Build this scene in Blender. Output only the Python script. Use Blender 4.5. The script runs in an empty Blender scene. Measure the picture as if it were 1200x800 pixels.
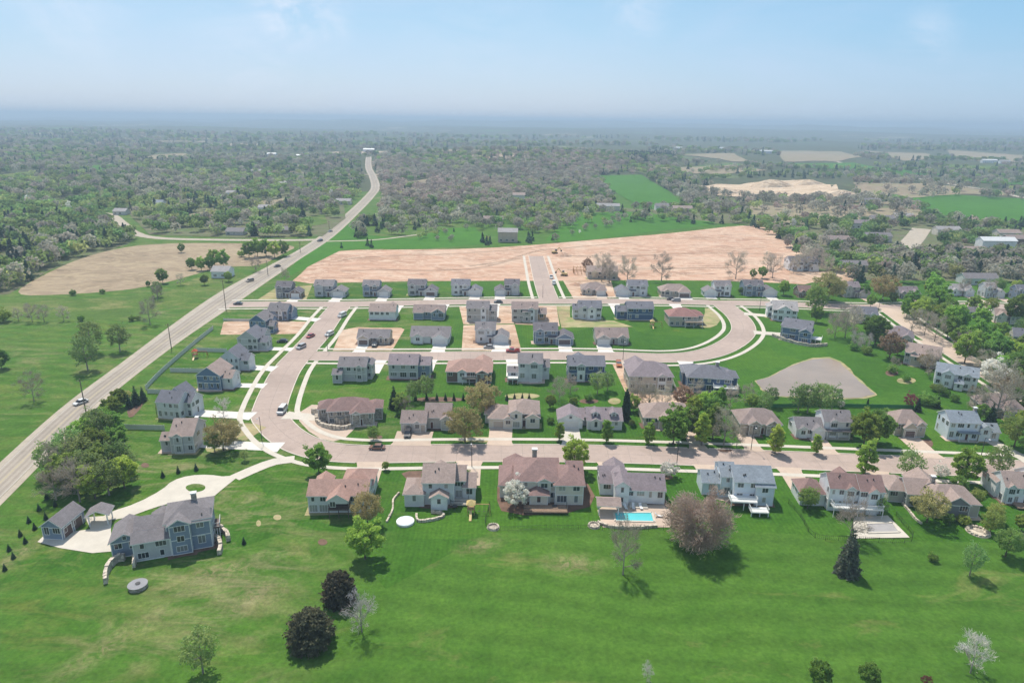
import bpy, math, random
import numpy as np
from mathutils import Vector, Matrix, Euler
random.seed(7); RNG = np.random.default_rng(11)
SC = bpy.context.scene
COL = SC.collection
R = math.radians
W0, H0 = 1200.0, 800.0
FPX = 800.0
CAMZ = 90.0
PITCH = R(17.97); ROLL = R(0.716)

# ---------------------------------------------------------------- camera
cam_d = bpy.data.cameras.new('camera'); cam = bpy.data.objects.new('camera', cam_d); COL.objects.link(cam)
cam_d.sensor_fit = 'HORIZONTAL'; cam_d.sensor_width = 36; cam_d.lens = 36 * FPX / W0
cam_d.clip_start = 0.5; cam_d.clip_end = 60000
CM = Matrix.Rotation(R(90) - PITCH, 3, 'X') @ Matrix.Rotation(ROLL, 3, 'Z')
cam.matrix_world = Matrix.Translation((0, 0, CAMZ)) @ CM.to_4x4()
SC.camera = cam
CMI = CM.inverted()

# ---------------------------------------------------------------- terrain
def _smooth(t): t = min(1, max(0, t)); return t * t * (3 - 2 * t)
def H(x, y):
    d = math.hypot(x, y)
    if d < 700: return 0.0
    a = _smooth((d - 700) / 1500)
    h = a * (5 + 4 * math.sin(x / 310 + 1.3) * math.cos(y / 420 + .4) + 2.5 * math.sin((x + y) / 190))
    b = _smooth((d - 2500) / 4500)
    if b > 0:
        h += b * (16 + 17 * math.sin(x / 1100 + .5) * math.sin(y / 900 + 1) + 9 * math.sin(x / 470 + y / 700))
        az = math.degrees(math.atan2(x, y))
        ridge = math.exp(-((az - 1) / 19) ** 2) + .42 * math.exp(-((az - 24) / 7) ** 2)
        h += _smooth((d - 7500) / 3000) * (52 * ridge + 9 * math.sin(az * .9) + 5 * math.sin(az * 2.3 + 1))
    # the wooded rise behind the soil field
    h += a * 36 * math.exp(-(((x - 40) / 330) ** 2 + ((y - 1450) / 330) ** 2))
    # spoil heaps of the gravel pit
    h += 9 * math.exp(-(((x - 520) / 120) ** 2 + ((y - 985) / 45) ** 2))
    return h

def ray(px, py):
    return CM @ Vector(((px - 600) / FPX, -(py - 400) / FPX, -1))
def P(px, py):
    """ground point under a pixel of the 1200x800 photograph"""
    d = ray(px, py)
    if d.z > -0.004: d.z = -0.004
    z = 0.0
    for _ in range(8):
        t = (z - CAMZ) / d.z
        x, y = d.x * t, d.y * t
        if math.hypot(x, y) < 690: break
        z = H(x, y)
    return Vector((x, y, 0))
def proj(v):
    q = CMI @ (Vector(v) - Vector((0, 0, CAMZ)))
    return 600 + FPX * q.x / -q.z, 400 - FPX * q.y / -q.z
def pxm(p, h=10):
    """pixels per metre of height at ground point p"""
    a = proj((p[0], p[1], H(p[0], p[1]))); b = proj((p[0], p[1], H(p[0], p[1]) + h))
    return abs(a[1] - b[1]) / h

# ---------------------------------------------------------------- materials
def newmat(name):
    m = bpy.data.materials.new(name); m.use_nodes = True
    nt = m.node_tree; nt.nodes.clear()
    out = nt.nodes.new('ShaderNodeOutputMaterial'); b = nt.nodes.new('ShaderNodeBsdfPrincipled')
    nt.links.new(b.outputs[0], out.inputs[0])
    return m, nt, b, out
def coords(nt, kind='Object'):
    t = nt.nodes.new('ShaderNodeTexCoord'); return t.outputs[kind]
def geopos(nt):
    return nt.nodes.new('ShaderNodeNewGeometry').outputs['Position']
def noise(nt, vec, scale, detail=4, rough=.55, dist=0, stretch=None):
    n = nt.nodes.new('ShaderNodeTexNoise'); n.inputs['Scale'].default_value = scale
    n.inputs['Detail'].default_value = detail; n.inputs['Roughness'].default_value = rough
    n.inputs['Distortion'].default_value = dist
    if stretch:
        mp = nt.nodes.new('ShaderNodeMapping'); mp.inputs['Scale'].default_value = stretch[:3]
        if len(stretch) > 3: mp.inputs['Rotation'].default_value = (0, 0, stretch[3])
        nt.links.new(vec, mp.inputs[0]); vec = mp.outputs[0]
    nt.links.new(vec, n.inputs['Vector']); return n.outputs['Fac']
def ramp(nt, fac, stops, interp='LINEAR'):
    r = nt.nodes.new('ShaderNodeValToRGB'); cr = r.color_ramp; cr.interpolation = interp
    while len(cr.elements) < len(stops): cr.elements.new(.5)
    for e, (p, c) in zip(cr.elements, stops):
        e.position = p; e.color = (*c, 1) if len(c) == 3 else c
    nt.links.new(fac, r.inputs[0]); return r.outputs[0]
def mix(nt, fac, a, b, mode='MIX'):
    m = nt.nodes.new('ShaderNodeMix'); m.data_type = 'RGBA'; m.blend_type = mode
    for s, v in ((0, fac), (6, a), (7, b)):
        if isinstance(v, (int, float)): m.inputs[s].default_value = v
        elif isinstance(v, tuple): m.inputs[s].default_value = (*v, 1)
        else: nt.links.new(v, m.inputs[s])
    return m.outputs[2]
def bump(nt, b, fac, strength=.3, dist=.1):
    n = nt.nodes.new('ShaderNodeBump'); n.inputs['Strength'].default_value = strength; n.inputs['Distance'].default_value = dist
    nt.links.new(fac, n.inputs['Height']); nt.links.new(n.outputs[0], b.inputs['Normal'])
def scl(c, k): return tuple(min(1, x * k) for x in c)

def mottled(name, c, amt=.25, scale=.6, rough=.85, scale2=None, bumps=.0, spec=.3):
    """plain rough material with two scales of tonal wear"""
    m, nt, b, _ = newmat(name); v = geopos(nt)
    n1 = noise(nt, v, scale, 5); n2 = noise(nt, v, scale2 or scale * 9, 3)
    c1 = ramp(nt, n1, [(.3, scl(c, 1 - amt)), (.7, scl(c, 1 + amt))])
    c2 = ramp(nt, n2, [(.3, (1 - amt * .7,) * 3), (.7, (1, 1, 1))])
    nt.links.new(mix(nt, 1.0, c1, c2, 'MULTIPLY'), b.inputs['Base Color'])
    b.inputs['Roughness'].default_value = rough; b.inputs['Specular IOR Level'].default_value = spec
    if bumps: bump(nt, b, n2, bumps, .1)
    return m
def siding(name, c):
    """lap siding: horizontal boards 0.2 m high"""
    m, nt, b, _ = newmat(name); v = geopos(nt)
    w = nt.nodes.new('ShaderNodeTexWave'); w.wave_type = 'BANDS'; w.bands_direction = 'Z'; w.wave_profile = 'SAW'
    w.inputs['Scale'].default_value = .5 / .25 * .5; w.inputs['Distortion'].default_value = 0
    nt.links.new(v, w.inputs['Vector'])
    n1 = noise(nt, v, .5, 4)
    c1 = ramp(nt, n1, [(.3, scl(c, .9)), (.7, scl(c, 1.08))])
    c2 = ramp(nt, w.outputs['Fac'], [(0, (.72,) * 3), (.18, (1, 1, 1))])
    nt.links.new(mix(nt, 1.0, c1, c2, 'MULTIPLY'), b.inputs['Base Color'])
    bump(nt, b, w.outputs['Fac'], .3, .03)
    b.inputs['Roughness'].default_value = .6; return m
def shingle(name, c):
    m, nt, b, _ = newmat(name); v = coords(nt)
    br = nt.nodes.new('ShaderNodeTexVoronoi'); br.inputs['Scale'].default_value = 2.2
    mp = nt.nodes.new('ShaderNodeMapping'); mp.inputs['Scale'].default_value = (1, 1, 2.2); nt.links.new(v, mp.inputs[0]); nt.links.new(mp.outputs[0], br.inputs['Vector'])
    n1 = noise(nt, v, .35, 5, .6); n2 = noise(nt, v, 6, 3, .7)
    oi = nt.nodes.new('ShaderNodeObjectInfo')
    sep = nt.nodes.new('ShaderNodeSeparateColor'); nt.links.new(br.outputs['Color'], sep.inputs[0])
    c1 = ramp(nt, n1, [(.3, scl(c, .86)), (.7, scl(c, 1.1))])
    c2 = ramp(nt, sep.outputs[0], [(0, (.78,) * 3), (1, (1.0,) * 3)])
    c3 = ramp(nt, n2, [(.35, (.8,) * 3), (.65, (1, 1, 1))])
    cc = mix(nt, 1.0, mix(nt, 1.0, c1, c2, 'MULTIPLY'), c3, 'MULTIPLY')
    nt.links.new(cc, b.inputs['Base Color']); bump(nt, b, n2, .4, .04)
    b.inputs['Roughness'].default_value = .82; return m
def stone(name, c, scale=2.5):
    m, nt, b, _ = newmat(name); v = geopos(nt)
    vo = nt.nodes.new('ShaderNodeTexVoronoi'); vo.inputs['Scale'].default_value = scale; nt.links.new(v, vo.inputs['Vector'])
    sep = nt.nodes.new('ShaderNodeSeparateColor'); nt.links.new(vo.outputs['Color'], sep.inputs[0])
    c1 = ramp(nt, sep.outputs[0], [(0, scl(c, .6)), (.5, c), (1, scl(c, 1.35))])
    nt.links.new(c1, b.inputs['Base Color']); bump(nt, b, vo.outputs['Distance'], .4, .06)
    b.inputs['Roughness'].default_value = .85; return m
def leafmat(name, c1, c2, trans=.35, patch=.35):
    m, nt, b, out = newmat(name)
    oi = nt.nodes.new('ShaderNodeObjectInfo'); v = geopos(nt)
    n1 = noise(nt, v, patch, 3, .6)
    col = ramp(nt, n1, [(.32, c1), (.68, c2)])
    wn = nt.nodes.new('ShaderNodeTexWhiteNoise'); wn.noise_dimensions = '1D'; nt.links.new(oi.outputs['Random'], wn.inputs['W'])
    hs = nt.nodes.new('ShaderNodeHueSaturation')
    mr = nt.nodes.new('ShaderNodeMapRange'); mr.inputs[3].default_value = .465; mr.inputs[4].default_value = .525; nt.links.new(oi.outputs['Random'], mr.inputs[0])
    mv = nt.nodes.new('ShaderNodeMapRange'); mv.inputs[3].default_value = .7; mv.inputs[4].default_value = 1.3; nt.links.new(wn.outputs['Value'], mv.inputs[0])
    nt.links.new(mr.outputs[0], hs.inputs['Hue']); nt.links.new(mv.outputs[0], hs.inputs['Value']); nt.links.new(col, hs.inputs['Color'])
    nt.nodes.remove(b)
    d = nt.nodes.new('ShaderNodeBsdfDiffuse'); t = nt.nodes.new('ShaderNodeBsdfTranslucent'); mx = nt.nodes.new('ShaderNodeMixShader')
    mx.inputs[0].default_value = trans
    nt.links.new(hs.outputs[0], d.inputs[0]); nt.links.new(hs.outputs[0], t.inputs[0])
    nt.links.new(d.outputs[0], mx.inputs[1]); nt.links.new(t.outputs[0], mx.inputs[2]); nt.links.new(mx.outputs[0], out.inputs[0])
    return m

# ---------------------------------------------------------------- mesh helpers
class MB:
    """collects faces; every polygon carries a material slot"""
    def __init__(s): s.v = []; s.f = []; s.mi = []
    def poly(s, pts, mi=0):
        n = len(s.v); s.v += [tuple(p) for p in pts]; s.f.append(tuple(range(n, n + len(pts)))); s.mi.append(mi)
    def solid(s, verts, faces, mi=0):
        n = len(s.v); s.v += [tuple(p) for p in verts]
        for k, f in enumerate(faces):
            s.f.append(tuple(n + i for i in f)); s.mi.append(mi[k] if isinstance(mi, (list, tuple)) else mi)
    def box(s, x0, x1, y0, y1, z0, z1, mi=0):
        s.solid([(x0, y0, z0), (x1, y0, z0), (x1, y1, z0), (x0, y1, z0), (x0, y0, z1), (x1, y0, z1), (x1, y1, z1), (x0, y1, z1)],
                [(0, 3, 2, 1), (4, 5, 6, 7), (0, 1, 5, 4), (1, 2, 6, 5), (2, 3, 7, 6), (3, 0, 4, 7)], mi)
    def bar(s, a, b, w, h=None, mi=0):
        """box beam from a to b"""
        h = h or w; a = Vector(a); b = Vector(b); d = (b - a)
        if d.length < 1e-6: return
        d.normalize(); up = Vector((0, 0, 1)) if abs(d.z) < .95 else Vector((1, 0, 0))
        sx = d.cross(up).normalized() * w / 2; sz = sx.cross(d).normalized() * h / 2
        vs = [p + i * sx + j * sz for p in (a, b) for i, j in ((-1, -1), (1, -1), (1, 1), (-1, 1))]
        s.solid(vs, [(0, 1, 2, 3), (7, 6, 5, 4), (0, 4, 5, 1), (1, 5, 6, 2), (2, 6, 7, 3), (3, 7, 4, 0)], mi)
    def cyl(s, a, b, r0, r1=None, n=8, mi=0):
        r1 = r0 if r1 is None else r1; a = Vector(a); b = Vector(b); d = (b - a).normalized()
        up = Vector((0, 0, 1)) if abs(d.z) < .9 else Vector((1, 0, 0))
        u = d.cross(up).normalized(); w = u.cross(d)
        vs = []
        for p, r in ((a, r0), (b, r1)):
            for k in range(n):
                t = 2 * math.pi * k / n; vs.append(p + (u * math.cos(t) + w * math.sin(t)) * r)
        fs = [(k, (k + 1) % n, n + (k + 1) % n, n + k) for k in range(n)] + [tuple(range(n))[::-1], tuple(range(n, 2 * n))]
        s.solid(vs, fs, mi)
    def mesh(s, name, mats):
        me = bpy.data.meshes.new(name); me.from_pydata(s.v, [], s.f)
        for m in (mats if isinstance(mats, (list, tuple)) else [mats]): me.materials.append(m)
        if any(s.mi): me.polygons.foreach_set('material_index', s.mi)
        me.update(); return me
    def build(s, name, mats, parent=None):
        return link(name, s.mesh(name, mats), parent)
def link(name, data, parent=None, loc=None):
    o = bpy.data.objects.new(name, data); COL.objects.link(o)
    if parent: o.parent = parent
    if loc is not None: o.location = loc
    return o
def empty(name, loc=(0, 0, 0), rz=0):
    o = bpy.data.objects.new(name, None); COL.objects.link(o); o.location = loc; o.rotation_euler = (0, 0, rz); o.empty_display_size = .5
    return o
USED = {}
def tag(o, label, cat, group=None):
    o['label'] = label; o['category'] = cat
    if group: o['group'] = group
    return o
def kind(o, k): o['kind'] = k; return o
def copy_tree(o, parent=None):
    c = o.copy(); COL.objects.link(c); c.parent = parent
    for ch in o.children: copy_tree(ch, c)
    return c

# ---------------------------------------------------------------- sheets over the terrain
def clip_half(poly, axis, val, keep_less):
    out = []
    for i in range(len(poly)):
        a, b = poly[i], poly[(i + 1) % len(poly)]
        ia = (a[axis] <= val) if keep_less else (a[axis] >= val)
        ib = (b[axis] <= val) if keep_less else (b[axis] >= val)
        if ia: out.append(a)
        if ia != ib:
            t = (val - a[axis]) / (b[axis] - a[axis]); out.append((a[0] + t * (b[0] - a[0]), a[1] + t * (b[1] - a[1])))
    return out
def sheet(name, pts, mat, off, cell=None, smooth=0, knd='structure'):
    """a sheet laid on the terrain over a polygon (world xy)"""
    pts = [(p[0], p[1]) for p in pts]
    if smooth:
        for _ in range(smooth):
            q = []
            for i in range(len(pts)):
                a, b = pts[i], pts[(i + 1) % len(pts)]
                q += [(a[0] * .75 + b[0] * .25, a[1] * .75 + b[1] * .25), (a[0] * .25 + b[0] * .75, a[1] * .25 + b[1] * .75)]
            pts = q
    xs = [p[0] for p in pts]; ys = [p[1] for p in pts]
    far = max(math.hypot(*p) for p in pts)
    m = MB()
    if far < 690 and not cell:
        m.poly([(x, y, off) for x, y in pts])
    else:
        cell = cell or max(12, (max(xs) - min(xs)) / 40)
        x = math.floor(min(xs) / cell) * cell
        while x < max(xs):
            c1 = clip_half(clip_half(pts, 0, x, False), 0, x + cell, True)
            if len(c1) > 2:
                y = math.floor(min(ys) / cell) * cell
                while y < max(ys):
                    c2 = clip_half(clip_half(c1, 1, y, False), 1, y + cell, True)
                    if len(c2) > 2: m.poly([(a, b, H(a, b) + off) for a, b in c2])
                    y += cell
            x += cell
    o = m.build(name, mat)
    # every sheet faces up
    me = o.data
    import bmesh
    bm = bmesh.new(); bm.from_mesh(me); bmesh.ops.remove_doubles(bm, verts=bm.verts, dist=.001)
    for f in bm.faces:
        if f.normal.z < 0: f.normal_flip()
    if far < 690: bmesh.ops.triangulate(bm, faces=[f for f in bm.faces if len(f.verts) > 4])
    bm.to_mesh(me); bm.free()
    return kind(o, knd) if knd else o
def PP(pxs): return [P(*p) for p in pxs]
def spline(pts, step=3.0):
    """Catmull-Rom through world points, resampled"""
    pts = [Vector((p[0], p[1], 0)) for p in pts]
    q = [pts[0] * 2 - pts[1]] + pts + [pts[-1] * 2 - pts[-2]]
    out = []
    for i in range(1, len(q) - 2):
        p0, p1, p2, p3 = q[i - 1:i + 3]
        n = max(2, int((p2 - p1).length / step))
        for k in range(n):
            t = k / n
            out.append(.5 * ((2 * p1) + (p2 - p0) * t + (2 * p0 - 5 * p1 + 4 * p2 - p3) * t * t + (3 * p1 - p0 - 3 * p2 + p3) * t ** 3))
    out.append(pts[-1]); return out
def normals(line):
    n = []
    for i in range(len(line)):
        d = line[min(i + 1, len(line) - 1)] - line[max(i - 1, 0)]; d.normalize(); n.append(Vector((d.y, -d.x, 0)))
    return n   # to the right of travel
def ribbon(mb, line, o0, o1, z, skip=None, height=0, mi=0, wide=None):
    """strip between lateral offsets o0<o1 (right is positive); height>0 gives a solid kerb"""
    nn = normals(line); run = []
    for i in range(len(line) - 1):
        a, b = line[i], line[i + 1]
        if callable(wide): k0, k1 = wide(a), wide(b)
        mid = (a + b) / 2 + nn[i] * (o0 + o1) / 2
        if skip and skip(mid): continue
        A0, A1, B0, B1 = a + nn[i] * o0, a + nn[i] * o1, b + nn[i + 1] * o0, b + nn[i + 1] * o1
        if wide: A0, A1, B0, B1 = a + nn[i] * o0 * k0, a + nn[i] * o1 * k0, b + nn[i + 1] * o0 * k1, b + nn[i + 1] * o1 * k1
        za = lambda p, k: (p.x, p.y, H(p.x, p.y) + k)
        if height:
            mb.solid([za(A0, z), za(A1, z), za(B1, z), za(B0, z), za(A0, z + height), za(A1, z + height), za(B1, z + height), za(B0, z + height)],
                     [(4, 5, 6, 7), (0, 1, 5, 4), (1, 2, 6, 5), (2, 3, 7, 6), (3, 0, 4, 7)], mi)
        else: mb.poly([za(A0, z), za(A1, z), za(B1, z), za(B0, z)], mi)
# ================================================================ light and air
SUN_EL, SUN_AZ = R(61), R(-26)      # azimuth from +Y towards +X
sun_d = bpy.data.lights.new('sun', 'SUN'); sun_d.energy = 3.2; sun_d.angle = R(.9); sun_d.color = (1, .94, .83)
sun = bpy.data.objects.new('sun', sun_d); COL.objects.link(sun)
sdir = Vector((math.cos(SUN_EL) * math.sin(SUN_AZ), math.cos(SUN_EL) * math.cos(SUN_AZ), math.sin(SUN_EL)))
sun.rotation_euler = sdir.to_track_quat('Z', 'Y').to_euler(); sun.location = sdir * 400
w = bpy.data.worlds.new('World'); SC.world = w; w.use_nodes = True
nt = w.node_tree; nt.nodes.clear()
wo = nt.nodes.new('ShaderNodeOutputWorld'); bg = nt.nodes.new('ShaderNodeBackground'); sky = nt.nodes.new('ShaderNodeTexSky')
sky.sky_type = 'NISHITA'; sky.sun_disc = False; sky.sun_elevation = SUN_EL; sky.sun_rotation = SUN_AZ
sky.altitude = 300; sky.air_density = 1.0; sky.dust_density = 1.2; sky.ozone_density = 2.5
tc = nt.nodes.new('ShaderNodeTexCoord')
# thin high clouds, as directions of the sky
cn = noise(nt, tc.outputs['Generated'], 2.2, 7, .62, .6, (1, 1, 4.5))
cn2 = noise(nt, tc.outputs['Generated'], 9, 7, .62, .5, (1, 1, 2.2))
cf = ramp(nt, cn, [(.43, (0, 0, 0)), (.75, (.4, .4, .4))]); cf2 = ramp(nt, cn2, [(.42, (0, 0, 0)), (.62, (1, 1, 1))])
# the few real clouds: soft patches of sky round these directions
cl = None
for px_, py_, sz, amp in ((345, 12, .08, .75), (385, 26, .045, .6), (300, 60, .14, .22), (745, 14, .06, .32), (1085, 44, .05, .35), (80, 12, .1, .3), (560, 40, .16, .12)):
    d_ = ray(px_, py_).normalized(); vm = nt.nodes.new('ShaderNodeVectorMath'); vm.operation = 'DISTANCE'; vm.inputs[1].default_value = d_; nt.links.new(tc.outputs['Generated'], vm.inputs[0])
    mr = nt.nodes.new('ShaderNodeMapRange'); mr.interpolation_type = 'SMOOTHSTEP'; mr.inputs[1].default_value = sz; mr.inputs[2].default_value = 0; mr.inputs[3].default_value = 0; mr.inputs[4].default_value = amp; nt.links.new(vm.outputs['Value'], mr.inputs[0])
    if cl is None: cl = mr.outputs[0]
    else: ad = nt.nodes.new('ShaderNodeMath'); ad.operation = 'MAXIMUM'; nt.links.new(cl, ad.inputs[0]); nt.links.new(mr.outputs[0], ad.inputs[1]); cl = ad.outputs[0]
sep = nt.nodes.new('ShaderNodeSeparateXYZ'); nt.links.new(tc.outputs['Generated'], sep.inputs[0])
cf2 = mix(nt, 1.0, cf2, cl, 'MULTIPLY')
# a bright, slightly lilac spring haze low in the sky, clearer blue higher up and towards the right
lilac = ramp(nt, sep.outputs['Z'], [(0, (.57, .655, .805)), (.05, (.50, .645, .82)), (.11, (.40, .62, .82)), (.19, (.30, .56, .78)), (.5, (.36, .45, .56))])
k_ = nt.nodes.new('ShaderNodeVectorMath'); k_.operation = 'SCALE'; k_.inputs['Scale'].default_value = 4.15; nt.links.new(lilac, k_.inputs[0])
side = ramp(nt, sep.outputs['X'], [(.1, (1, 1, 1)), (.62, (.66, .85, .95))])
base = mix(nt, .86, sky.outputs[0], mix(nt, 1.0, k_.outputs[0], side, 'MULTIPLY'))
base = mix(nt, cf, base, (2.7, 3.2, 4.1))
base = mix(nt, cf2, base, (3.7, 3.9, 4.4))
nt.links.new(base, bg.inputs[0]); bg.inputs[1].default_value = .15
nt.links.new(bg.outputs[0], wo.inputs[0])
SC.view_settings.view_transform = 'Standard'; SC.view_settings.look = 'None'; SC.view_settings.gamma = 1; SC.view_settings.exposure = 0.68
SC.render.engine = 'CYCLES'
cy = SC.cycles; cy.use_denoising = True; cy.max_bounces = 5; cy.diffuse_bounces = 2; cy.glossy_bounces = 2; cy.transmission_bounces = 3; cy.transparent_max_bounces = 6; cy.volume_bounces = 0
cy.use_adaptive_sampling = True; cy.adaptive_threshold = .02; cy.caustics_reflective = False; cy.caustics_refractive = False
# haze: one closed box of even air round everything
hz = MB(); hz.box(-15600, 15600, -15600, 15600, -22, 124)
hm = bpy.data.materials.new('haze_air'); hm.use_nodes = True; hn = hm.node_tree; hn.nodes.clear()
ho = hn.nodes.new('ShaderNodeOutputMaterial'); hv = hn.nodes.new('ShaderNodeVolumePrincipled')
hv.inputs['Color'].default_value = (.60, .77, .95, 1); hv.inputs['Density'].default_value = .00026; hv.inputs['Anisotropy'].default_value = .1
hn.links.new(hv.outputs[0], ho.inputs['Volume'])
kind(hz.build('haze', hm), 'stuff')

# ================================================================ ground materials
def grass_mat(name, deep, fresh, dry, dryness=.5, stripe=None, big=.012, wild=False, lots=False):
    m, nt, b, _ = newmat(name); v = geopos(nt)
    n0 = noise(nt, v, big, 5, .6); n1 = noise(nt, v, .09, 6, .65, .3); n2 = noise(nt, v, 1.1, 4, .7); n3 = noise(nt, v, .035, 6, .7, .8, (1, 2.2, 1, .5))
    c = ramp(nt, n0, [(.34, deep), (.66, fresh)])
    c = mix(nt, .55, c, ramp(nt, n1, [(.33, deep), (.62, fresh)]))
    f = ramp(nt, n3, [(dryness, (0, 0, 0)), (dryness + .16, (.75, .75, .75))])
    c = mix(nt, f, c, dry)
    if lots:      # each yard is mown and fed by its own owner
        vo = nt.nodes.new('ShaderNodeTexVoronoi'); vo.distance = 'CHEBYCHEV'; vo.inputs['Scale'].default_value = .038; nt.links.new(v, vo.inputs['Vector'])
        sp = nt.nodes.new('ShaderNodeSeparateColor'); nt.links.new(vo.outputs['Color'], sp.inputs[0])
        c = mix(nt, 1.0, c, ramp(nt, sp.outputs[0], [(0, (.84, .86, .8)), (.5, (1, 1, 1)), (1, (1.25, 1.08, 1.0))]), 'MULTIPLY')
        wv = nt.nodes.new('ShaderNodeTexWave'); wv.bands_direction = 'X'; wv.inputs['Scale'].default_value = .3; wv.inputs['Distortion'].default_value = 1.5; nt.links.new(v, wv.inputs['Vector'])
        c = mix(nt, 1.0, c, ramp(nt, wv.outputs['Fac'], [(0, (.92,) * 3), (1, (1.05,) * 3)]), 'MULTIPLY')
    if wild:      # the unmown slope below the estate: last year's grass shows through in streaks
        sx = nt.nodes.new('ShaderNodeSeparateXYZ'); nt.links.new(v, sx.inputs[0]); mr = nt.nodes.new('ShaderNodeMapRange'); mr.inputs[1].default_value = -22; mr.inputs[2].default_value = -50; nt.links.new(sx.outputs[0], mr.inputs[0])
        n4 = noise(nt, v, .05, 8, .72, 1.2, (1, 2.6, 1, -.7)); n5 = noise(nt, v, .02, 4, .6)
        g4 = ramp(nt, n4, [(.47, (0, 0, 0)), (.66, (.9, .9, .9))]); g4 = mix(nt, 1.0, g4, mr.outputs[0], 'MULTIPLY')
        for (bx, by, sx_, sy_, an_) in ((133, 752, 3.2, 13, -.5), (255, 672, 5, 12, -1.1), (20, 650, 3, 14, -.3), (560, 640, 3, 6, -1.2), (300, 700, 6, 9, -1), (670, 660, 8, 4, 0)):
            pc = P(bx, by); mp_ = nt.nodes.new('ShaderNodeMapping'); mp_.vector_type = 'TEXTURE'; mp_.inputs['Location'].default_value = (pc.x, pc.y, 0); mp_.inputs['Rotation'].default_value = (0, 0, an_); mp_.inputs['Scale'].default_value = (sx_, sy_, 1e6); nt.links.new(v, mp_.inputs[0])
            ln_ = nt.nodes.new('ShaderNodeVectorMath'); ln_.operation = 'LENGTH'; nt.links.new(mp_.outputs[0], ln_.inputs[0]); m5 = nt.nodes.new('ShaderNodeMapRange'); m5.inputs[1].default_value = 1.2; m5.inputs[2].default_value = .1; nt.links.new(ln_.outputs['Value'], m5.inputs[0])
            n6 = noise(nt, v, .5, 7, .75, 1); g6 = mix(nt, 1.0, ramp(nt, n6, [(.4, (0, 0, 0)), (.6, (.85, .85, .85))]), m5.outputs[0], 'MULTIPLY')
            c = mix(nt, g6, c, (.3, .25, .14))
        c = mix(nt, g4, c, ramp(nt, n5, [(.42, (.15, .2, .04)), (.6, (.27, .25, .13))]))
    c = mix(nt, 1.0, c, ramp(nt, n2, [(.3, (.66,) * 3), (.7, (1.12,) * 3)]), 'MULTIPLY')
    n7 = noise(nt, v, .35, 6, .75, .2); c = mix(nt, 1.0, c, ramp(nt, n7, [(.3, (.78, .82, .7)), (.7, (1.15, 1.1, 1.15))]), 'MULTIPLY')
    if stripe:
        w = nt.nodes.new('ShaderNodeTexWave'); w.bands_direction = 'Y'; w.inputs['Scale'].default_value = stripe[0]; w.inputs['Distortion'].default_value = 14
        w.inputs['Detail'].default_value = 3; w.inputs['Detail Scale'].default_value = .25
        mp = nt.nodes.new('ShaderNodeMapping'); mp.inputs['Rotation'].default_value = (0, 0, stripe[1]); nt.links.new(v, mp.inputs[0]); nt.links.new(mp.outputs[0], w.inputs['Vector'])
        c = mix(nt, 1.0, c, ramp(nt, w.outputs['Fac'], [(0, (1 - stripe[2],) * 3), (1, (1 + stripe[2] * .4,) * 3)]), 'MULTIPLY')
    nt.links.new(c, b.inputs['Base Color']); b.inputs['Roughness'].default_value = .9; b.inputs['Specular IOR Level'].default_value = .12
    bump(nt, b, n2, .5, .3)
    return m
M = {}
M['ground'] = grass_mat('meadow_grass', (.05, .135, .014), (.092, .195, .026), (.24, .24, .085), .57, (.05, .12, .12), wild=True)
M['lawn'] = grass_mat('lawn_grass', (.036, .12, .01), (.07, .178, .018), (.2, .21, .05), .62, wild=True, lots=True)
M['rough'] = grass_mat('rough_grass', (.055, .12, .018), (.12, .2, .035), (.28, .26, .11), .50)
M['greenfield'] = grass_mat('crop_green', (.045, .155, .012), (.07, .21, .016), (.12, .2, .03), .8)
def soil_mat(name, a, b_, c_, stretch=(1, 3.5, 1, .05), sc=.012, lines=None):
    m, nt, b, _ = newmat(name); v = geopos(nt)
    n0 = noise(nt, v, sc, 7, .62, .8, stretch); n1 = noise(nt, v, .12, 5, .65, .2); n2 = noise(nt, v, .03, 6, .7, 1.5, (1, 4, 1, stretch[3] if len(stretch) > 3 else 0))
    c = ramp(nt, n0, [(.34, a), (.5, b_), (.66, c_)])
    c = mix(nt, 1.0, c, ramp(nt, n1, [(.3, (.85,) * 3), (.7, (1.08,) * 3)]), 'MULTIPLY')
    c = mix(nt, ramp(nt, n2, [(.54, (0, 0, 0)), (.62, (.75, .75, .75))]), c, scl(a, .7))
    n8 = noise(nt, v, .055, 8, .75, 2.5, (1, 1.6, 1, .2)); c = mix(nt, ramp(nt, n8, [(.48, (0, 0, 0)), (.6, (.85, .85, .85))]), c, scl(c_, 1.12)); n9 = noise(nt, v, .02, 7, .8, 1); c = mix(nt, ramp(nt, n9, [(.62, (0, 0, 0)), (.74, (.4, .4, .4))]), c, (.2, .2, .1))
    if lines:
        w = nt.nodes.new('ShaderNodeTexWave'); w.bands_direction = 'Y'; w.inputs['Scale'].default_value = lines; w.inputs['Distortion'].default_value = 3
        nt.links.new(v, w.inputs['Vector']); c = mix(nt, 1.0, c, ramp(nt, w.outputs['Fac'], [(0, (.86,) * 3), (1, (1.05,) * 3)]), 'MULTIPLY')
    nt.links.new(c, b.inputs['Base Color']); b.inputs['Roughness'].default_value = .95; b.inputs['Specular IOR Level'].default_value = .1; bump(nt, b, n1, .5, .5)
    return m
M['soil'] = soil_mat('graded_soil', (.4, .25, .175), (.52, .32, .225), (.56, .42, .32), (1, 2.2, 1, .3))
M['plowed'] = soil_mat('plowed_soil', (.27, .205, .14), (.34, .26, .18), (.38, .3, .2), lines=.12)
M['pinkfield'] = soil_mat('far_tilled_soil', (.27, .215, .16), (.34, .26, .19), (.22, .22, .12))
M['sand'] = soil_mat('pit_sand', (.4, .28, .19), (.56, .42, .29), (.62, .5, .38), sc=.02)
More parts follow.
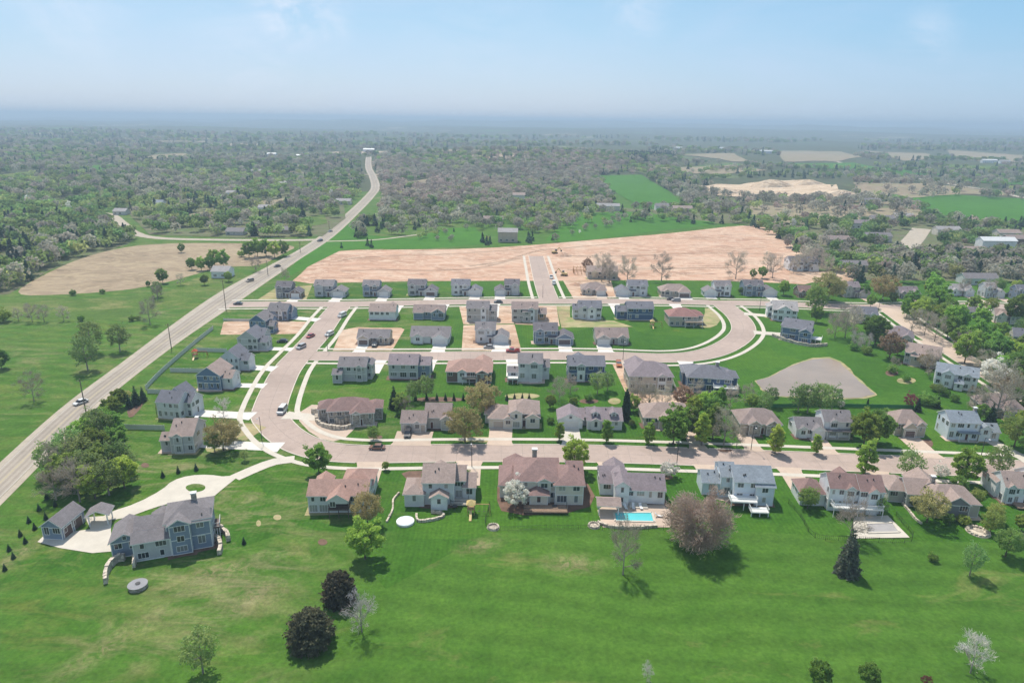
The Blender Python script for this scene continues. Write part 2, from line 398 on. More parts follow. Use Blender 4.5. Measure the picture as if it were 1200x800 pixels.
M['lot'] = soil_mat('bare_lot_soil', (.38, .25, .17), (.5, .33, .23), (.55, .42, .32), sc=.05, stretch=(1, 1.4, 1, 0))
M['straw'] = soil_mat('straw_mulch', (.3, .24, .13), (.42, .35, .2), (.2, .24, .09), sc=.05, stretch=(1, 2, 1, 0))
M['mulch'] = mottled('garden_mulch', (.17, .1, .07), .3, .5)
M['wood_floor'] = soil_mat('leaf_litter', (.13, .13, .07), (.17, .155, .1), (.1, .15, .05), sc=.02)
def paving(name, c, worn):
    m, nt, b, _ = newmat(name); v = geopos(nt)
    vo = nt.nodes.new('ShaderNodeTexVoronoi'); vo.distance = 'CHEBYCHEV'; vo.inputs['Scale'].default_value = .07; nt.links.new(v, vo.inputs['Vector'])
    sp = nt.nodes.new('ShaderNodeSeparateColor'); nt.links.new(vo.outputs['Color'], sp.inputs[0])
    n1 = noise(nt, v, .04, 6, .7, .5); n2 = noise(nt, v, .5, 6, .75); n3 = noise(nt, v, .16, 7, .75, 2)
    x = mix(nt, 1.0, ramp(nt, n1, [(.3, scl(c, .88)), (.7, scl(c, 1.08))]), ramp(nt, sp.outputs[0], [(0, (.93,) * 3), (1, (1.03,) * 3)]), 'MULTIPLY')
    x = mix(nt, 1.0, x, ramp(nt, n2, [(.3, (.88,) * 3), (.65, (1.03,) * 3)]), 'MULTIPLY')
    x = mix(nt, ramp(nt, n3, [(.60, (0, 0, 0)), (.66, (worn,) * 3)]), x, scl(c, .62))
    nt.links.new(x, b.inputs['Base Color']); b.inputs['Roughness'].default_value = .87; b.inputs['Specular IOR Level'].default_value = .25; return m
M['asphalt'] = paving('street_paving', (.43, .335, .29), .45)
M['highway'] = paving('highway_asphalt', (.37, .32, .27), .35); M['wheelpath'] = paving('polished_wheel_path', (.31, .265, .225), .3)
M['shoulder'] = mottled('gravel_shoulder', (.43, .37, .3), .15, .3, .9, 2)
M['tar'] = mottled('road_joint', (.3, .245, .215), .15, 1, .8)
M['concrete'] = mottled('pale_concrete', (.56, .51, .44), .07, .3, .8, 1.4)
M['kerb'] = mottled('kerb_concrete', (.62, .55, .47), .08, .4, .8)
M['newconcrete'] = mottled('fresh_concrete', (.66, .62, .58), .04, .3, .75)
M['drive_tan'] = paving('tan_concrete', (.55, .43, .345), .2)
M['white_paint'] = mottled('white_paint', (.5, .47, .43), .04, 1, .5)
M['yellow_paint'] = mottled('yellow_paint', (.45, .37, .22), .1, 1, .6)
M['trim'] = mottled('white_trim', (.74, .73, .72), .03, 1, .5)
def glass_mat(name, c, rough=.08):
    m, nt, b, _ = newmat(name); b.inputs['Base Color'].default_value = (*c, 1); b.inputs['Roughness'].default_value = rough; b.inputs['Specular IOR Level'].default_value = .7
    return m
M['glass'] = glass_mat('window_glass', (.03, .04, .055))
_nt = M['glass'].node_tree; _oi = _nt.nodes.new('ShaderNodeObjectInfo'); _b = [n for n in _nt.nodes if n.type == 'BSDF_PRINCIPLED'][0]
_nt.links.new(ramp(_nt, _oi.outputs['Random'], [(0, (.02, .025, .035)), (.55, (.05, .06, .075)), (.7, (.16, .17, .18)), (.9, (.34, .33, .31))]), _b.inputs['Base Color'])   # some blinds are drawn
M['pond'] = None
def water(name, c, rough, bs):
    m, nt, b, _ = newmat(name); v = geopos(nt); n = noise(nt, v, bs, 4); n0 = noise(nt, v, .05, 4)
    nt.links.new(ramp(nt, n0, [(.3, scl(c, .85)), (.7, scl(c, 1.12))]), b.inputs['Base Color']); b.inputs['Roughness'].default_value = rough
    bump(nt, b, n, .15, .05); return m
M['pond'] = water('pond_water', (.31, .24, .185), .16, .8)
M['pool'] = water('pool_water', (.12, .58, .62), .1, 1.5)

# ================================================================ the ground sheet
def build_ground():
    nseg = 360; rad = [0.0]; r = 18.0
    while r < 15300: rad.append(r); r *= 1.032 if r > 60 else 1.3
    rad.append(15300.0)
    vs = [(0, 0, H(0, 0))]; fs = []
    for r in rad[1:]:
        for k in range(nseg):
            a = 2 * math.pi * k / nseg; x, y = r * math.sin(a), r * math.cos(a); vs.append((x, y, H(x, y)))
    for k in range(nseg): fs.append((0, 1 + (k + 1) % nseg, 1 + k))
    for i in range(len(rad) - 2):
        b0, b1 = 1 + i * nseg, 1 + (i + 1) * nseg
        for k in range(nseg):
            k2 = (k + 1) % nseg; fs.append((b0 + k, b0 + k2, b1 + k2, b1 + k))
    me = bpy.data.meshes.new('ground'); me.from_pydata(vs, [], fs); me.update()
    # the meadow near by, patchwork of farmland further off
    m, nt, b, _ = newmat('open_country'); v = geopos(nt)
    near = M['ground']
    vo = nt.nodes.new('ShaderNodeTexVoronoi'); vo.inputs['Scale'].default_value = .0016; vo.distance = 'CHEBYCHEV'
    mp = nt.nodes.new('ShaderNodeMapping'); mp.inputs['Scale'].default_value = (1, .8, 1); mp.inputs['Rotation'].default_value = (0, 0, .12); nt.links.new(v, mp.inputs[0]); nt.links.new(mp.outputs[0], vo.inputs['Vector'])
    sp = nt.nodes.new('ShaderNodeSeparateColor'); nt.links.new(vo.outputs['Color'], sp.inputs[0])
    fc = ramp(nt, sp.outputs[0], [(0, (.08, .13, .035)), (.3, (.13, .17, .06)), (.45, (.07, .17, .03)), (.6, (.34, .28, .19)), (.72, (.1, .17, .04)), (.84, (.46, .36, .28)), (.93, (.12, .15, .06))], 'CONSTANT')
    n0 = noise(nt, v, .004, 6, .65, .5); n1 = noise(nt, v, .03, 5, .7)
    wf = ramp(nt, n0, [(.38, (0, 0, 0)), (.43, (1, 1, 1))])
    fc = mix(nt, wf, fc, ramp(nt, n1, [(.3, (.045, .075, .035)), (.5, (.09, .095, .055)), (.7, (.05, .1, .035))]))
    nt.links.new(fc, b.inputs['Base Color']); b.inputs['Roughness'].default_value = .95; b.inputs['Specular IOR Level'].default_value = .1
    me.materials.append(near); me.materials.append(m)
    mi = []
    for f in fs:
        c = vs[f[0]]; mi.append(1 if math.hypot(c[0], c[1]) > 900 else 0)
    me.polygons.foreach_set('material_index', mi)
    me.polygons.foreach_set('use_smooth', [True] * len(fs)); me.update()
    kind(link('ground', me), 'structure')
build_ground()
# ================================================================ streets
def PL(pxs, step=3.0): return spline(PP(pxs), step)
HWY = PL([(-40, 604), (0, 566), (90, 480), (156, 428), (220, 381), (284, 337.5), (326, 312.5), (380, 279), (413, 250), (434, 229), (440, 219), (437, 207), (432, 196), (432, 184)], 8)
MAIN = PL([(1330, 555), (1200, 550), (1100, 546), (1000, 542), (900, 538), (800, 534.5), (700, 531.5), (600, 530.5), (500, 531), (430, 532), (385, 529), (346, 517), (322, 497), (316, 480), (334, 437), (353, 414), (372, 393), (386, 373.5), (399, 358)])
MID = PL([(366, 417), (440, 417.5), (560, 417), (660, 416.5), (724, 417.5), (780, 419.5), (822, 416), (853, 405), (871, 389), (866, 373), (851, 360), (842, 353)])
UP = PL([(258, 357), (330, 356.5), (400, 356.5), (480, 355), (560, 353.5), (660, 353), (780, 353.5), (850, 355), (910, 356), (975, 359), (1044, 360), (1136, 358), (1240, 362)])
NORTH = PL([(644, 353), (636, 330), (628, 300)])
EAST = PL([(1040, 361), (1074, 385), (1107, 406), (1147, 431), (1199, 462), (1260, 500)])
LANE = PL([(100, 249), (128, 251), (144, 262), (158, 273), (185, 279), (250, 281), (330, 281.5), (378, 281)], 6)
CUL = PL([(1060, 292), (1072, 279), (1080, 268)], 6)
CULX = PL([(1008, 298), (1060, 296), (1110, 297)], 6)
FARM = PL([(960, 185), (1040, 203), (1120, 217), (1200, 232), (1260, 243)], 20)
HOUSELANE = PL([(380, 283), (440, 281), (490, 275)], 6)
ROADS = [('highway', HWY, 3.9, .10, 'highway'), ('street', MAIN, 5.2, .060, 'asphalt'), ('street', MID, 5.2, .066, 'asphalt'), ('street', UP, 5.2, .072, 'asphalt'),
         ('street', NORTH, 5.0, .078, 'asphalt'), ('street', EAST, 5.0, .084, 'drive_tan'), ('lane', LANE, 4.0, .09, 'shoulder'), ('street', CUL, 7.5, .12, 'shoulder'), ('street', CULX, 4.2, .096, 'shoulder'),
         ('lane', FARM, 5, .3, 'shoulder'), ('lane', HOUSELANE, 1.8, .09, 'shoulder')]
def HWW(p):      # two lanes, widened at the subdivision's entrance
    return 1 + .55 * _smooth(1 - abs(p.y - 355) / 120) + .08 * _smooth((p.y - 400) / 300)
for nm, ln, hw, z, mt in ROADS:
    mb = MB()
    ribbon(mb, ln, -hw, hw, z, wide=HWW if nm == 'highway' else None); o = mb.build(nm, M[mt]); kind(o, 'structure')
SEGS = [(np.array([(p.x, p.y) for p in ln]), hw) for _, ln, hw, _, _ in ROADS]
def road_hit(p, margin=0, ignore=None):
    for k, (a, hw) in enumerate(SEGS):
        if k == ignore: continue
        if ((a[:, 0] - p[0]) ** 2 + (a[:, 1] - p[1]) ** 2).min() < (hw + margin) ** 2: return k + 1
    return 0
# highway shoulders, centre line and edge lines
mb = MB(); ribbon(mb, HWY, -5.6, -3.9, .05, wide=HWW); ribbon(mb, HWY, 3.9, 5.6, .05, wide=HWW); kind(mb.build('road_shoulder', M['shoulder']), 'structure')
mb = MB(); ribbon(mb, HWY, -3.55, -3.42, .108, wide=HWW); ribbon(mb, HWY, 3.42, 3.55, .108, wide=HWW); kind(mb.build('road_edge_marking', M['white_paint']), 'structure')
mb = MB(); ribbon(mb, HWY, -.2, -.05, .108); ribbon(mb, HWY, .05, .2, .108); kind(mb.build('road_centre_marking', M['yellow_paint']), 'structure')
for a_, b_ in ((-2.9, -2.2), (-1.3, -.6), (.6, 1.3), (2.2, 2.9)):
    mb = MB(); ribbon(mb, HWY, a_, b_, .104, wide=HWW); kind(mb.build('wheel_path', M['wheelpath']), 'structure')
# joints of the paving
for nm, ln, hw, z, mt in ROADS[1:5]:
    mb = MB(); ribbon(mb, ln, -.06, .06, z + .005)
    nn = normals(ln)
    for i in range(2, len(ln) - 2, 2):
        a, d, n = ln[i], (ln[i + 1] - ln[i]).normalized() * .05, nn[i] * (hw - .15)
        mb.poly([(p.x, p.y, z + .009) for p in (a - n - d, a + n - d, a + n + d, a - n + d)])
    o = mb.build('street_joint', M['tar']); kind(o, 'structure')

DRIVES = []      # world polygons, filled below
def in_poly(p, poly):
    c = False; j = len(poly) - 1
    for i in range(len(poly)):
        a, b = poly[i], poly[j]
        if (a[1] > p[1]) != (b[1] > p[1]) and p[0] < (b[0] - a[0]) * (p[1] - a[1]) / (b[1] - a[1]) + a[0]: c = not c
        j = i
    return c
def driveway(a, b, wa, wb=None, mat='concrete', z=.095):
    """strip of paving from point a (garage) to b (street edge)"""
    wb = wb or wa + 1.2; d = (b - a).normalized(); n = Vector((d.y, -d.x, 0))
    poly = [a + n * wa / 2, a + (b - a) * .8 + n * wa / 2, b + n * wb / 2, b - n * wb / 2, a + (b - a) * .8 - n * wa / 2, a - n * wa / 2]
    mb = MB(); mb.poly([(p.x, p.y, z + .0007 * (len(DRIVES) % 9)) for p in poly]); DRIVES.append([(p.x, p.y) for p in poly])
    o = mb.build('driveway', M[mat]); kind(o, 'structure')
    if o.data.polygons[0].normal.z < 0: o.data.flip_normals()
def to_street(a, d, mx=70):
    """walk from a along d to the nearest street edge"""
    t = 0
    while t < mx:
        p = a + d * t
        if road_hit(p, 0): return p + d * .25
        t += .5
    return None
def finish_streets():
    """kerbs and pavements, once the driveways are known"""
    wk = [('MAIN', 1), ('MID', 2), ('UP', 3), ('NORTH', 4), ('EAST', 5)]
    for nm, k in wk:
        ln = ROADS[k][1]; hw = ROADS[k][2]
        fine = spline(ln[::3] + [ln[-1]], 1.0) if len(ln) > 6 else ln
        sk = lambda p: road_hit(p, .05, k) or any(in_poly(p, q) for q in DRIVES)
        mb = MB()
        ribbon(mb, fine, -hw - .3, -hw, 0, sk, .16); ribbon(mb, fine, hw, hw + .3, 0, sk, .16)
        kind(mb.build('kerb', M['kerb']), 'structure')
        mb = MB(); ribbon(mb, fine, -hw - .9, -hw - .3, .075, sk); ribbon(mb, fine, hw + .3, hw + .9, .075, sk)
        sw = lambda p: road_hit(p, .4, k)
        mb = MB(); ribbon(mb, fine, -hw - 4.3, -hw - 2.6, .11 + .0009 * k, sw); ribbon(mb, fine, hw + 2.6, hw + 4.3, .11 + .0009 * k, sw)
        kind(mb.build('pavement', M['concrete']), 'structure')

# ================================================================ fields, lawns and lots
def jagged(pts, seed):
    rj = random.Random(seed)
    for _ in range(3):
        q = []
        for i in range(len(pts)):
            a, b = pts[i], pts[(i + 1) % len(pts)]; L = math.hypot(b[0] - a[0], (b[1] - a[1]) * 2)
            q += [a, ((a[0] + b[0]) / 2 + rj.uniform(-.07, .07) * L, (a[1] + b[1]) / 2 + rj.uniform(-.018, .018) * L)]
        pts = q
    return pts
def fld(name, mat, pts, off=.03, smooth=0, cell=None):
    if off >= .3 and mat != 'greenfield': pts = jagged(pts, int(pts[0][0])); smooth = 0
    return sheet(name, PP(pts), M[mat], off, cell, smooth)
fld('lawn', 'lawn', [(-60, 700), (150, 655), (255, 650), (330, 625), (402, 622), (452, 690), (582, 618), (700, 619), (870, 622), (1060, 632), (1290, 640), (1290, 330), (1120, 322), (900, 322), (660, 322), (340, 325), (262, 372), (140, 478), (60, 560), (20, 640)], .012)
fld('field', 'soil', [(338, 333), (356, 318), (372, 300), (400, 293), (470, 292.5), (560, 291.5), (640, 286), (720, 279), (790, 273), (862, 264.5), (893, 264), (912, 274), (930, 288), (948, 300), (962, 318), (955, 334), (905, 331), (800, 328), (660, 329), (560, 329), (440, 330)], .022, 1)
fld('field', 'plowed', [(8, 347), (50, 322), (95, 302), (150, 288), (215, 284.5), (290, 285), (352, 287.5), (332, 297), (306, 312), (262, 312), (240, 318), (200, 330), (150, 340), (80, 345)], .02, 2)
fld('field', 'rough', [(180, 350), (8, 350), (-60, 352), (-60, 378), (60, 378), (130, 376), (240, 350), (300, 318), (240, 320)], .016, 1)
fld('field', 'greenfield', [(376, 292), (404, 262), (420, 259), (430, 275), (480, 280), (520, 268), (556, 266), (575, 286), (500, 291)], .03)
fld('field', 'greenfield', [(700, 206), (752, 205), (784, 224), (800, 240), (760, 246), (735, 234), (706, 216)], .4)
fld('field', 'greenfield', [(1040, 226), (1120, 228), (1260, 236), (1260, 262), (1120, 256), (1085, 246)], .4)
fld('field', 'greenfield', [(640, 278), (680, 250), (745, 247), (800, 256), (852, 262), (760, 272), (700, 280), (640, 284)], .03, 1)
fld('field', 'greenfield', [(402, 292), (330, 328), (352, 300), (384, 278)], .028)
fld('field', 'sand', [(795, 217), (850, 219), (905, 212), (950, 211), (992, 224), (1000, 231), (960, 234), (900, 232), (838, 229), (815, 224)], .5, 2)
fld('field', 'pinkfield', [(880, 240), (960, 240), (1075, 245), (1092, 254), (1010, 262), (900, 262), (872, 250)], .35, 1)
fld('field', 'pinkfield', [(1000, 214), (1090, 216), (1190, 226), (1180, 230), (1060, 226), (1005, 222)], .5, 1)
fld('field', 'pinkfield', [(905, 177), (985, 178), (1010, 184), (980, 190), (920, 190)], .9)
fld('field', 'pinkfield', [(1010, 176), (1085, 180), (1105, 187), (1060, 189)], .9)
fld('field', 'pinkfield', [(1110, 176), (1200, 182), (1200, 191), (1120, 187)], .9)
fld('field', 'pinkfield', [(795, 181), (860, 180), (880, 190), (860, 190)], .9)
fld('field', 'greenfield', [(900, 192), (1000, 191), (1030, 197), (960, 198)], .9)
fld('field', 'pinkfield', [(180, 182), (215, 180), (235, 185), (160, 189)], .9)
fld('field', 'pinkfield', [(500, 175), (560, 174), (570, 177), (510, 179)], .9)
fld('field', 'wood_floor', [(700, 262), (690, 240), (760, 246), (850, 232), (1000, 234), (1090, 250), (1210, 270), (1240, 330), (965, 328), (945, 300), (905, 266), (860, 262)], .02)
fld('field', 'wood_floor', [(-80, 350), (10, 345), (60, 316), (150, 286), (162, 276), (120, 252), (60, 252), (-80, 260)], .018)
fld('field', 'wood_floor', [(150, 250), (175, 275), (280, 279), (378, 277), (405, 256), (400, 215), (250, 200), (100, 215)], .25)
fld('field', 'sand', [(805, 222), (840, 216), (880, 218), (862, 224), (830, 227)], .6)
fld('field', 'pinkfield', [(770, 196), (860, 193), (900, 200), (850, 204), (790, 203)], .6)
fld('field', 'greenfield', [(990, 196), (1060, 198), (1110, 205), (1040, 206), (1000, 202)], .6)
fld('field', 'greenfield', [(1110, 206), (1210, 212), (1230, 219), (1140, 214)], .6)
fld('field', 'pinkfield', [(905, 232), (1010, 236), (1080, 236), (1040, 240), (930, 238)], .6)
fld('field', 'wood_floor', [(20, 212), (120, 206), (160, 214), (60, 222)], .3)
# lots under construction
LOT = [('lot', [(400, 387), (420, 383), (436, 384), (470, 384), (474, 386), (461, 408), (459, 411), (390, 411)]), ('lot', [(262, 377), (290, 375), (362, 377), (352, 391), (300, 392), (258, 392)]),
       ('straw', [(302, 351), (322, 338), (366, 334), (359, 351)]), ('lot', [(543, 381), (603, 380), (611, 411), (541, 411)]), ('lot', [(538, 359), (600, 358), (603, 379), (543, 380)]), ('lot', [(600, 358), (652, 358), (656, 382), (604, 380)]),
       ('straw', [(652, 358), (668, 358), (668, 372), (720, 376), (742, 383), (658, 384)]), ('lot', [(660, 329), (716, 329), (722, 349), (672, 350)]), ('lot', [(717, 425), (733, 425), (740, 455), (802, 455), (806, 478), (742, 478), (733, 460)]),
       ('drive_tan', [(345, 487), (372, 470), (415, 490), (420, 498), (398, 519), (368, 512)]), ('straw', [(243, 495), (318, 497), (295, 512), (262, 532), (236, 528)]), ('mulch', [(468, 552), (512, 551), (510, 562), (478, 563)]),
       ('lot', [(925, 318), (1000, 318), (1000, 331), (925, 331)]), ('straw', [(826, 358), (846, 372), (838, 384), (815, 384), (826, 370)]), ('mulch', [(148, 480), (158, 470), (172, 462), (166, 478), (152, 492)]),
       ('mulch', [(590, 546), (660, 546), (700, 575), (688, 600), (590, 605), (580, 580)])]
for i, (m_, pts) in enumerate(LOT): fld('soil_patch' if m_ != 'drive_tan' else 'paving', m_, pts, .034 + .003 * i, 0 if i in (0, 1, 2, 3, 4, 5, 6, 7, 8, 12) else 1)
# pond: sandy bank and water
PONDPX = [(886, 446), (902, 442), (930, 428), (953, 421), (972, 420), (985, 425), (1000, 440), (1014, 452), (1026, 462), (1010, 466), (975, 466), (930, 465), (905, 463), (893, 456)]
fld('pond_bank', 'straw', jagged([(x + (x - 957) * .03, y + (y - 445) * .07) for x, y in PONDPX], 3), .09, 1)
fld('pond', 'pond', jagged(PONDPX, 8), .12, 1)
# estate drive, turning circle with its island, and yard
ep = PL([(345, 538), (322, 541), (300, 549), (275, 560)], 2)
mb = MB(); ribbon(mb, ep, -2.0, 2.0, .11); kind(mb.build('estate_driveway', M['concrete']), 'structure')
fld('driveway', 'concrete', [(286, 553), (262, 572), (248, 584), (232, 590), (205, 588), (180, 595), (150, 606), (128, 610), (112, 612), (128, 600), (160, 590), (190, 574), (202, 563), (222, 557), (245, 556), (266, 559)], .105, 1)
fld('lawn', 'lawn', [(217, 572), (219, 569), (226, 567), (234, 567), (240, 569), (241, 572), (238, 575), (230, 577), (222, 576)], .135, 1)
fld('driveway', 'concrete', [(44, 635), (52, 627), (106, 620), (100, 606), (132, 604), (130, 620), (132, 646), (108, 648), (70, 642)], .1)
# ================================================================ houses
WALLC = dict(grey=(.5, .49, .5), lgrey=(.66, .66, .67), slate=(.21, .26, .35), navy=(.07, .12, .23), dgrey=(.22, .22, .24), beige=(.6, .51, .43), cream=(.68, .62, .54), white=(.8, .8, .81),
             brown=(.2, .13, .11), tan=(.5, .42, .34), blue=(.12, .19, .31), ltblue=(.7, .75, .82), greige=(.5, .46, .43), yellow=(.62, .55, .38))
ROOFC = dict(rgrey=(.24, .215, .225), rdark=(.16, .145, .165), rtan=(.4, .3, .265), rpink=(.46, .28, .23), rmaroon=(.29, .18, .165), rbrown=(.33, .25, .23), rslate=(.19, .19, .225), rblue=(.28, .32, .37), rlight=(.42, .39, .39), rlilac=(.29, .235, .255), rred=(.36, .18, .16))
for k, c in WALLC.items(): M[k] = siding('siding_' + k, c)
for k, c in ROOFC.items(): M[k] = shingle('shingles_' + k, c)
M['stone'] = stone('facing_stone', (.36, .31, .27)); M['wallstone'] = stone('garden_wall_stone', (.5, .43, .35), 1.6)
M['gdoor'] = mottled('garage_door_white', (.7, .68, .67), .03, 1, .5); M['gdoor_tan'] = mottled('garage_door_tan', (.5, .42, .35), .03, 1, .5); M['gdoor_dark'] = mottled('garage_door_brown', (.13, .08, .07), .1, 1, .5)
M['door'] = mottled('front_door_paint', (.12, .05, .04), .1, 1, .4)
M['deckwood'] = mottled('deck_boards', (.3, .2, .14), .2, 2, .8); M['deckdark'] = mottled('stained_deck_boards', (.14, .1, .09), .2, 2, .8)
M['rail'] = M['trim']; M['metal_dark'] = mottled('dark_metal', (.05, .05, .055), .1, 2, .5); M['cap'] = M['trim']
M['osb'] = mottled('sheathing_board', (.45, .3, .18), .15, 1, .8)

def roof_mesh(b, eps):
    """roof over block b=(x0,x1,y0,y1,h,kind): slot 0 shingles, slot 1 white edge"""
    x0, x1, y0, y1, h, k = b[:6]; z0 = b[6] if len(b) > 6 else 0
    ov = .5; th = .22; pit = .5 if k != 'hl' else .36
    m = MB()
    if k in ('gx', 'gy'):
        a0, a1 = (y0, y1) if k == 'gx' else (x0, x1); l0, l1 = (x0, x1) if k == 'gx' else (y0, y1)
        half = (a1 - a0) / 2; c = (a0 + a1) / 2; pk = h + half * pit; e = h - ov * pit
        prof = [(a0 - ov, e + th), (c, pk + th), (a1 + ov, e + th), (a1 + ov, e), (c, pk), (a0 - ov, e)]
        l0 -= .35; l1 += .35
        vs = []
        for l in (l0, l1):
            for (a, z) in prof: vs.append((l, a, z + eps) if k == 'gx' else (a, l, z + eps))
        fs = [(0, 1, 7, 6), (1, 2, 8, 7), (2, 3, 9, 8), (3, 4, 10, 9), (4, 5, 11, 10), (5, 0, 6, 11), (0, 5, 4, 1), (1, 4, 3, 2), (6, 7, 10, 11), (7, 8, 9, 10)]
        m.solid(vs, fs, [0, 0, 1, 1, 1, 1, 1, 1, 1, 1])
        return m, pk + th
    x0 -= ov; x1 += ov; y0 -= ov; y1 += ov; e = h - ov * pit + eps
    w, d = x1 - x0, y1 - y0; s = min(w, d) / 2; pk = e + th + s * pit
    if w >= d: r0, r1 = (x0 + s, y0 + s, pk), (x1 - s, y0 + s, pk)
    else: r0, r1 = (x0 + s, y0 + s, pk), (x0 + s, y1 - s, pk)
    if abs(w - d) < .3: r1 = (r0[0] + .02, r0[1], pk)
    vs = [(x0, y0, e), (x1, y0, e), (x1, y1, e), (x0, y1, e), (x0, y0, e + th), (x1, y0, e + th), (x1, y1, e + th), (x0, y1, e + th), r0, r1]
    if w >= d: top = [(4, 5, 9, 8), (5, 6, 9), (6, 7, 8, 9), (7, 4, 8)]
    else: top = [(4, 5, 8), (5, 6, 9, 8), (6, 7, 9), (7, 4, 8, 9)]
    m.solid(vs, [(0, 3, 2, 1), (0, 1, 5, 4), (1, 2, 6, 5), (2, 3, 7, 6), (3, 0, 4, 7)] + top, [1] * 5 + [0] * 4)
    return m, pk
def wall_mesh(b, eps):
    x0, x1, y0, y1, h, k = b[:6]; z0 = b[6] if len(b) > 6 else -.05
    x0 += eps; x1 -= eps; y0 += eps; y1 -= eps; m = MB(); pit = .5
    m.poly([(x0, y0, z0), (x1, y0, z0), (x1, y0, h), (x0, y0, h)]); m.poly([(x1, y1, z0), (x0, y1, z0), (x0, y1, h), (x1, y1, h)])
    m.poly([(x0, y1, z0), (x0, y0, z0), (x0, y0, h), (x0, y1, h)]); m.poly([(x1, y0, z0), (x1, y1, z0), (x1, y1, h), (x1, y0, h)])
    if k == 'gx':
        c = (y0 + y1) / 2; z = h + (y1 - y0) / 2 * pit
        m.poly([(x0, y1, h), (x0, y0, h), (x0, c, z)]); m.poly([(x1, y0, h), (x1, y1, h), (x1, c, z)])
    if k == 'gy':
        c = (x0 + x1) / 2; z = h + (x1 - x0) / 2 * pit
        m.poly([(x0, y0, h), (x1, y0, h), (c, y0, z)]); m.poly([(x1, y1, h), (x0, y1, h), (c, y1, z)])
    return m
_wm = {}
def win_meshes(w, h):
    k = (round(w, 1), round(h, 1))
    if k not in _wm:
        f = MB(); t = .1
        f.box(-w / 2 - t, w / 2 + t, -.07, .02, -t, 0); f.box(-w / 2 - t, w / 2 + t, -.07, .02, h, h + t)
        f.box(-w / 2 - t, -w / 2, -.07, .02, 0, h); f.box(w / 2, w / 2 + t, -.07, .02, 0, h)
        n = max(1, round(w / .8))
        for i in range(1, n): f.box(-w / 2 + w * i / n - .04, -w / 2 + w * i / n + .04, -.06, .02, 0, h)
        p = MB(); p.box(-w / 2, w / 2, -.03, .01, 0, h)
        _wm[k] = (f.mesh('window_frame', M['trim']), p.mesh('pane', M['glass']))
    return _wm[k]
def add_window(root, x, y, z, ang, w, h):
    fm, pm = win_meshes(w, h)
    o = link('window', fm, root); o.location = (x, y, z); o.rotation_euler = (0, 0, ang)
    p = link('pane', pm, o)
    return o
FIT = {'half-finished brown house beside the highway': (322.0, 358.0), 'grey hip house second from the highway': (367.0, 409.0), 'slate house third from the highway': (424.0, 460.0), 'grey twin-gable house fourth from the highway': (477.0, 514.5), 'pale blue house fifth from the highway': (528.0, 566.0), 'dark-roofed house beside the side street': (579.0, 609.5), 'tan house on the far corner': (679.5, 711.0), 'white-gabled grey house': (719.0, 760.0), 'tan hip ranch with curved path': (769.5, 810.0), 'white house opposite the bend': (821.0, 858.0), 'navy-trimmed house past the bend': (866.0, 912.0), 'long brown ranch': (927.0, 961.0), 'brown gabled house': (982.0, 1021.0), 'purple-roofed ranch': (1044.0, 1078.0), 'pale-roofed ranch': (1101.0, 1143.0), 'white gabled house on the far right': (1143.0, 1179.0), 'slate-roofed house at the edge': (1180.0, 1214.0), 'white house with three back windows': (431.5, 468.0), 'blue ranch with two gables': (483.5, 524.0), 'tall greige house on soil': (546.0, 583.5), 'brown unfinished house on soil': (599.0, 641.0), 'grey-white house with centre gable': (669.5, 706.0), 'navy house above the playset': (719.5, 767.0), 'red-roofed corner house': (778.0, 825.0), 'grey ranch on bare soil': (417.7, 461.0), 'white ranch with arched gable': (480.0, 530.0), 'stone-faced house on bare soil': (556.0, 597.0), 'dark-roofed house with stone porch': (624.0, 673.0), 'tan house with three doors': (694.0, 737.6), 'grey house with screened porch': (388.0, 441.0), 'slate-blue long house': (454.0, 508.0), 'brown ranch with covered patio': (522.0, 578.0), 'tall pale grey house': (594.0, 645.0), 'royal blue house': (663.0, 712.0), 'beige walk-out house on soil': (730.0, 790.0), 'navy house with white deck': (796.0, 866.0), 'dark corner house by the entrance': (313.0, 352.0), 'navy two-storey house on soil': (291.0, 328.0), 'pale slate house': (277.0, 321.0), 'white-grey house with slate roof': (257.0, 302.0), 'navy gabled house': (229.0, 284.0), 'big grey house with balcony': (184.0, 244.0), 'grey house with low annex': (187.0, 245.0), 'terraced hip-roofed house': (372.0, 450.0), 'long ranch with open garage': (468.5, 533.0), 'cream house with tall entry': (567.5, 633.5), 'cape house with two dormers': (652.0, 730.7), 'brown ranch behind the big green trees': (747.0, 820.0), 'tan hip ranch with stone gables': (855.0, 917.0), 'white house with low left garage': (922.0, 1000.0), 'pinkish gabled house with brown garage': (1035.0, 1080.0), 'pale blue two-storey house with long porch': (1095.0, 1173.0), 'brown-roofed corner ranch': (1131.0, 1203.0), 'salmon-roofed ranch with dark deck': (359.0, 445.0), 'light grey house with glazed sunroom': (472.0, 560.0), 'maroon hip-roofed mansion': (584.0, 686.0), 'white pool house with grey roof': (698.0, 781.0), 'white two-storey house with white deck': (815.0, 910.0), 'white house with maroon roof': (923.0, 1038.0), 'big tan-roofed ranch with dark gable': (1023.0, 1150.0), 'tan-roofed house at the right edge': (1152.0, 1213.0), 'white house with stone steps': (897.0, 936.0), 'blue-grey house above the pond': (915.0, 955.0), 'slate-roofed house on the east corner': (994.0, 1030.0), 'purple-grey roofed house by the green tree': (1036.0, 1072.0), 'brown house with grey end wall': (1060.0, 1104.0), 'white house with blue-grey roof': (1096.0, 1148.0), 'slate house by the right edge': (1182.0, 1218.0), 'twin tan-gabled house': (1158.0, 1197.0), 'small grey shed-like house': (1127.0, 1143.0), 'estate house with the turning circle': (127.0, 251.0), 'detached slate garage': (47.0, 105.0)}
HOUSES = []   # (short description, px x, px y)
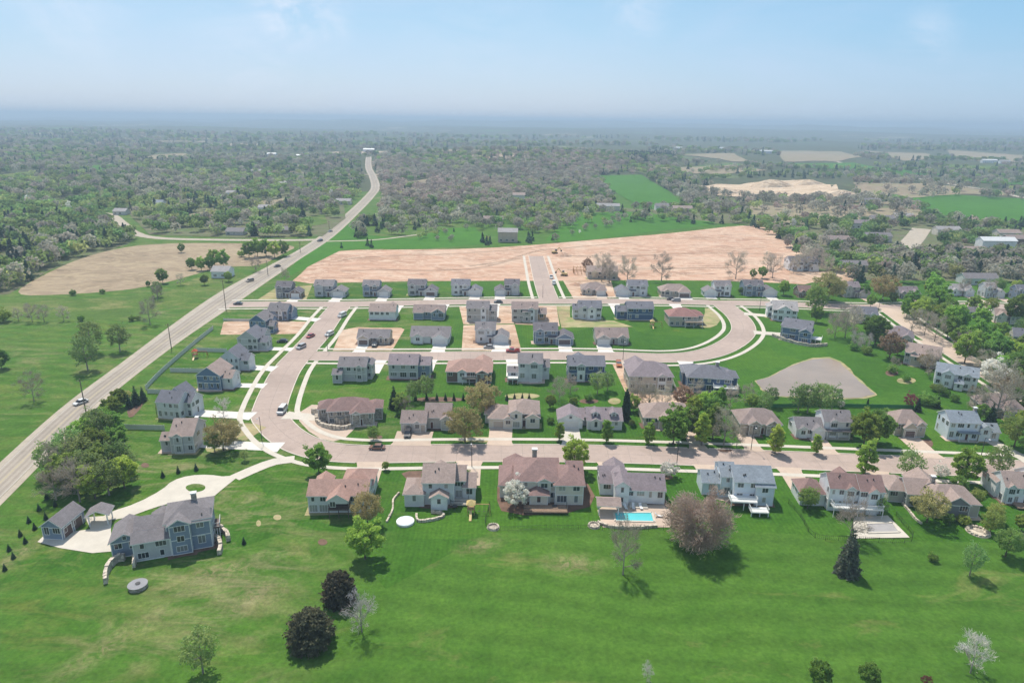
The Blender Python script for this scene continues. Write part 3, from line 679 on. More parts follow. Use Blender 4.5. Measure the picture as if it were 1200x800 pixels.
def inside_any(x, y, z, blocks, skip):
    for i, b in enumerate(blocks):
        if i == skip: continue
        z0 = b[6] if len(b) > 6 else 0
        if b[0] - .25 < x < b[1] + .25 and b[2] - .25 < y < b[3] + .25 and z0 - .4 < z < b[4] + .2: return True
    return False
def deck_part(root, x0, x1, y0, y1, z, mat='deckwood', rail='trim', posts=True):
    m = MB(); m.box(x0, x1, y0, y1, z - .25, z)
    d = m.build('deck', M[mat], root)
    if z > .9 and posts:
        for (px_, py_) in ((x0 + .15, y0 + .15), (x1 - .15, y0 + .15), ((x0 + x1) / 2, y0 + .15)):
            p = MB(); p.box(px_ - .1, px_ + .1, py_ - .1, py_ + .1, -.05, z - .25); p.build('post', M[rail], d)
    if rail:
        r = MB(); zr = z + .95
        cs = [(x0 + .05, y1), (x0 + .05, y0 + .05), (x1 - .05, y0 + .05), (x1 - .05, y1)]
        for a, b in zip(cs, cs[1:]):
            r.bar((a[0], a[1], zr), (b[0], b[1], zr), .09); r.bar((a[0], a[1], z + .12), (b[0], b[1], z + .12), .05)
            L = math.hypot(b[0] - a[0], b[1] - a[1]); n = max(2, int(L / .3))
            for i in range(n + 1):
                t = i / n; X = a[0] + (b[0] - a[0]) * t; Y = a[1] + (b[1] - a[1]) * t; r.bar((X, Y, z), (X, Y, zr), .045)
        r.build('railing', M[rail], d)
    return d
def house(desc, label, px, py, rot, blocks, wall, roof, garages=(), doors=(), decks=(), chim=(), porch=(), wins=1.0, sc=1.0, drives=(), extra=None, wall_of={}, seed=None, gmat='gdoor', backwin=False, dmat='concrete'):
    """px,py: pixel of the middle of the near wall's foot; blocks in metres, y=0 the near wall"""
    rnd = random.Random(seed if seed is not None else int(px * 7 + py))
    g = P(px, py); sx = 1.0
    if desc in FIT:      # width and place checked against the photograph's
        X0, X1 = FIT[desc]; c_, s_ = math.cos(R(rot)), math.sin(R(rot))
        for _ in range(4):
            xs = [proj((g.x + c_ * x * sx - s_ * y, g.y + s_ * x * sx + c_ * y, b[4]))[0] for b in blocks for x in (b[0] - .4, b[1] + .4) for y in (b[2], b[3])]
            lo, hi = min(xs), max(xs); sx *= ((X1 - X0) / (hi - lo)) ** (1.0 if abs(rot) < 12 else .8); px += (X0 + X1 - lo - hi) / 2; g = P(px, py)
        sx = max(.55, min(1.45, sx)); print('FIT %-46s %.2f' % (desc, sx))
    root = empty('house', (g.x, g.y, H(g.x, g.y)), R(rot)); root.scale = (sx, sx ** .6, 1)
    tag(root, label, 'house', 'houses of the subdivision'); HOUSES.append((desc, px, py - 12))
    bl = [tuple([v * sc if i < 5 else v for i, v in enumerate(b)]) if sc != 1 else b for b in blocks]
    nb0 = len(bl); bl = list(bl)
    for b in bl[:2]:        # a small decorative gable over the eaves
        if b[5] in ('gx', 'h') and b[1] - b[0] > 8.5 and rnd.random() < .75:
            cx = b[0] + (b[1] - b[0]) * rnd.choice((.25, .35, .65, .75)); wd = rnd.uniform(1.3, 1.9)
            if not inside_any(cx, b[2] - .6, b[4] - .6, bl, bl.index(b)): bl.append((cx - wd, cx + wd, b[2] - .45, b[2] + 3.5, b[4] - .12, 'gy'))
    rfs = []
    for i, b in enumerate(bl):
        e = .004 * i
        wall_mesh(b, .003 + .005 * i).build('wall', M[wall_of.get(i, wall if i < nb0 or rnd.random() < .6 else 'white')], root)
        x0_, x1_, y0_, y1_, h_ = b[:5]
        if x1_ - x0_ > 2.5 and len(b) < 7:       # corner boards, skirt and frieze
            tb = MB(); t_ = .05 + .003 * i; w_ = .2
            for X in (x0_, x1_ - w_): tb.box(X + (-.03 if X == x0_ else .03), X + w_ + (-.03 if X == x0_ else .03), y0_ - t_, y0_ + .03, 0, h_ - .05)
            tb.box(x0_ + w_ - .03, x1_ - w_ + .03, y0_ - t_ + .01, y0_ + .02, h_ - .42, h_ - .2); tb.box(x0_ + w_ - .03, x1_ - w_ + .03, y0_ - t_ + .01, y0_ + .02, .02, .22)
            if h_ > 5: tb.box(x0_ + w_ - .03, x1_ - w_ + .03, y0_ - t_ + .01, y0_ + .02, h_ / 2 - .08, h_ / 2 + .08)
            tb.build('trim', M['trim'], root)
        if b[5] != 'flat':
            rm, pk = roof_mesh(b, e); rfs.append(rm.build('roof', [M[roof], M['trim']], root))
        else:
            m = MB(); m.box(b[0] - .3, b[1] + .3, b[2] - .3, b[3] + .3, b[4], b[4] + .2); rfs.append(m.build('roof', [M[roof]], root))
    for i, b in enumerate(bl[:3]):          # plumbing vents poking through the back slopes
        if b[5] == 'gx' and i < len(rfs):
            for _ in range(2):
                x = rnd.uniform(b[0] + 1, b[1] - 1); f_ = rnd.uniform(.3, .8); y = b[2] + (b[3] - b[2]) / 2 * f_; z = b[4] + (b[3] - b[2]) / 2 * f_ * .5 + .2
                m = MB(); m.box(x - .16, x + .16, y - .16, y + .16, z - .2, z + .4); m.build('vent', M['metal_dark'], rfs[i])
    for (bi, x, y, zt) in chim:
        m = MB(); m.box(x - .6, x + .6, y - .45, y + .45, 2.0, zt, 0); m.box(x - .75, x + .75, y - .6, y + .6, zt, zt + .25, 1); m.build('chimney', [M['stone'], M['cap']], rfs[bi])
    taken = []
    for (bi, x, w_) in garages:
        b = bl[bi]; y = b[2]; m = MB(); m.box(x - w_ / 2, x + w_ / 2, y - .03, y + .06, 0, 2.3)
        gd = m.build('garage_door', M[gmat], root)
        f = MB(); f.box(x - w_ / 2 - .2, x - w_ / 2, y - .1, y + .05, 0, 2.5); f.box(x + w_ / 2, x + w_ / 2 + .2, y - .1, y + .05, 0, 2.5); f.box(x - w_ / 2, x + w_ / 2, y - .1, y + .05, 2.3, 2.5); f.build('frame', M['trim'], gd)
        ln = MB()
        for k in range(1, 4): ln.box(x - w_ / 2 + .05, x + w_ / 2 - .05, y - .045, y - .02, 2.3 * k / 4 - .03, 2.3 * k / 4 + .03)
        ln.build('panel', M['grey'], gd)
        taken.append((bi, x - w_ / 2 - .5, x + w_ / 2 + .5))
    for (bi, x) in doors:
        b = bl[bi]; y = b[2]; m = MB(); m.box(x - .5, x + .5, y - .05, y + .05, .15, 2.25); dd = m.build('door', M['door'], root)
        f = MB(); f.box(x - .65, x - .5, y - .08, y + .04, .1, 2.4); f.box(x + .5, x + .65, y - .08, y + .04, .1, 2.4); f.box(x - .5, x + .5, y - .08, y + .04, 2.25, 2.4); f.build('frame', M['trim'], dd)
        taken.append((bi, x - 1, x + 1))
    for d in decks: deck_part(root, *d)
    for (x0, x1, y0, y1, zt) in porch:      # roofed porch on posts
        m = MB(); m.box(x0 - .3, x1 + .3, y0 - .3, y1, zt, zt + .25); pr = m.build('porch_roof', M[roof], root)
        s_ = MB(); s_.box(x0, x1, y0, y1, -.05, .2); s_.build('porch_floor', M['concrete'], root)
        for X in (x0 + .1, (x0 + x1) / 2, x1 - .1):
            q = MB(); q.box(X - .12, X + .12, y0, y0 + .24, .2, zt); q.build('post', M['trim'], root)
    # windows on the walls that can be seen
    for i, b in enumerate(bl):
        x0, x1, y0, y1, h = b[:5]; z0 = b[6] if len(b) > 6 else 0
        n = max(1, round((h - z0) / 2.9)); sh = (h - z0) / n
        faces = [('f', x0, x1), ('l', y0, y1), ('r', y0, y1)]
        for side, a0, a1 in faces:
            L = a1 - a0
            if L < 1.9: continue
            cnt = max(1, int((L - .6) / 2.7))
            for s_ in range(n):
                for c in range(cnt):
                    if rnd.random() > (.9 if side == 'f' else .55) * wins: continue
                    u = a0 + L * (c + .5) / cnt; ww = rnd.choice((.9, 1.6, 1.6, 2.4)) if L / cnt > 2.9 else rnd.choice((.9, 1.5)); hh = 1.3 if s_ or rnd.random() < .6 else 1.8
                    if ww > L - .5: continue
                    zz = z0 + sh * s_ + (sh - 1.95 if hh == 1.3 else sh - 2.35) + .35
                    if side == 'f':
                        if any(t[0] == i and s_ == 0 and t[1] - ww / 2 < u < t[2] + ww / 2 for t in taken): continue
                        q = (u, y0 - .02, 0)
                        if inside_any(u, y0 - .5, zz + .5, bl, i): continue
                    elif side == 'l': q = (x0 - .02, u, -math.pi / 2)
                    else: q = (x1 + .02, u, math.pi / 2)
                    if side != 'f' and inside_any(q[0] + (-.5 if side == 'l' else .5), u, zz + .5, bl, i): continue
                    add_window(root, q[0], q[1], zz, q[2], ww, hh)
        # attic window in a gable that faces us
        if b[5] == 'gy' and (x1 - x0) > 6 and rnd.random() < .6 and not inside_any((x0 + x1) / 2, y0 - .5, h + .8, bl, i):
            add_window(root, (x0 + x1) / 2, y0 - .02, h + .35, 0, .8, .8)
    root['px'] = px
    bpy.context.view_layer.update()
    mw = Matrix.Translation(root.location) @ Matrix.Rotation(R(rot), 4, 'Z') @ Matrix.Diagonal((sx, sx ** .6, 1, 1))
    for dr in drives:         # (x, y_local_start, direction +1 away / -1 towards us / (dx,dy), width, material)
        x, y, dd, w_ = dr[:4]; mt = dr[4] if len(dr) > 4 else dmat
        a = mw @ Vector((x, y, 0)); a.z = 0
        dv = Vector((0, dd, 0)) if isinstance(dd, int) else Vector((dd[0], dd[1], 0)).normalized()
        dv = (mw.to_3x3() @ dv).normalized()
        e = to_street(a, dv)
        if e is not None: driveway(a - dv * .3, e, w_, None, mt)
    if extra: extra(root, rfs, mw)
    for i, b in enumerate(bl[:2]):     # planting strip along the foundation
        if any(g_[0] == i for g_ in garages) or rnd.random() < .25: continue
        q = [(b[0] - 1, b[2] - 1.5), ((b[0] + b[1]) / 2, b[2] - rnd.uniform(1, 2.4)), (b[1] + 1, b[2] - 1.4), (b[1] + 1.2, b[2] + 3), (b[1], b[2] + 3), (b[1], b[2] + .2), (b[0], b[2] + .2), (b[0], b[2] + 3), (b[0] - 1.2, b[2] + 3)]
        w_ = [mw @ Vector((x, y, 0)) for x, y in q]; sheet('garden_bed', [(p.x, p.y) for p in w_], M[rnd.choice(('mulch', 'mulch', 'drive_tan', 'straw'))], .084 + .0013 * (len(HOUSES) % 7) + .0005 * i)
    del root['px']
    return root
def flip(bl): return [(-b[1], -b[0]) + tuple(b[2:]) for b in bl]
def T_front2(w, m=False):
    """two storeys, street front with a garage wing"""
    bl = [(-w / 2, w * .1, .8, 9.5, 5.7, 'gx'), (w * .06, w / 2, -1.2, 6.5, 3.0, 'gy'), (-w / 2 + .7, -w / 2 + 4.6, -.1, 4, 5.6, 'gy'), (-w * .12, w * .12, -.2, 3, 2.9, 'gx')]
    return flip(bl) if m else bl
def T_ranchf(w, m=False):
    bl = [(-w / 2, w / 2, 1, 12, 3.1, 'gx'), (w * .08, w / 2 - .5, -1.6, 7, 3.05, 'gy'), (-w / 2 + 1, -w / 2 + 5.6, 0, 6, 3.05, 'gy')]
    return flip(bl) if m else bl
def T_ranchhip(w, m=False):
    bl = [(-w / 2, w / 2, 1, 12, 3.1, 'h'), (w * .08, w / 2 - .5, -1.6, 7, 3.05, 'h'), (-w / 2 + 2, -w / 2 + 6, 0, 6, 3.05, 'gy')]
    return flip(bl) if m else bl
def T_back2(w, m=False):
    """two storeys seen from the garden"""
    bl = [(-w / 2, w * .22, 0, 9, 5.8, 'gx'), (w * .2, w / 2, 2.5, 10, 3.4, 'gx'), (-w * .3, -w * .05, 6, 12, 5.7, 'gy')]
    return flip(bl) if m else bl
def T_backranch(w, m=False):
    bl = [(-w / 2, w / 2, 0, 10, 4.2, 'gx'), (w * .05, w / 2 - 1, 4, 14, 4.1, 'gy')]
    return flip(bl) if m else bl
def gx_of(bl, i, f=.5): return bl[i][0] + (bl[i][1] - bl[i][0]) * f
def row_front(desc, label, px, py, w, tpl, wall, roof, m=False, gw=4.9, wall_of={}, dmat='newconcrete', gmat='gdoor', rot=0, **kw):
    bl = tpl(w, m); g = gx_of(bl, 1)
    return house(desc, label, px, py, rot, bl, wall, roof, garages=[(1, g, min(gw, (bl[1][1] - bl[1][0]) - 1.2))], doors=[(0, gx_of(bl, 0, .55))] if tpl is T_ranchf else [(3, gx_of(bl, 3, .3 if not m else .7))] if tpl is T_front2 else [],
                 drives=[(g, bl[1][2], -1, gw + .6)], wall_of=wall_of, dmat=dmat, gmat=gmat, **kw)
def row_back(desc, label, px, py, w, tpl, wall, roof, m=False, rot=0, dmat='newconcrete', **kw):
    bl = tpl(w, m); g = gx_of(bl, 1)
    return house(desc, label, px, py, rot, bl, wall, roof, drives=[(g, bl[1][3], 1, 5.2)], dmat=dmat, **kw)
# ================================================================ far street, fronts towards us
row_front('half-finished brown house beside the highway', 'dark brown two-storey house on bare soil at the highway end of the far street', 340, 349, 17, T_front2, 'dgrey', 'rdark', wall_of={1: 'brown'})
row_front('grey hip house second from the highway', 'grey two-storey house with low garage, second from the highway on the far street', 387, 347.5, 16, T_front2, 'grey', 'rgrey')
row_front('slate house third from the highway', 'slate blue two-storey house third from the highway on the far street', 441, 347.5, 17, T_front2, 'slate', 'rgrey', wall_of={1: 'grey'})
row_front('grey twin-gable house fourth from the highway', 'grey house with twin front gables, fourth from the highway on the far street', 497, 346.5, 17, T_front2, 'grey', 'rdark', gmat='gdoor_dark')
row_front('pale blue house fifth from the highway', 'light grey-blue two-storey house fifth from the highway on the far street', 548, 346.5, 17, T_front2, 'lgrey', 'rslate')
row_front('dark-roofed house beside the side street', 'grey house with dark roof on the corner of the side street into the soil', 594, 346, 15, T_front2, 'grey', 'rdark', m=True)
row_front('tan house on the far corner', 'tan unfinished ranch house on soil just past the side street corner', 696, 346, 15, T_ranchhip, 'tan', 'rbrown', dmat='drive_tan')
row_front('white-gabled grey house', 'grey house with dark front gable over a white garage near two bare trees', 740, 347, 18, T_front2, 'lgrey', 'rslate', m=True)
row_front('tan hip ranch with curved path', 'tan ranch house with hipped brown roof and a curved garden path', 788, 348, 20, T_ranchhip, 'tan', 'rtan', m=False, gw=7, gmat='gdoor_dark')
row_front('white house opposite the bend', 'white two-storey house with grey roof opposite the bend of the street', 840, 347.5, 17, T_front2, 'white', 'rgrey', m=True)
row_front('navy-trimmed house past the bend', 'blue-grey house with white trim and white drive just past the bend', 889, 347, 19, T_front2, 'slate', 'rdark', wall_of={1: 'lgrey'})
row_front('long brown ranch', 'long low brown ranch house next to yellow-green trees', 944, 349, 18, T_ranchf, 'brown', 'rmaroon', dmat='drive_tan', gmat='gdoor_dark')
row_front('brown gabled house', 'brown-grey gabled house between the orange tree and the yellow-green tree', 1000, 348.5, 19, T_front2, 'greige', 'rlilac', dmat='drive_tan')
row_front('purple-roofed ranch', 'grey ranch house with purple-grey roof and tan drive', 1060, 350, 19, T_ranchf, 'dgrey', 'rlilac', dmat='drive_tan')
row_front('pale-roofed ranch', 'low white ranch house with pale grey roof behind a green lawn', 1122, 347, 22, T_ranchf, 'white', 'rlight', dmat='drive_tan')
row_front('white gabled house on the far right', 'white house with large front gable next to a bare grey tree', 1165, 349, 18, T_front2, 'lgrey', 'rlight', dmat='drive_tan')
row_front('slate-roofed house at the edge', 'slate-roofed house at the far right end of the far street', 1205, 352, 17, T_front2, 'slate', 'rslate', dmat='drive_tan')
house('unfinished house with white wrap', 'unfinished house wrapped in white sheathing behind bare trees at the soil field', 941, 317, 0, [(-9, 9, 0, 10, 5.8, 'gx'), (-8, -1, -2, 6, 5.7, 'gy'), (3, 9, -2.5, 5, 3, 'gy')], 'white', 'rdark', wins=.8)
house('lone tan house on the soil', 'lone tan house on bare soil behind the far street', 706, 327, 0, [(-9, 9, 0, 10, 4.5, 'gx'), (2, 8, -2, 5, 4.4, 'gy')], 'tan', 'rtan', wins=.7)

# ================================================================ near side of the far street, backs towards us
row_back('white house with three back windows', 'white low house with tan roof, first from the left street on the upper block', 450, 375, 16, T_backranch, 'white', 'rtan', m=False)
row_back('blue ranch with two gables', 'blue house with tan roof and two blue gables on the upper block', 504, 374.5, 17, lambda w, m: [(-w / 2, w / 2, 1, 10, 3.6, 'gx'), (w * .08, w / 2 - .2, -.6, 8, 3.5, 'gy'), (-w / 2 + .2, -w * .18, 0, 8, 3.4, 'gx')], 'slate', 'rbrown')
row_back('tall greige house on soil', 'tall greige three-level house standing on bare soil in the upper block', 566, 377, 14, lambda w, m: [(-w / 2, w * .32, 0, 9, 6.6, 'gx'), (w * .3, w / 2 + 1.5, 1.5, 9, 5.2, 'gx')], 'greige', 'rgrey')
row_back('brown unfinished house on soil', 'brown unfinished two-storey house with wide back bay on bare soil', 618, 377, 15, lambda w, m: [(-w / 2, w * .35, 0, 9, 6.2, 'gx'), (-w * .14, w * .12, -.8, 4, 5.2, 'gx'), (w * .33, w / 2 + 2, 2, 9, 3.6, 'gx')], 'greige', 'rbrown', wall_of={2: 'osb'})
row_back('grey-white house with centre gable', 'grey house with a white centre gable at the back and slate roof', 688, 374, 15, lambda w, m: [(-w * .3, w / 2, 0, 9, 5.8, 'gx'), (0, 4.5, -1.2, 5, 5.2, 'gy'), (-w / 2, -w * .28, .6, 8, 4.6, 'gx')], 'lgrey', 'rslate', wall_of={1: 'white'})
row_back('navy house above the playset', 'navy blue two-storey house behind the yellow playset', 745, 375, 19, lambda w, m: [(-w * .22, w / 2, 0, 9, 5.8, 'gx'), (-w / 2, -w * .2, 1.5, 9, 4, 'gx')], 'navy', 'rslate')
row_back('red-roofed corner house', 'tan house with red hipped roof and white deck inside the bend', 803, 382, 18, lambda w, m: [(-w / 2, w * .3, 0, 11, 4.6, 'h'), (-w * .1, w / 2, 3, 10, 4.4, 'h')], 'tan', 'rred', decks=[(-1.5, 7.5, -3, 0, 2.6, 'deckwood', 'trim')], wins=.8)
# ================================================================ middle street, fronts
row_front('grey ranch on bare soil', 'low grey ranch house on bare soil near the corner of the left street', 440, 404, 15, lambda w, m: [(-w / 2, w / 2, 1, 10, 3, 'gx'), (-w / 2 + .4, -w * .12, -.8, 6, 2.9, 'gy')] , 'tan', 'rgrey', gw=4, gmat='gdoor_dark')
row_front('white ranch with arched gable', 'white ranch house with grey roof and double front gables on the middle street', 505, 403, 17, T_ranchf, 'white', 'rgrey', dmat='newconcrete')
row_front('stone-faced house on bare soil', 'grey stone-faced house with four white garage doors on bare soil', 577, 402, 15, T_front2, 'lgrey', 'rgrey', gw=6.4, m=False)
row_front('dark-roofed house with stone porch', 'slate house with steep dark front gable and white drive on the middle street', 648, 403, 17, T_front2, 'slate', 'rdark', gmat='gdoor_dark')
row_front('tan house with three doors', 'low tan-grey house with white garage doors beside the empty green lot', 715, 404, 17, T_ranchf, 'greige', 'rbrown', m=True, gw=5.5)
# ================================================================ middle street, backs
row_back('grey house with screened porch', 'grey two-storey house with screened porch on its left corner', 415, 447, 16, lambda w, m: [(-w * .38, w * .42, .5, 9.5, 5.6, 'gx'), (w * .36, w / 2 + .6, 3, 10, 5.4, 'gy'), (-w / 2 - .2, -w * .25, -2, 3, 3.4, 'gx')], 'grey', 'rgrey')
row_back('slate-blue long house', 'slate-blue long two-storey house with dark purple roof', 479, 444, 15, lambda w, m: [(-w / 2, w * .25, 0, 9.5, 5.6, 'gx'), (w * .22, w / 2 + 1, 1.5, 9, 5, 'gx')], 'slate', 'rlilac', wall_of={0: 'grey'})
row_back('brown ranch with covered patio', 'dark brown ranch house with pinkish roof and covered patio', 550, 448, 17, lambda w, m: [(-w / 2, w / 2, 0, 11, 4.2, 'h'), (w * .18, w * .42, -1.5, 5, 4.1, 'gy'), (w * .1, w / 2 - .5, 7, 15, 4, 'gy')], 'brown', 'rpink', decks=[(-2.5, 3, -2.2, 0, 2.2, 'deckdark', 'trim')])
row_back('tall pale grey house', 'tall pale grey three-level house with white sunroom on its left', 620, 447.5, 14, lambda w, m: [(-w * .28, w * .35, 0, 9, 7.2, 'gx'), (-w / 2 - .8, -w * .27, 1, 5.5, 3.6, 'gx'), (w * .33, w / 2 + .6, 3, 10, 4.8, 'gx')], 'lgrey', 'rgrey', decks=[(-8, -4, -2.4, 1, 2.2, 'trim', 'trim')])
row_back('royal blue house', 'royal blue two-storey house with slate roof on the middle street', 688, 447, 14, lambda w, m: [(-w / 2, w / 2, 0, 9, 6.2, 'gx'), (w * .18, w / 2 + .5, -2, 2, 3.2, 'gy'), (-w * .35, w * .05, 6, 13, 5.4, 'gy')], 'navy', 'rslate', wins=1.1)
row_back('beige walk-out house on soil', 'large beige walk-out house with purple-grey hipped roof on bare soil', 765, 458, 18, lambda w, m: [(-w / 2, w * .45, 0, 13, 5.6, 'h'), (-w * .45, 0, 8, 17, 5.4, 'gy')], 'beige', 'rlilac', wins=.7, dmat='drive_tan')
row_back('navy house with white deck', 'navy house with slate roof and white deck next to the open lawn', 829, 459, 18, lambda w, m: [(-w / 2, w * .36, 0, 11, 5.2, 'h'), (-w / 2 - 1, -w * .1, 6, 14, 4.6, 'h'), (w * .2, w / 2, 2.5, 9, 5, 'h')], 'navy', 'rslate', rot=-7, decks=[(0, 8.5, -3, 0, 2.7, 'trim', 'trim')], chim=[(0, 2, 6, 9)])

# ================================================================ left street, backs to the highway
def left(desc, label, px, py, bl, wall, roof, rot, drive=None, **kw):
    return house(desc, label, px, py, rot, bl, wall, roof, drives=[drive] if drive else (), dmat='newconcrete', **kw)
left('dark corner house by the entrance', 'dark slate house with wide grey roof on the entrance corner', 335, 375, [(-8, 8, 0, 10, 4.6, 'gx'), (2, 10, 3, 12, 3.2, 'gx'), (-9, -1, 4, 13, 4.4, 'gy')], 'slate', 'rgrey', -6, (10, 6, (1, -.1), 5))
left('navy two-storey house on soil', 'navy two-storey house with white trim standing on a bare soil lot', 306, 391, [(-6, 4.5, 0, 12, 5.8, 'gy'), (3, 9, 1.5, 8, 3.4, 'gx'), (3, 6.5, 6.5, 11, 5.6, 'gx')], 'blue', 'rgrey', -3)
left('pale slate house', 'pale slate two-storey house between the navy house and the white house', 296, 411, [(-8, 4, 0, 12, 5.2, 'gy'), (2, 9, 1, 8, 3.6, 'gx'), (-5, 5, 7, 15, 5.0, 'gx')], 'grey', 'rslate', -3, (9, 4, (1, 0), 4))
left('white-grey house with slate roof', 'whitish grey house with slate roof and long white drive', 276, 435, [(-7.5, 4, 0, 12, 5.2, 'gy'), (2, 9.5, 1.5, 9, 4.2, 'gx')], 'lgrey', 'rslate', -3, (9.5, 6, (1, -.05), 5))
left('navy gabled house', 'navy blue gabled house with tan roof and white trim beside the left street', 254, 457, [(-7, 4.5, 0, 12, 5.4, 'gy'), (3, 9.5, 1.5, 9, 4.2, 'gx')], 'blue', 'rtan', -3, (9.5, 6, (1, .04), 4), wall_of={1: 'lgrey'})
left('big grey house with balcony', 'large light grey house with slate roof and dark balcony facing the highway', 222, 491, [(-8, 6, 0, 10, 5.6, 'gx'), (-7, 4, 7, 15, 5.8, 'gy'), (4, 10, 4, 13, 4.8, 'gx')], 'lgrey', 'rslate', -9, (10, 8, (1, .05), 5), decks=[(-11, -8, 2, 6, 3, 'deckdark', 'metal_dark')])
left('grey house with low annex', 'grey house with tan gable roof and a low two-window annex', 220, 531, [(-2.5, 6.5, 0, 12, 5.4, 'gx'), (-7, -2.4, 1.5, 7, 3.6, 'gx')], 'grey', 'rtan', 4, (6.5, 7, (1, -.12), 5), chim=[(0, 5.2, 8, 8)])

# ================================================================ main street, north side, fronts
def curved_house():
    def ex(root, rfs, mw):
        pass
    return house('terraced hip-roofed house', 'brown hip-roofed house above curved stone retaining walls on the inside of the bend', 420, 500, 8,
                 [(-8, 7, 3, 13, 4.4, 'h'), (1, 10, .5, 9, 4.3, 'h'), (-12, -4, 6, 13, 4.2, 'h'), (8, 13, 5, 12, 4.1, 'h')], 'stone', 'rmaroon', wins=.8, garages=[], doors=[(1, 5)], drives=[(-12, 9, (-1, .25), 5, 'concrete')])
curved_house()
house('long ranch with open garage', 'tan-roofed ranch house with two garage doors and a dark car on its drive', 497, 506, 0, [(-7.5, 3, 0, 9, 3.1, 'gx'), (2, 13, 3, 14, 3.8, 'gx'), (9, 13.5, 1.5, 8, 3.6, 'gy')], 'greige', 'rbrown', garages=[(0, -5, 3), (0, 0, 5.2)], doors=[(1, 5)], drives=[(-1.6, 0, -1, 11, 'drive_tan')], gmat='gdoor_tan')
house('cream house with tall entry', 'cream house with many tan gables and a tall two-storey entry', 605, 502, -1, [(-9, 0, 0, 10, 3.4, 'h'), (-2, 8.5, 1.5, 12, 4.6, 'h'), (-1.5, 2.6, -.2, 6, 5.2, 'gy'), (4, 8.7, .3, 8, 3.6, 'gy'), (-10.5, -6, 4, 12, 3.2, 'h')], 'cream', 'rtan', garages=[(0, -4.7, 5.4)], doors=[(1, 3.4)], drives=[(-4.7, 0, -1, 7, 'drive_tan')], gmat='gdoor_tan')
def dormers(root, rfs, mw):
    for x in (1.6, 7.4):
        m = MB(); m.box(x - .85, x + .85, 1.2, 4, 3.2, 5.0); d = m.build('dormer', M['lgrey'], root)
        rm, _ = roof_mesh((x - .9, x + .9, 1.15, 5, 5.0, 'gy'), 0); rm.build('roof', [M['rlilac'], M['trim']], d)
        add_window(root, x, 1.17, 3.75, 0, .8, 1.0)
house('cape house with two dormers', 'grey cape house with two white roof dormers and a white double garage', 693, 503, -1, [(-1, 10, 0, 9, 3.2, 'gx'), (-10, -2.4, .4, 8, 3.0, 'gy'), (-3, 0, 3, 9, 3.0, 'gx')], 'lgrey', 'rlilac', wall_of={1: 'white'}, garages=[(1, -6.3, 5)], doors=[(0, 4.3)], drives=[(-6.3, .4, -1, 5.6, 'concrete')], extra=dormers)
house('brown ranch behind the big green trees', 'low brown ranch house with pinkish roof half hidden by bright green trees', 785, 502, -1, [(-10, 9, 1, 12, 3.3, 'h'), (-5, 0, -.5, 6, 3.2, 'gy'), (3, 8, 0, 6, 3.2, 'gy')], 'beige', 'rtan', doors=[(0, 1.5)], garages=[(2, 5.5, 3.2)], drives=[(5.5, 0, -1, 4.5, 'drive_tan')], gmat='gdoor_tan')
house('tan hip ranch with stone gables', 'tan ranch house with brown hipped roof and two pointed stone gables', 884, 511, -2, [(-8, 8, 1.5, 13, 3.6, 'h'), (-5, -.5, 0, 6, 3.8, 'gy'), (2, 7, .6, 7, 3.5, 'gy')], 'stone', 'rbrown', wall_of={0: 'tan'}, doors=[(0, .8)], drives=[(-6.4, 1, -1, 5, 'drive_tan')], garages=[(0, -6.4, 2.9)], gmat='gdoor_tan')
house('white house with low left garage', 'white two-storey house with grey roof and a low gabled garage on its left', 970, 513, -3, [(-1, 10, .5, 9, 5.4, 'gx'), (-12, -1.5, -.5, 8, 3.1, 'gx'), (-6, -1, -1.6, 5, 3.0, 'gy')], 'white', 'rgrey', doors=[(0, 2)], porch=[(0, 9, -1.4, .5, 2.7)], drives=[(-3.5, -1.6, -1, 5, 'drive_tan')], garages=[(2, -3.5, 3.6)])
house('pinkish gabled house with brown garage', 'tan house with pinkish gables and a dark brown garage door', 1054, 513, -3, [(-8, 8, 2, 13, 4.2, 'h'), (-4.5, 2.5, 0, 8, 3.2, 'gy'), (2.5, 7.5, 1, 8, 3.6, 'gy')], 'tan', 'rtan', garages=[(1, -1, 5)], doors=[(0, 6.9)], drives=[(-1, 0, -1, 6.4, 'drive_tan')], gmat='gdoor_dark')
house('pale blue two-storey house with long porch', 'pale blue-white two-storey house with grey-blue roof and long front porch', 1130, 516, -5, [(-9, 3.5, 0, 9, 5.8, 'gx'), (4, 8.5, -.2, 7, 4, 'gy'), (8, 12.5, .4, 7, 3, 'gx')], 'ltblue', 'rblue', porch=[(-5, 3, -1.8, 0, 2.8)], doors=[(0, -1)], drives=[(9.5, .4, (.35, -1), 4, 'concrete')], chim=[(0, 3.4, 5, 9)])
house('brown-roofed corner ranch', 'large low brown-roofed ranch house under a bare tree at the right corner', 1168, 489, -10, [(-12, 10, 0, 13, 3.2, 'h'), (-2, 6, -3, 6, 3.1, 'h')], 'tan', 'rbrown', wins=.6)

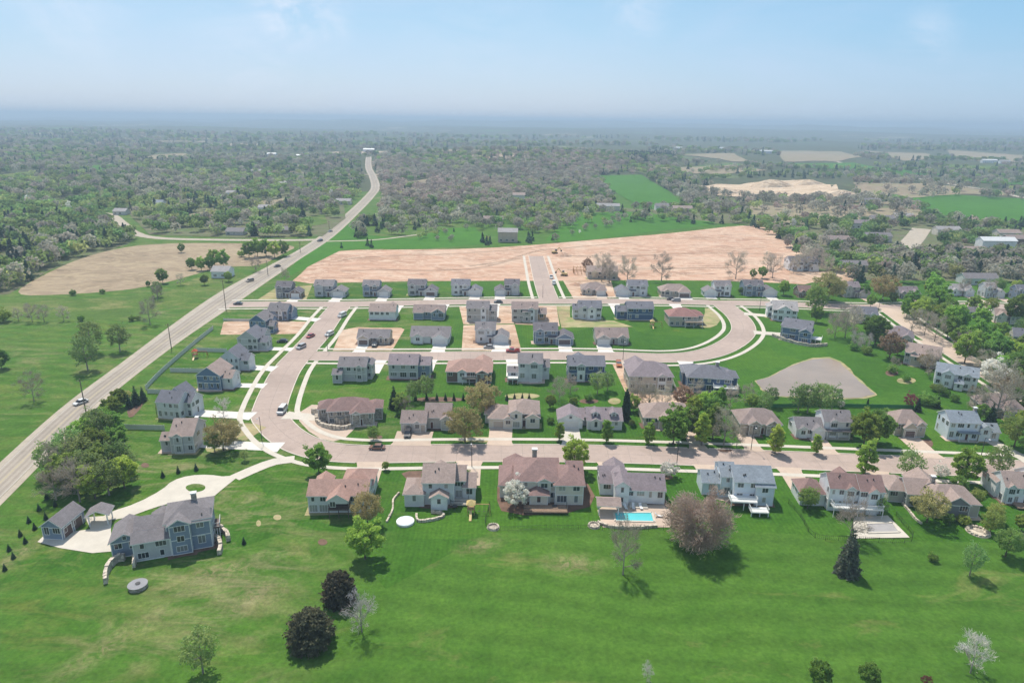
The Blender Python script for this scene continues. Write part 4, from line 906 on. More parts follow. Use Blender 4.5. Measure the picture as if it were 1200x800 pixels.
# ================================================================ main street, south side, backs towards us
def ex_B(root, rfs, mw):
    m = MB(); m.box(-4.3, -3.9, -3.4, 0, 0, 3.4)
house('salmon-roofed ranch with dark deck', 'wide ranch house with salmon roof, white walls and dark covered deck', 399, 604, 2, [(-9.5, 9, 1.5, 10, 4.8, 'gx'), (-.5, 9.2, 8, 17, 4.4, 'h'), (-2.6, 3.4, -1.6, 6, 4.9, 'gy', 4.0), (-9, -4, 7, 12.5, 4.6, 'gy')], 'lgrey', 'rpink', decks=[(-2.6, 3.6, -1.6, 1.5, 2.5, 'deckdark', 'deckdark')], drives=[(4.5, 17, 1, 7, 'drive_tan')], dmat='drive_tan')
house('light grey house with glazed sunroom', 'light grey two-storey house with tan roofs and a white-gabled sunroom at the back', 515, 596, 1, [(-4.2, 4.2, 2, 12, 6.2, 'gx'), (-9, -3.8, 1, 9, 3.6, 'h'), (-1.8, 2.5, -.6, 4, 3.4, 'gy'), (3.6, 7, 5, 13, 5.2, 'gx'), (6.5, 9.8, 4.5, 12, 3.6, 'gx'), (-3, 2, 9, 15, 4.2, 'gy')], 'lgrey', 'rtan', decks=[(3.2, 8, 1.2, 4.2, .5, 'concrete', 'metal_dark', False)], drives=[(7.2, 12, 1, 6.5, 'drive_tan')], dmat='drive_tan', wall_of={2: 'white'})
house('maroon hip-roofed mansion', 'large white house with steep maroon hipped roof and brick patio', 638, 593, 0, [(-7, 4.2, 2, 14, 6.0, 'h'), (3, 10.2, .8, 11, 5.6, 'h'), (6.5, 10.4, 5, 14, 5.2, 'gx'), (-11, -5, 4, 14, 3.6, 'h'), (-3.4, 1.2, -.4, 4, 3.4, 'h'), (-10, -4, 12, 18, 3.4, 'gy')], 'cream', 'rmaroon', decks=[(-5, 6, -3.8, -.5, .7, 'deckwood', 'metal_dark', False)], drives=[(-7, 18, 1, 7, 'drive_tan')], dmat='drive_tan', chim=[(0, -2, 11, 10)], wins=1.1)
house('white pool house with grey roof', 'white house with steep left gable and grey roof behind the turquoise pool', 741, 593, -2, [(-7.5, 9, 1.5, 11, 3.9, 'gx'), (-8, -3.4, 0, 10, 5.4, 'gy'), (-12.5, -7.5, 6, 16, 3.4, 'gx'), (-10, -3, 12, 19, 3.2, 'gy')], 'white', 'rlilac', drives=[(-7, 19, 1, 6, 'drive_tan')], dmat='drive_tan', decks=[(-3, 3, -1.6, 1.5, .4, 'concrete', None, False)], wins=1.0)
house('white two-storey house with white deck', 'bluish white two-storey house with grey roof and large white raised deck', 868, 592, -3, [(-2, 9, 1, 10, 6.2, 'gx'), (-5, -1, 4, 12, 6.0, 'gx'), (-10, -4.5, 5, 12, 3.6, 'gx'), (4, 9.3, .2, 6, 5.4, 'gx')], 'ltblue', 'rblue', decks=[(-3.5, 4, -2.6, 1, 2.4, 'trim', 'trim'), (1.5, 6.5, -5.4, -2.6, 1.2, 'trim', 'trim')], drives=[(-5, 12, 1, 6, 'drive_tan')], dmat='drive_tan', wins=1.1)
house('white house with maroon roof', 'long white two-storey house with maroon roof and full-width white deck', 991, 602, -4, [(-9.5, 2.5, 1.5, 10.5, 6.2, 'gx'), (1.5, 10.5, .6, 10, 6.2, 'gx'), (4.5, 8.5, -.2, 5, 6.0, 'gy'), (-19, -9.6, 4, 13, 3.4, 'h'), (-4, 4, 9, 15, 4.6, 'gy')], 'white', 'rmaroon', decks=[(-9, 9.5, -2.6, .6, 2.6, 'trim', 'trim')], drives=[(-14, 13, 1, 6, 'drive_tan')], dmat='drive_tan', wins=1.1)
house('big tan-roofed ranch with dark gable', 'sprawling tan-roofed ranch house with a dark glazed back gable', 1095, 606, -7, [(-5, 11, 1, 11, 3.8, 'h'), (-.6, 7, -.6, 7, 4.0, 'gy'), (-10, 0, 5, 14, 3.6, 'gx'), (-15, -8, 7, 16, 3.4, 'h'), (-6, 3, 8, 17, 3.6, 'gy')], 'greige', 'rtan', wall_of={1: 'dgrey'}, chim=[(0, -1.2, 8, 7.4)], drives=[(-11, 16, 1, 6, 'drive_tan')], dmat='drive_tan')
house('tan-roofed house at the right edge', 'white-gabled house with tan-grey roof and brick terrace at the right edge', 1190, 594, -8, [(-7, 4, 2, 12, 4.6, 'gx'), (-8, -3, 6, 16, 4.2, 'gy'), (4, 14, 4, 14, 5.4, 'gx')], 'white', 'rtan', decks=[(-3, 6, -2.2, 2, .6, 'deckwood', None, False)])

# ================================================================ round the pond and the east street
house('white house with stone steps', 'white and grey gabled house on the outer side of the bend', 908, 376, -12, [(-5, 7, 0, 12, 5.4, 'gx'), (-7, 0, 5, 12, 5.2, 'gy'), (-3, 4, -1, 8, 5.6, 'gy')], 'white', 'rlight', drives=[(-6, 8, (-1, .1), 5, 'concrete')])
house('blue-grey house above the pond', 'blue-grey house with white deck and stone wall above the pond lawn', 934, 400, -28, [(-7, 6, 0, 11, 5.8, 'gx'), (1, 6.5, -2.5, 5, 5.2, 'gy'), (-8, -2, 4, 11, 5.4, 'gy')], 'blue', 'rslate', decks=[(6, 11, -1, 4, 2.4, 'trim', 'trim')], drives=[(-8, 8, (-1, -.25), 5, 'concrete')])
house('slate-roofed house on the east corner', 'tan house with dark slate roof on the corner of the east street', 1012, 379, -6, [(-8, 6, 0, 10, 4.6, 'gx'), (-9, -4, 2, 9, 4.4, 'gy')], 'yellow', 'rslate')
house('purple-grey roofed house by the green tree', 'low house with purple-grey roof between the round green tree and the east street', 1055, 404, -32, [(-7, 7, 0, 12, 4.2, 'h'), (2, 8, -2, 6, 4.0, 'gy')], 'greige', 'rlilac')
house('brown house with grey end wall', 'brown-roofed house with grey gable end facing the pond', 1080, 429, -32, [(-8, 8, 0, 11, 4.8, 'gx'), (-5, 0, -1.5, 5, 4.0, 'gx')], 'tan', 'rtan', drives=[(0, 11, 1, 5, 'drive_tan')], wins=1.1)
house('white house with blue-grey roof', 'white two-storey house with pale blue-grey roof and dark covered porch', 1119, 455, -30, [(-8.5, 8.5, 0, 9, 5.4, 'gx'), (-6, -1, -1, 4, 5.2, 'gy'), (-.5, 3, -2.4, 0, 2.8, 'gx')], 'white', 'rblue', wins=1.2)
house('slate house by the right edge', 'slate-roofed low house among green trees at the right edge', 1192, 404, -22, [(-9, 9, 0, 11, 3.4, 'gx'), (-4, 3, -2, 6, 3.3, 'gy')], 'greige', 'rslate')
house('twin tan-gabled house', 'tan house with twin pointed gables beyond the east street', 1180, 379, -18, [(-9, 9, 1, 11, 3.4, 'gx'), (-8, -1, -1, 8, 3.6, 'gy'), (2, 9, -1, 8, 3.6, 'gy')], 'cream', 'rtan')
house('small grey shed-like house', 'small grey house half hidden between green trees by the far road', 1133, 372, -10, [(-5, 5, 0, 7, 3, 'gx')], 'grey', 'rgrey')
# ================================================================ tree prototypes
M['bark'] = mottled('bark', (.13, .1, .08), .2, 2, .9); M['bark_grey'] = mottled('grey_bark', (.3, .26, .23), .15, 2, .9)
LEAF = dict(
    green=leafmat('spring_leaves', (.27, .42, .08), (.4, .55, .12), .58), midgreen=leafmat('green_leaves', (.19, .32, .075), (.29, .43, .11), .58), lime=leafmat('lime_leaves', (.24, .36, .09), (.36, .44, .14), .58),
    olive=leafmat('olive_buds', (.36, .34, .14), (.48, .42, .2), .45), conifer=leafmat('needles', (.035, .08, .05), (.08, .14, .08), .2), yew=leafmat('dark_needles', (.1, .105, .065), (.23, .22, .13), .28),
    pink=leafmat('pink_buds', (.55, .39, .32), (.66, .52, .44), .42), bare=leafmat('twigs', (.36, .32, .25), (.5, .44, .36), .4), white=leafmat('white_blossom', (.7, .66, .58), (.8, .78, .72), .35),
    spruce=leafmat('blue_needles', (.11, .135, .1), (.22, .25, .18), .25), russet=leafmat('russet_leaves', (.33, .23, .15), (.46, .34, .22), .4), red=leafmat('red_leaves', (.22, .07, .07), (.34, .13, .1), .4), silver=leafmat('silver_twigs', (.5, .45, .4), (.62, .56, .58), .25), wisp=leafmat('pale_spring_leaves', (.2, .32, .1), (.3, .4, .16), .58))
def limb_skeleton(rnd, h, r, levels, spread=.9, base=.22, nb=(6, 5, 4), up=.55):
    """list of (a, b, r0, r1) and the tips"""
    segs = []; tips = []
    top = Vector((rnd.uniform(-.3, .3), rnd.uniform(-.3, .3), h * .92)); tr = h * .018 + .05
    trunk = [Vector((0, 0, 0)), Vector((0, 0, h * base)), Vector((top.x * .5, top.y * .5, h * .6)), top]
    for i in range(3): segs.append((trunk[i], trunk[i + 1], tr * (1 - .3 * i), tr * (1 - .3 * (i + 1)) + .01))
    tips.append(top)
    def grow(a, d, L, rad, lv):
        b = a + d * L; mid = (a + b) / 2 + Vector([rnd.uniform(-.08, .08) * L for _ in range(3)])
        segs.append((a, mid, rad, rad * .8)); segs.append((mid, b, rad * .8, rad * .55))
        if lv <= 0: tips.append(b); return
        for _ in range(nb[min(len(nb) - 1, levels - lv)]):
            t = rnd.uniform(.35, 1); q = a + (b - a) * t
            nd = (d + Vector([rnd.uniform(-1, 1) for _ in range(3)]) * spread).normalized(); nd.z = nd.z * .8 + .15; nd.normalize()
            grow(q, nd, L * rnd.uniform(.45, .7), rad * .5, lv - 1)
    n0 = nb[0] + 3
    for i in range(n0):
        t = base + (.85 - base) * (i + .5) / n0; an = i * 2.4 + rnd.uniform(-.3, .3)
        d = Vector((math.cos(an), math.sin(an), up + .5 * t)).normalized()
        grow(Vector((top.x * t * .7, top.y * t * .7, h * t)), d, r * (1.0 - .45 * max(0, t - .4)) * rnd.uniform(.6, .8), tr * .5 * (1.1 - t), levels - 1)
    return segs, tips
def seg_mesh(name, segs, mat, n=4):
    m = MB()
    for a, b, r0, r1 in segs:
        if (b - a).length > .01: m.cyl(a, b, max(r0, .012), max(r1, .01), n)
    return m.mesh(name, mat)
def quads_mesh(name, cen, size, mat, flat=0.0, nrm=None):
    """leaf clumps: one small bent card for each centre"""
    n = len(cen); cen = np.asarray(cen, float)
    u = RNG.normal(size=(n, 3)); u[:, 2] *= (1 - flat); u /= np.linalg.norm(u, axis=1)[:, None]
    t = RNG.normal(size=(n, 3)); v = np.cross(u, t); v /= np.linalg.norm(v, axis=1)[:, None]
    s = size * RNG.uniform(.6, 1.3, n)[:, None]
    vs = np.stack([cen - u * s - v * s * .55, cen + u * s * .2 - v * s * .8, cen + u * s + v * s * .3, cen - u * s * .3 + v * s * .75], 1).reshape(-1, 3)
    me = bpy.data.meshes.new(name); me.vertices.add(4 * n); me.vertices.foreach_set('co', vs.ravel())
    me.loops.add(4 * n); me.loops.foreach_set('vertex_index', np.arange(4 * n, dtype=np.int32))
    me.polygons.add(n); me.polygons.foreach_set('loop_start', np.arange(0, 4 * n, 4, dtype=np.int32)); me.polygons.foreach_set('loop_total', np.full(n, 4, dtype=np.int32))
    me.materials.append(mat); me.update(calc_edges=True); me.validate(); return me
def blob_points(tips, n, spread):
    tips = np.array([tuple(t) for t in tips]); idx = RNG.integers(0, len(tips), n)
    g = RNG.normal(size=(n, 3)); g /= np.linalg.norm(g, axis=1)[:, None]
    return tips[idx] + g * spread * RNG.uniform(.35, 1.0, n)[:, None] * np.array([1, 1, .75])
PROTO = {}
def proto_leafy(key, leaf, h=10, r=4, n=2600, size=.30, spread=1.0, seed=1, base=.18, bark='bark', fill=True, low=False):
    rnd = random.Random(seed); segs, tips = limb_skeleton(rnd, h, r, 2, .8, base, (6, 3))
    big = [t for t in tips if t.z > h * base]
    # fuller crown: leaf masses spread over an uneven egg round the limbs
    lumps = []
    for i in range(34):
        a = i * 2.39996 + rnd.uniform(-.3, .3); z = 1 - 2 * (i + .5) / 34; q = math.sqrt(1 - z * z); k = rnd.uniform(.62, .98)
        lumps.append(Vector((math.cos(a) * q * r * k, math.sin(a) * q * r * k, h * (.60 + .37 * z * k - .03))) if not low else Vector((math.cos(a) * q * r * k * (1.12 - .45 * (z + 1) / 2), math.sin(a) * q * r * k * (1.12 - .45 * (z + 1) / 2), h * (.53 + .45 * z * k))))
    big = big[::3] + lumps * 3 if fill else big
    PROTO[key] = (seg_mesh('trunk', [s for s in segs if s[2] > .03], M[bark], 5), quads_mesh('crown', blob_points(big, n, spread), size, LEAF[leaf]), h)
def proto_bare(key, leaf, h=10, r=4, seed=1, n=1500, size=.1, base=.12, bark='bark_grey', nb=(7, 5, 4), spread=.55, up=.55, dome=0):
    """leafless tree: three orders of limbs, and a veil of twigs and buds"""
    rnd = random.Random(seed); segs, tips = limb_skeleton(rnd, h, r, 3, .85, base, nb, up)
    thick = [s for s in segs if s[2] > .045]
    # twigs as thin cards from each tip
    T = []
    for t in tips:
        for _ in range(max(2, n // len(tips))):
            T.append(tuple(t + Vector((rnd.gauss(0, 1), rnd.gauss(0, 1), rnd.gauss(.3, 1))) * spread * .6))
    if dome:      # outer shell of fine twigs, thickest at the rim
        g_ = RNG.normal(size=(dome, 3)); g_ /= np.linalg.norm(g_, axis=1)[:, None]; k_ = RNG.uniform(.55, 1.0, dome) * (1 + .05 * np.sin(g_[:, 0] * 9 + g_[:, 1] * 7) + .07 * np.sin(g_[:, 2] * 13 + g_[:, 0] * 17) + .05 * np.sin(g_[:, 1] * 23))
        T += [tuple(q) for q in (g_ * k_[:, None] * [r * .98, r * .98, h * .47] + [0, 0, h * .5])]
    T = np.array(T); nT = len(T)
    org = np.array([0, 0, h * .35]); d = T - org; d /= np.linalg.norm(d, axis=1)[:, None]; d += RNG.normal(size=(nT, 3)) * .45; d /= np.linalg.norm(d, axis=1)[:, None]
    w = np.cross(d, RNG.normal(size=(nT, 3))); w /= np.linalg.norm(w, axis=1)[:, None]
    L = RNG.uniform(.35, 1.1, nT)[:, None] * h / 10; k = size * .32
    vs = np.stack([T - d * L * .5 - w * k, T - d * L * .5 + w * k, T + d * L * .5 + w * k * .4, T + d * L * .5 - w * k * .4], 1).reshape(-1, 3)
    me = bpy.data.meshes.new('crown'); me.vertices.add(4 * nT); me.vertices.foreach_set('co', vs.ravel()); me.loops.add(4 * nT); me.loops.foreach_set('vertex_index', np.arange(4 * nT, dtype=np.int32))
    me.polygons.add(nT); me.polygons.foreach_set('loop_start', np.arange(0, 4 * nT, 4, dtype=np.int32)); me.polygons.foreach_set('loop_total', np.full(nT, 4, dtype=np.int32)); me.materials.append(LEAF[leaf]); me.update(calc_edges=True)
    PROTO[key] = (seg_mesh('trunk', [s for s in segs if s[2] > .02], M[bark], 4), me, h)
def proto_conifer(key, leaf='conifer', h=10, r=2.6, n=3200, seed=1, power=.85, size=.28, round_=False):
    rnd = random.Random(seed); C = []
    lay = 15
    for i in range(lay):
        t = i / (lay - 1); z = h * (.05 + .93 * t)
        rr = r * (1 - t) ** power + .12 if not round_ else r * math.sqrt(max(.03, 1 - (max(0, t * 1.25 - .3)) ** 2)) * (1 if t > .1 else .85)
        nbr = max(3, int(15 * rr / r)); a0 = rnd.random() * 6
        for k in range(nbr):
            an = a0 + 2 * math.pi * k / nbr + rnd.uniform(-.2, .2); L = rr * rnd.uniform(.78, 1.12)
            m = max(6, int(n / 110 * L / r))
            for _ in range(m):
                s = rnd.random() ** .6; wdt = .32 * (1 - s * .5) * r / 2.6
                C.append((math.cos(an) * L * s + rnd.gauss(0, wdt), math.sin(an) * L * s + rnd.gauss(0, wdt), z - L * s * (.28 if not round_ else .05) + rnd.gauss(0, .12)))
    mb = MB(); mb.cyl((0, 0, 0), (0, 0, h * .93), h * .022, .02, 6)
    PROTO[key] = (mb.mesh('trunk', M['bark']), quads_mesh('crown', C, size, LEAF[leaf]), h)
for s in (1, 2, 3):
    proto_leafy('green%d' % s, 'green', seed=s, r=3.9, n=5600, size=.25); proto_leafy('mid%d' % s, 'midgreen', seed=s + 5, r=4.1, n=5600, size=.27); proto_bare('bare%d' % s, 'bare', seed=s + 9, r=4.3, n=2300)
for s in (1, 2):
    proto_leafy('lime%d' % s, 'lime', seed=s + 12, r=3.8, n=3800, size=.21, spread=1.2); proto_leafy('olive%d' % s, 'olive', seed=s + 15, r=4.8, n=4600, size=.2, spread=1.3)
    proto_conifer('conifer%d' % s, seed=s + 3); proto_leafy('wisp%d' % s, 'wisp', seed=s + 18, r=3.4, n=1700, size=.22, spread=1.1, bark='bark_grey')
    proto_bare('silver%d' % s, 'silver', seed=s + 20, r=4, n=1500, size=.13)
for s in (1, 2):
    proto_leafy('pear%d' % s, 'green', seed=s + 50, r=2.5, n=4600, size=.24, base=.07, spread=.75, low=True)
proto_conifer('yew1', 'yew', h=10, r=5.4, n=14000, seed=8, round_=True, size=.28); proto_conifer('yew2', 'yew', h=10, r=4.6, n=12000, seed=9, round_=True, size=.3)
proto_conifer('spruce1', 'spruce', h=10, r=3.4, n=5200, seed=14, power=.75)
proto_conifer('column1', 'conifer', h=10, r=1.3, n=2500, seed=15, power=.35)
proto_bare('pink1', 'pink', up=.4, dome=5200, seed=31, r=6.6, n=6500, size=.24, base=.06, nb=(10, 6, 4), spread=.8)
proto_leafy('white1', 'white', seed=33, r=5, n=3200, size=.26, spread=1.1, bark='bark_grey'); proto_leafy('russet1', 'russet', seed=34, r=4, n=2200, size=.26, spread=1.1); proto_leafy('red1', 'red', seed=35, r=4.5, n=1700, size=.25)
proto_leafy('bush1', 'midgreen', h=10, r=6, n=900, size=.7, spread=2, seed=41, base=.02)
KINDN = dict(pear=('leafy_tree', 'tree', 'upright bright green street tree'), green=('leafy_tree', 'tree', 'bright green leafy tree'), mid=('leafy_tree', 'tree', 'dense green tree'), lime=('budding_tree', 'tree', 'yellow-green budding tree'), olive=('budding_tree', 'tree', 'golden olive budding tree'),
             bare=('bare_tree', 'tree', 'bare grey-brown tree'), conifer=('conifer', 'conifer', 'dark conical evergreen'), yew=('round_pine', 'pine', 'dark rounded pine'), spruce=('spruce_tree', 'spruce', 'dark grey spruce'), column=('column_evergreen', 'evergreen', 'slim dark column evergreen'),
             pink=('budding_tree', 'tree', 'wide pinkish bare tree'), white=('blossom_tree', 'blossom tree', 'white blossoming tree'), russet=('budding_tree', 'tree', 'russet-orange budding tree'), red=('red_leaf_tree', 'tree', 'dark red-leaved tree'),
             silver=('bare_tree', 'tree', 'silvery bare tree'), wisp=('budding_tree', 'tree', 'wispy pale green young tree'), bush=('shrub', 'shrub', 'low dark green shrub'))
TREES = []
def tree(kind_, px, py, hp, wide=1.0, label=None):
    """px,py: foot of the trunk in the photograph; hp: height in photograph pixels"""
    ks = [k for k in PROTO if k.rstrip('0123456789') == kind_]; k = ks[(int(px) * 7 + int(py)) % len(ks)]
    tm, cm, h0 = PROTO[k]; g = P(px, py); h = hp * (.9 if kind_ in ('green', 'mid', 'lime', 'olive') else 1) / max(.2, pxm(g)); s = h / h0
    if kind_ in ('green', 'mid'): wide *= .92
    nm, cat, base = KINDN[kind_]
    rnd = random.Random(int(px * 31 + py)); e = empty(nm, (g.x, g.y, H(g.x, g.y) - .05), rnd.uniform(0, 6.28))
    e.scale = (s * wide, s * wide, s)
    link('trunk', tm, e); link('crown', cm, e)
    e['category'] = cat; e['group'] = {'tree': 'trees of the neighbourhood', 'conifer': 'dark evergreens', 'shrub': 'garden shrubs'}.get(cat, cat + 's on the lawns')
    if label: e['label'] = label
    TREES.append((e, base, px, py, hp)); return e
TL = []
# --- the open meadow in front
tree('yew', 364, 754, 38, 1.08, 'larger of two dark rounded pines on the meadow, the one nearer us')
tree('yew', 398, 705, 35, 1.0, 'smaller dark rounded pine on the meadow touching the silvery bare tree')
tree('silver', 424, 740, 40, .95, 'small silvery bare tree on the meadow beside the dark rounded pines')
tree('wisp', 238, 788, 52, .95, 'wispy pale green young tree alone on the bottom left meadow')
tree('green', 428, 655, 50, 1.1, 'bright round green tree behind the salmon-roofed ranch, casting a dark shadow')
tree('olive', 431, 616, 46, .8, 'pale yellowish budding tree against the salmon-roofed ranch')
tree('green', 374, 556, 40, 1.05, 'green tree on the lawn corner where the estate drive meets the street')
tree('pink', 817, 641, 48, 1.0, 'huge pinkish bare tree right of the turquoise pool')
tree('bare', 730, 673, 54, .8, 'bare brown tree on the meadow below the turquoise pool')
tree('spruce', 992, 671, 50, .78, 'dark grey spruce standing alone on the meadow')
tree('bare', 996, 632, 42, .95, 'bare tan tree in front of the covered pool')
tree('lime', 946, 596, 28, 1.0, 'yellow-green tree beside the white house with maroon roof')
tree('wisp', 1136, 674, 40, .8, 'faint pale budding tree on the meadow below the tan-roofed ranch')
tree('lime', 1178, 652, 38, 1.0, 'yellowish half-bare tree near the stone fire circle')
tree('lime', 1160, 625, 30, 1.0); tree('silver', 1137, 788, 42, .95, 'small silvery pink tree at the bottom right of the meadow')
tree('mid', 958, 806, 36, .9, 'left of two dark green tree tops at the bottom edge'); tree('mid', 1016, 806, 34, .9, 'right of two dark green tree tops at the bottom edge')
tree('red', 1085, 803, 12, 1, 'tiny red shrub at the bottom edge of the meadow'); tree('silver', 758, 799, 22, .7, 'small whitish half-bare tree at the bottom edge')
tree('bush', 1093, 657, 8)
# --- main street, garden side
tree('white', 604, 594, 31, .95, 'white blossoming tree in front of the maroon hip-roofed mansion')
tree('white', 783, 559, 18, 1.2, 'small white blossoming tree on a round bed beside the street')
tree('green', 673, 552, 44, .95); tree('green', 603, 545, 8, 1)
for a in [('mid', 452, 551, 12), ('bush', 598, 547, 5), ('wisp', 547, 563, 14), ('bush', 497, 559, 5), ('bush', 1068, 592, 8), ('bush', 1085, 600, 9), ('bush', 1110, 612, 10), ('bush', 1128, 614, 10), ('mid', 1122, 580, 26), ('lime', 1143, 592, 22), ('wisp', 1030, 603, 22), ('white', 1102, 560, 16),
          ('olive', 1086, 612, 40), ('mid', 1197, 622, 22), ('lime', 1165, 612, 26), ('mid', 1022, 552, 5), ('bare', 1195, 640, 14),
          ('lime', 438, 516, 20), ('pear', 656, 516, 22), ('pear', 711, 519, 28), ('pear', 760, 521, 28), ('green', 789, 521, 48), ('mid', 802, 512, 42), ('pear', 822, 522, 40), ('pear', 835, 514, 42), ('bare', 848, 522, 38), ('bare', 863, 524, 24), ('pear', 908, 531, 34), ('pear', 956, 532, 24),
          ('green', 1012, 522, 46), ('mid', 1028, 520, 44), ('pear', 998, 512, 26), ('pear', 1013, 556, 42), ('wisp', 1064, 562, 38), ('green', 1130, 566, 46), ('wisp', 1168, 558, 38), ('lime', 1188, 524, 42), ('green', 1200, 516, 44), ('mid', 1208, 535, 40),
          ('mid', 740, 500, 10), ('bush', 655, 500, 6), ('mid', 785, 505, 20), ('bush', 645, 496, 7),
          # between the two rows
          ('olive', 545, 518, 46), ('olive', 565, 487, 44), ('olive', 528, 500, 22), ('wisp', 500, 468, 30), ('wisp', 484, 470, 26), ('conifer', 462, 478, 26), ('mid', 470, 484, 26), ('bare', 475, 486, 20), ('column', 733, 492, 36), ('conifer', 760, 488, 20), ('wisp', 700, 462, 28), ('wisp', 712, 458, 24), ('bare', 655, 470, 24), ('bare', 668, 462, 20),
          ('bare', 760, 478, 26), ('bare', 746, 474, 28), ('russet', 800, 478, 28), ('bare', 775, 482, 26), ('bare', 815, 470, 22), ('mid', 742, 482, 22), ('green', 825, 488, 34), ('mid', 835, 496, 34), ('pear', 843, 480, 28), ('bare', 855, 478, 24), ('green', 812, 490, 30), ('mid', 880, 480, 22), ('bare', 875, 472, 20), ('mid', 645, 478, 18), ('bush', 690, 470, 8), ('bush', 672, 474, 8),
          ('wisp', 903, 476, 24), ('wisp', 896, 484, 26), ('wisp', 935, 482, 32), ('wisp', 946, 484, 36), ('wisp', 960, 485, 38), ('wisp', 974, 482, 32), ('column', 1016, 477, 10), ('white', 985, 478, 9), ('red', 1066, 478, 18), ('conifer', 1075, 482, 16), ('bush', 1092, 476, 12), ('bush', 1082, 474, 12), ('conifer', 1098, 478, 14),
          ('mid', 1148, 494, 24), ('conifer', 1160, 496, 24), ('conifer', 1150, 484, 20), ('bare', 1166, 492, 56), ('russet', 1180, 472, 34), ('bare', 1140, 480, 26), ('mid', 1195, 482, 30),
          # east of the bend
          ('lime', 955, 366, 38), ('olive', 969, 354, 40), ('lime', 970, 352, 30), ('mid', 948, 350, 12), ('green', 918, 346, 20), ('green', 956, 378, 22), ('bare', 990, 396, 34), ('bare', 1000, 388, 26), ('mid', 1025, 404, 38), ('mid', 1021, 396, 30), ('russet', 1042, 420, 32), ('silver', 1002, 408, 18), ('silver', 1012, 412, 20), ('bare', 978, 396, 28), ('bare', 1047, 433, 14), ('bush', 1015, 415, 9), ('bush', 1000, 410, 8), ('mid', 1052, 416, 18),
          ('olive', 1034, 352, 34), ('mid', 1046, 355, 14), ('green', 1093, 352, 34), ('green', 1098, 366, 36), ('green', 1076, 378, 32), ('mid', 1068, 368, 30), ('mid', 1106, 385, 32), ('green', 1118, 392, 40), ('mid', 1110, 396, 30), ('green', 1130, 426, 42), ('green', 1146, 405, 34), ('green', 1160, 418, 34), ('mid', 1168, 430, 40), ('green', 1186, 432, 36), ('mid', 1195, 452, 44), ('mid', 1180, 440, 30), ('bare', 1095, 400, 28), ('bare', 1083, 393, 26), ('bare', 1150, 440, 26),
          ('white', 1162, 452, 32), ('silver', 1178, 462, 24), ('bare', 1088, 440, 28), ('olive', 1084, 432, 20), ('russet', 1185, 456, 22), ('mid', 1190, 380, 40), ('mid', 1202, 372, 34), ('lime', 1168, 345, 22), ('bare', 1158, 348, 18), ('bush', 1045, 437, 9), ('bush', 1062, 447, 7), ('bush', 1095, 458, 8), ('bush', 1108, 464, 8), ('bush', 1118, 470, 8), ('wisp', 1100, 462, 14), ('mid', 1200, 418, 30), ('green', 1205, 400, 28),
          ('green', 1062, 372, 24), ('lime', 1084, 372, 28), ('green', 1096, 380, 26), ('wisp', 1105, 378, 26), ('green', 1122, 408, 30), ('lime', 1136, 414, 30), ('mid', 1153, 428, 32), ('green', 1172, 446, 34), ('lime', 1188, 462, 30), ('bare', 1068, 388, 24), ('bare', 1128, 418, 26), ('green', 1148, 384, 28), ('mid', 1140, 368, 24), ('lime', 1160, 366, 20), ('green', 1170, 400, 26), ('wisp', 1196, 396, 26), ('green', 1020, 360, 18), ('olive', 985, 346, 20), ('mid', 1012, 348, 18), ('green', 1088, 346, 20), ('mid', 1150, 342, 16), ('green', 1190, 344, 18), ('bare', 1128, 346, 18), ('green', 1178, 420, 30), ('lime', 1203, 440, 34), ('green', 1112, 372, 26),
          # around the soil field
          ('bare', 705, 330, 30), ('bare', 714, 332, 26), ('bare', 735, 331, 28), ('bare', 775, 330, 30), ('bare', 862, 327, 30), ('mid', 893, 326, 16), ('bare', 905, 326, 26), ('mid', 882, 326, 12), ('bare', 942, 318, 24), ('bare', 955, 316, 24), ('bare', 930, 320, 18), ('bare', 899, 316, 18), ('russet', 688, 318, 16), ('mid', 868, 345, 10), ('bush', 830, 346, 5), ('bare', 968, 322, 22),
          # estate side and the highway
          ('conifer', 160, 474, 22), ('conifer', 152, 478, 16), ('conifer', 168, 470, 17), ('mid', 141, 478, 26), ('olive', 148, 470, 14), ('mid', 132, 492, 30), ('olive', 262, 528, 40), ('olive', 272, 516, 26), ('lime', 252, 530, 28), ('silver', 262, 488, 20), ('wisp', 287, 540, 14),
          # left pasture
          ('wisp', 103, 434, 42), ('wisp', 109, 414, 40), ('wisp', 141, 412, 34), ('bare', 40, 470, 30), ('bare', 176, 380, 28), ('mid', 191, 332, 20), ('wisp', 185, 348, 20), ('bare', 22, 376, 14), ('bare', 38, 377, 20), ('bare', 52, 377, 18), ('bare', 75, 376, 16), ('bush', 95, 376, 6), ('bush', 155, 376, 6), ('bush', 162, 375, 5), ('bush', 5, 377, 14), ('mid', 2, 432, 26),
          ('mid', 213, 296, 12), ('mid', 225, 316, 16), ('green', 236, 317, 18), ('mid', 246, 316, 18), ('green', 262, 314, 24), ('mid', 252, 312, 22), ('mid', 240, 334, 14), ('bare', 212, 334, 12), ('mid', 292, 302, 22), ('green', 302, 301, 24), ('mid', 312, 300, 22), ('green', 322, 302, 22), ('mid', 332, 300, 20), ('bare', 300, 318, 16), ('mid', 268, 330, 14), ('bare', 185, 352, 16), ('mid', 174, 336, 8), ('bush', 120, 344, 5), ('bush', 86, 346, 6), ('bare', 335, 330, 14), ('bush', 283, 301, 7)]:
    tree(*a[:4])
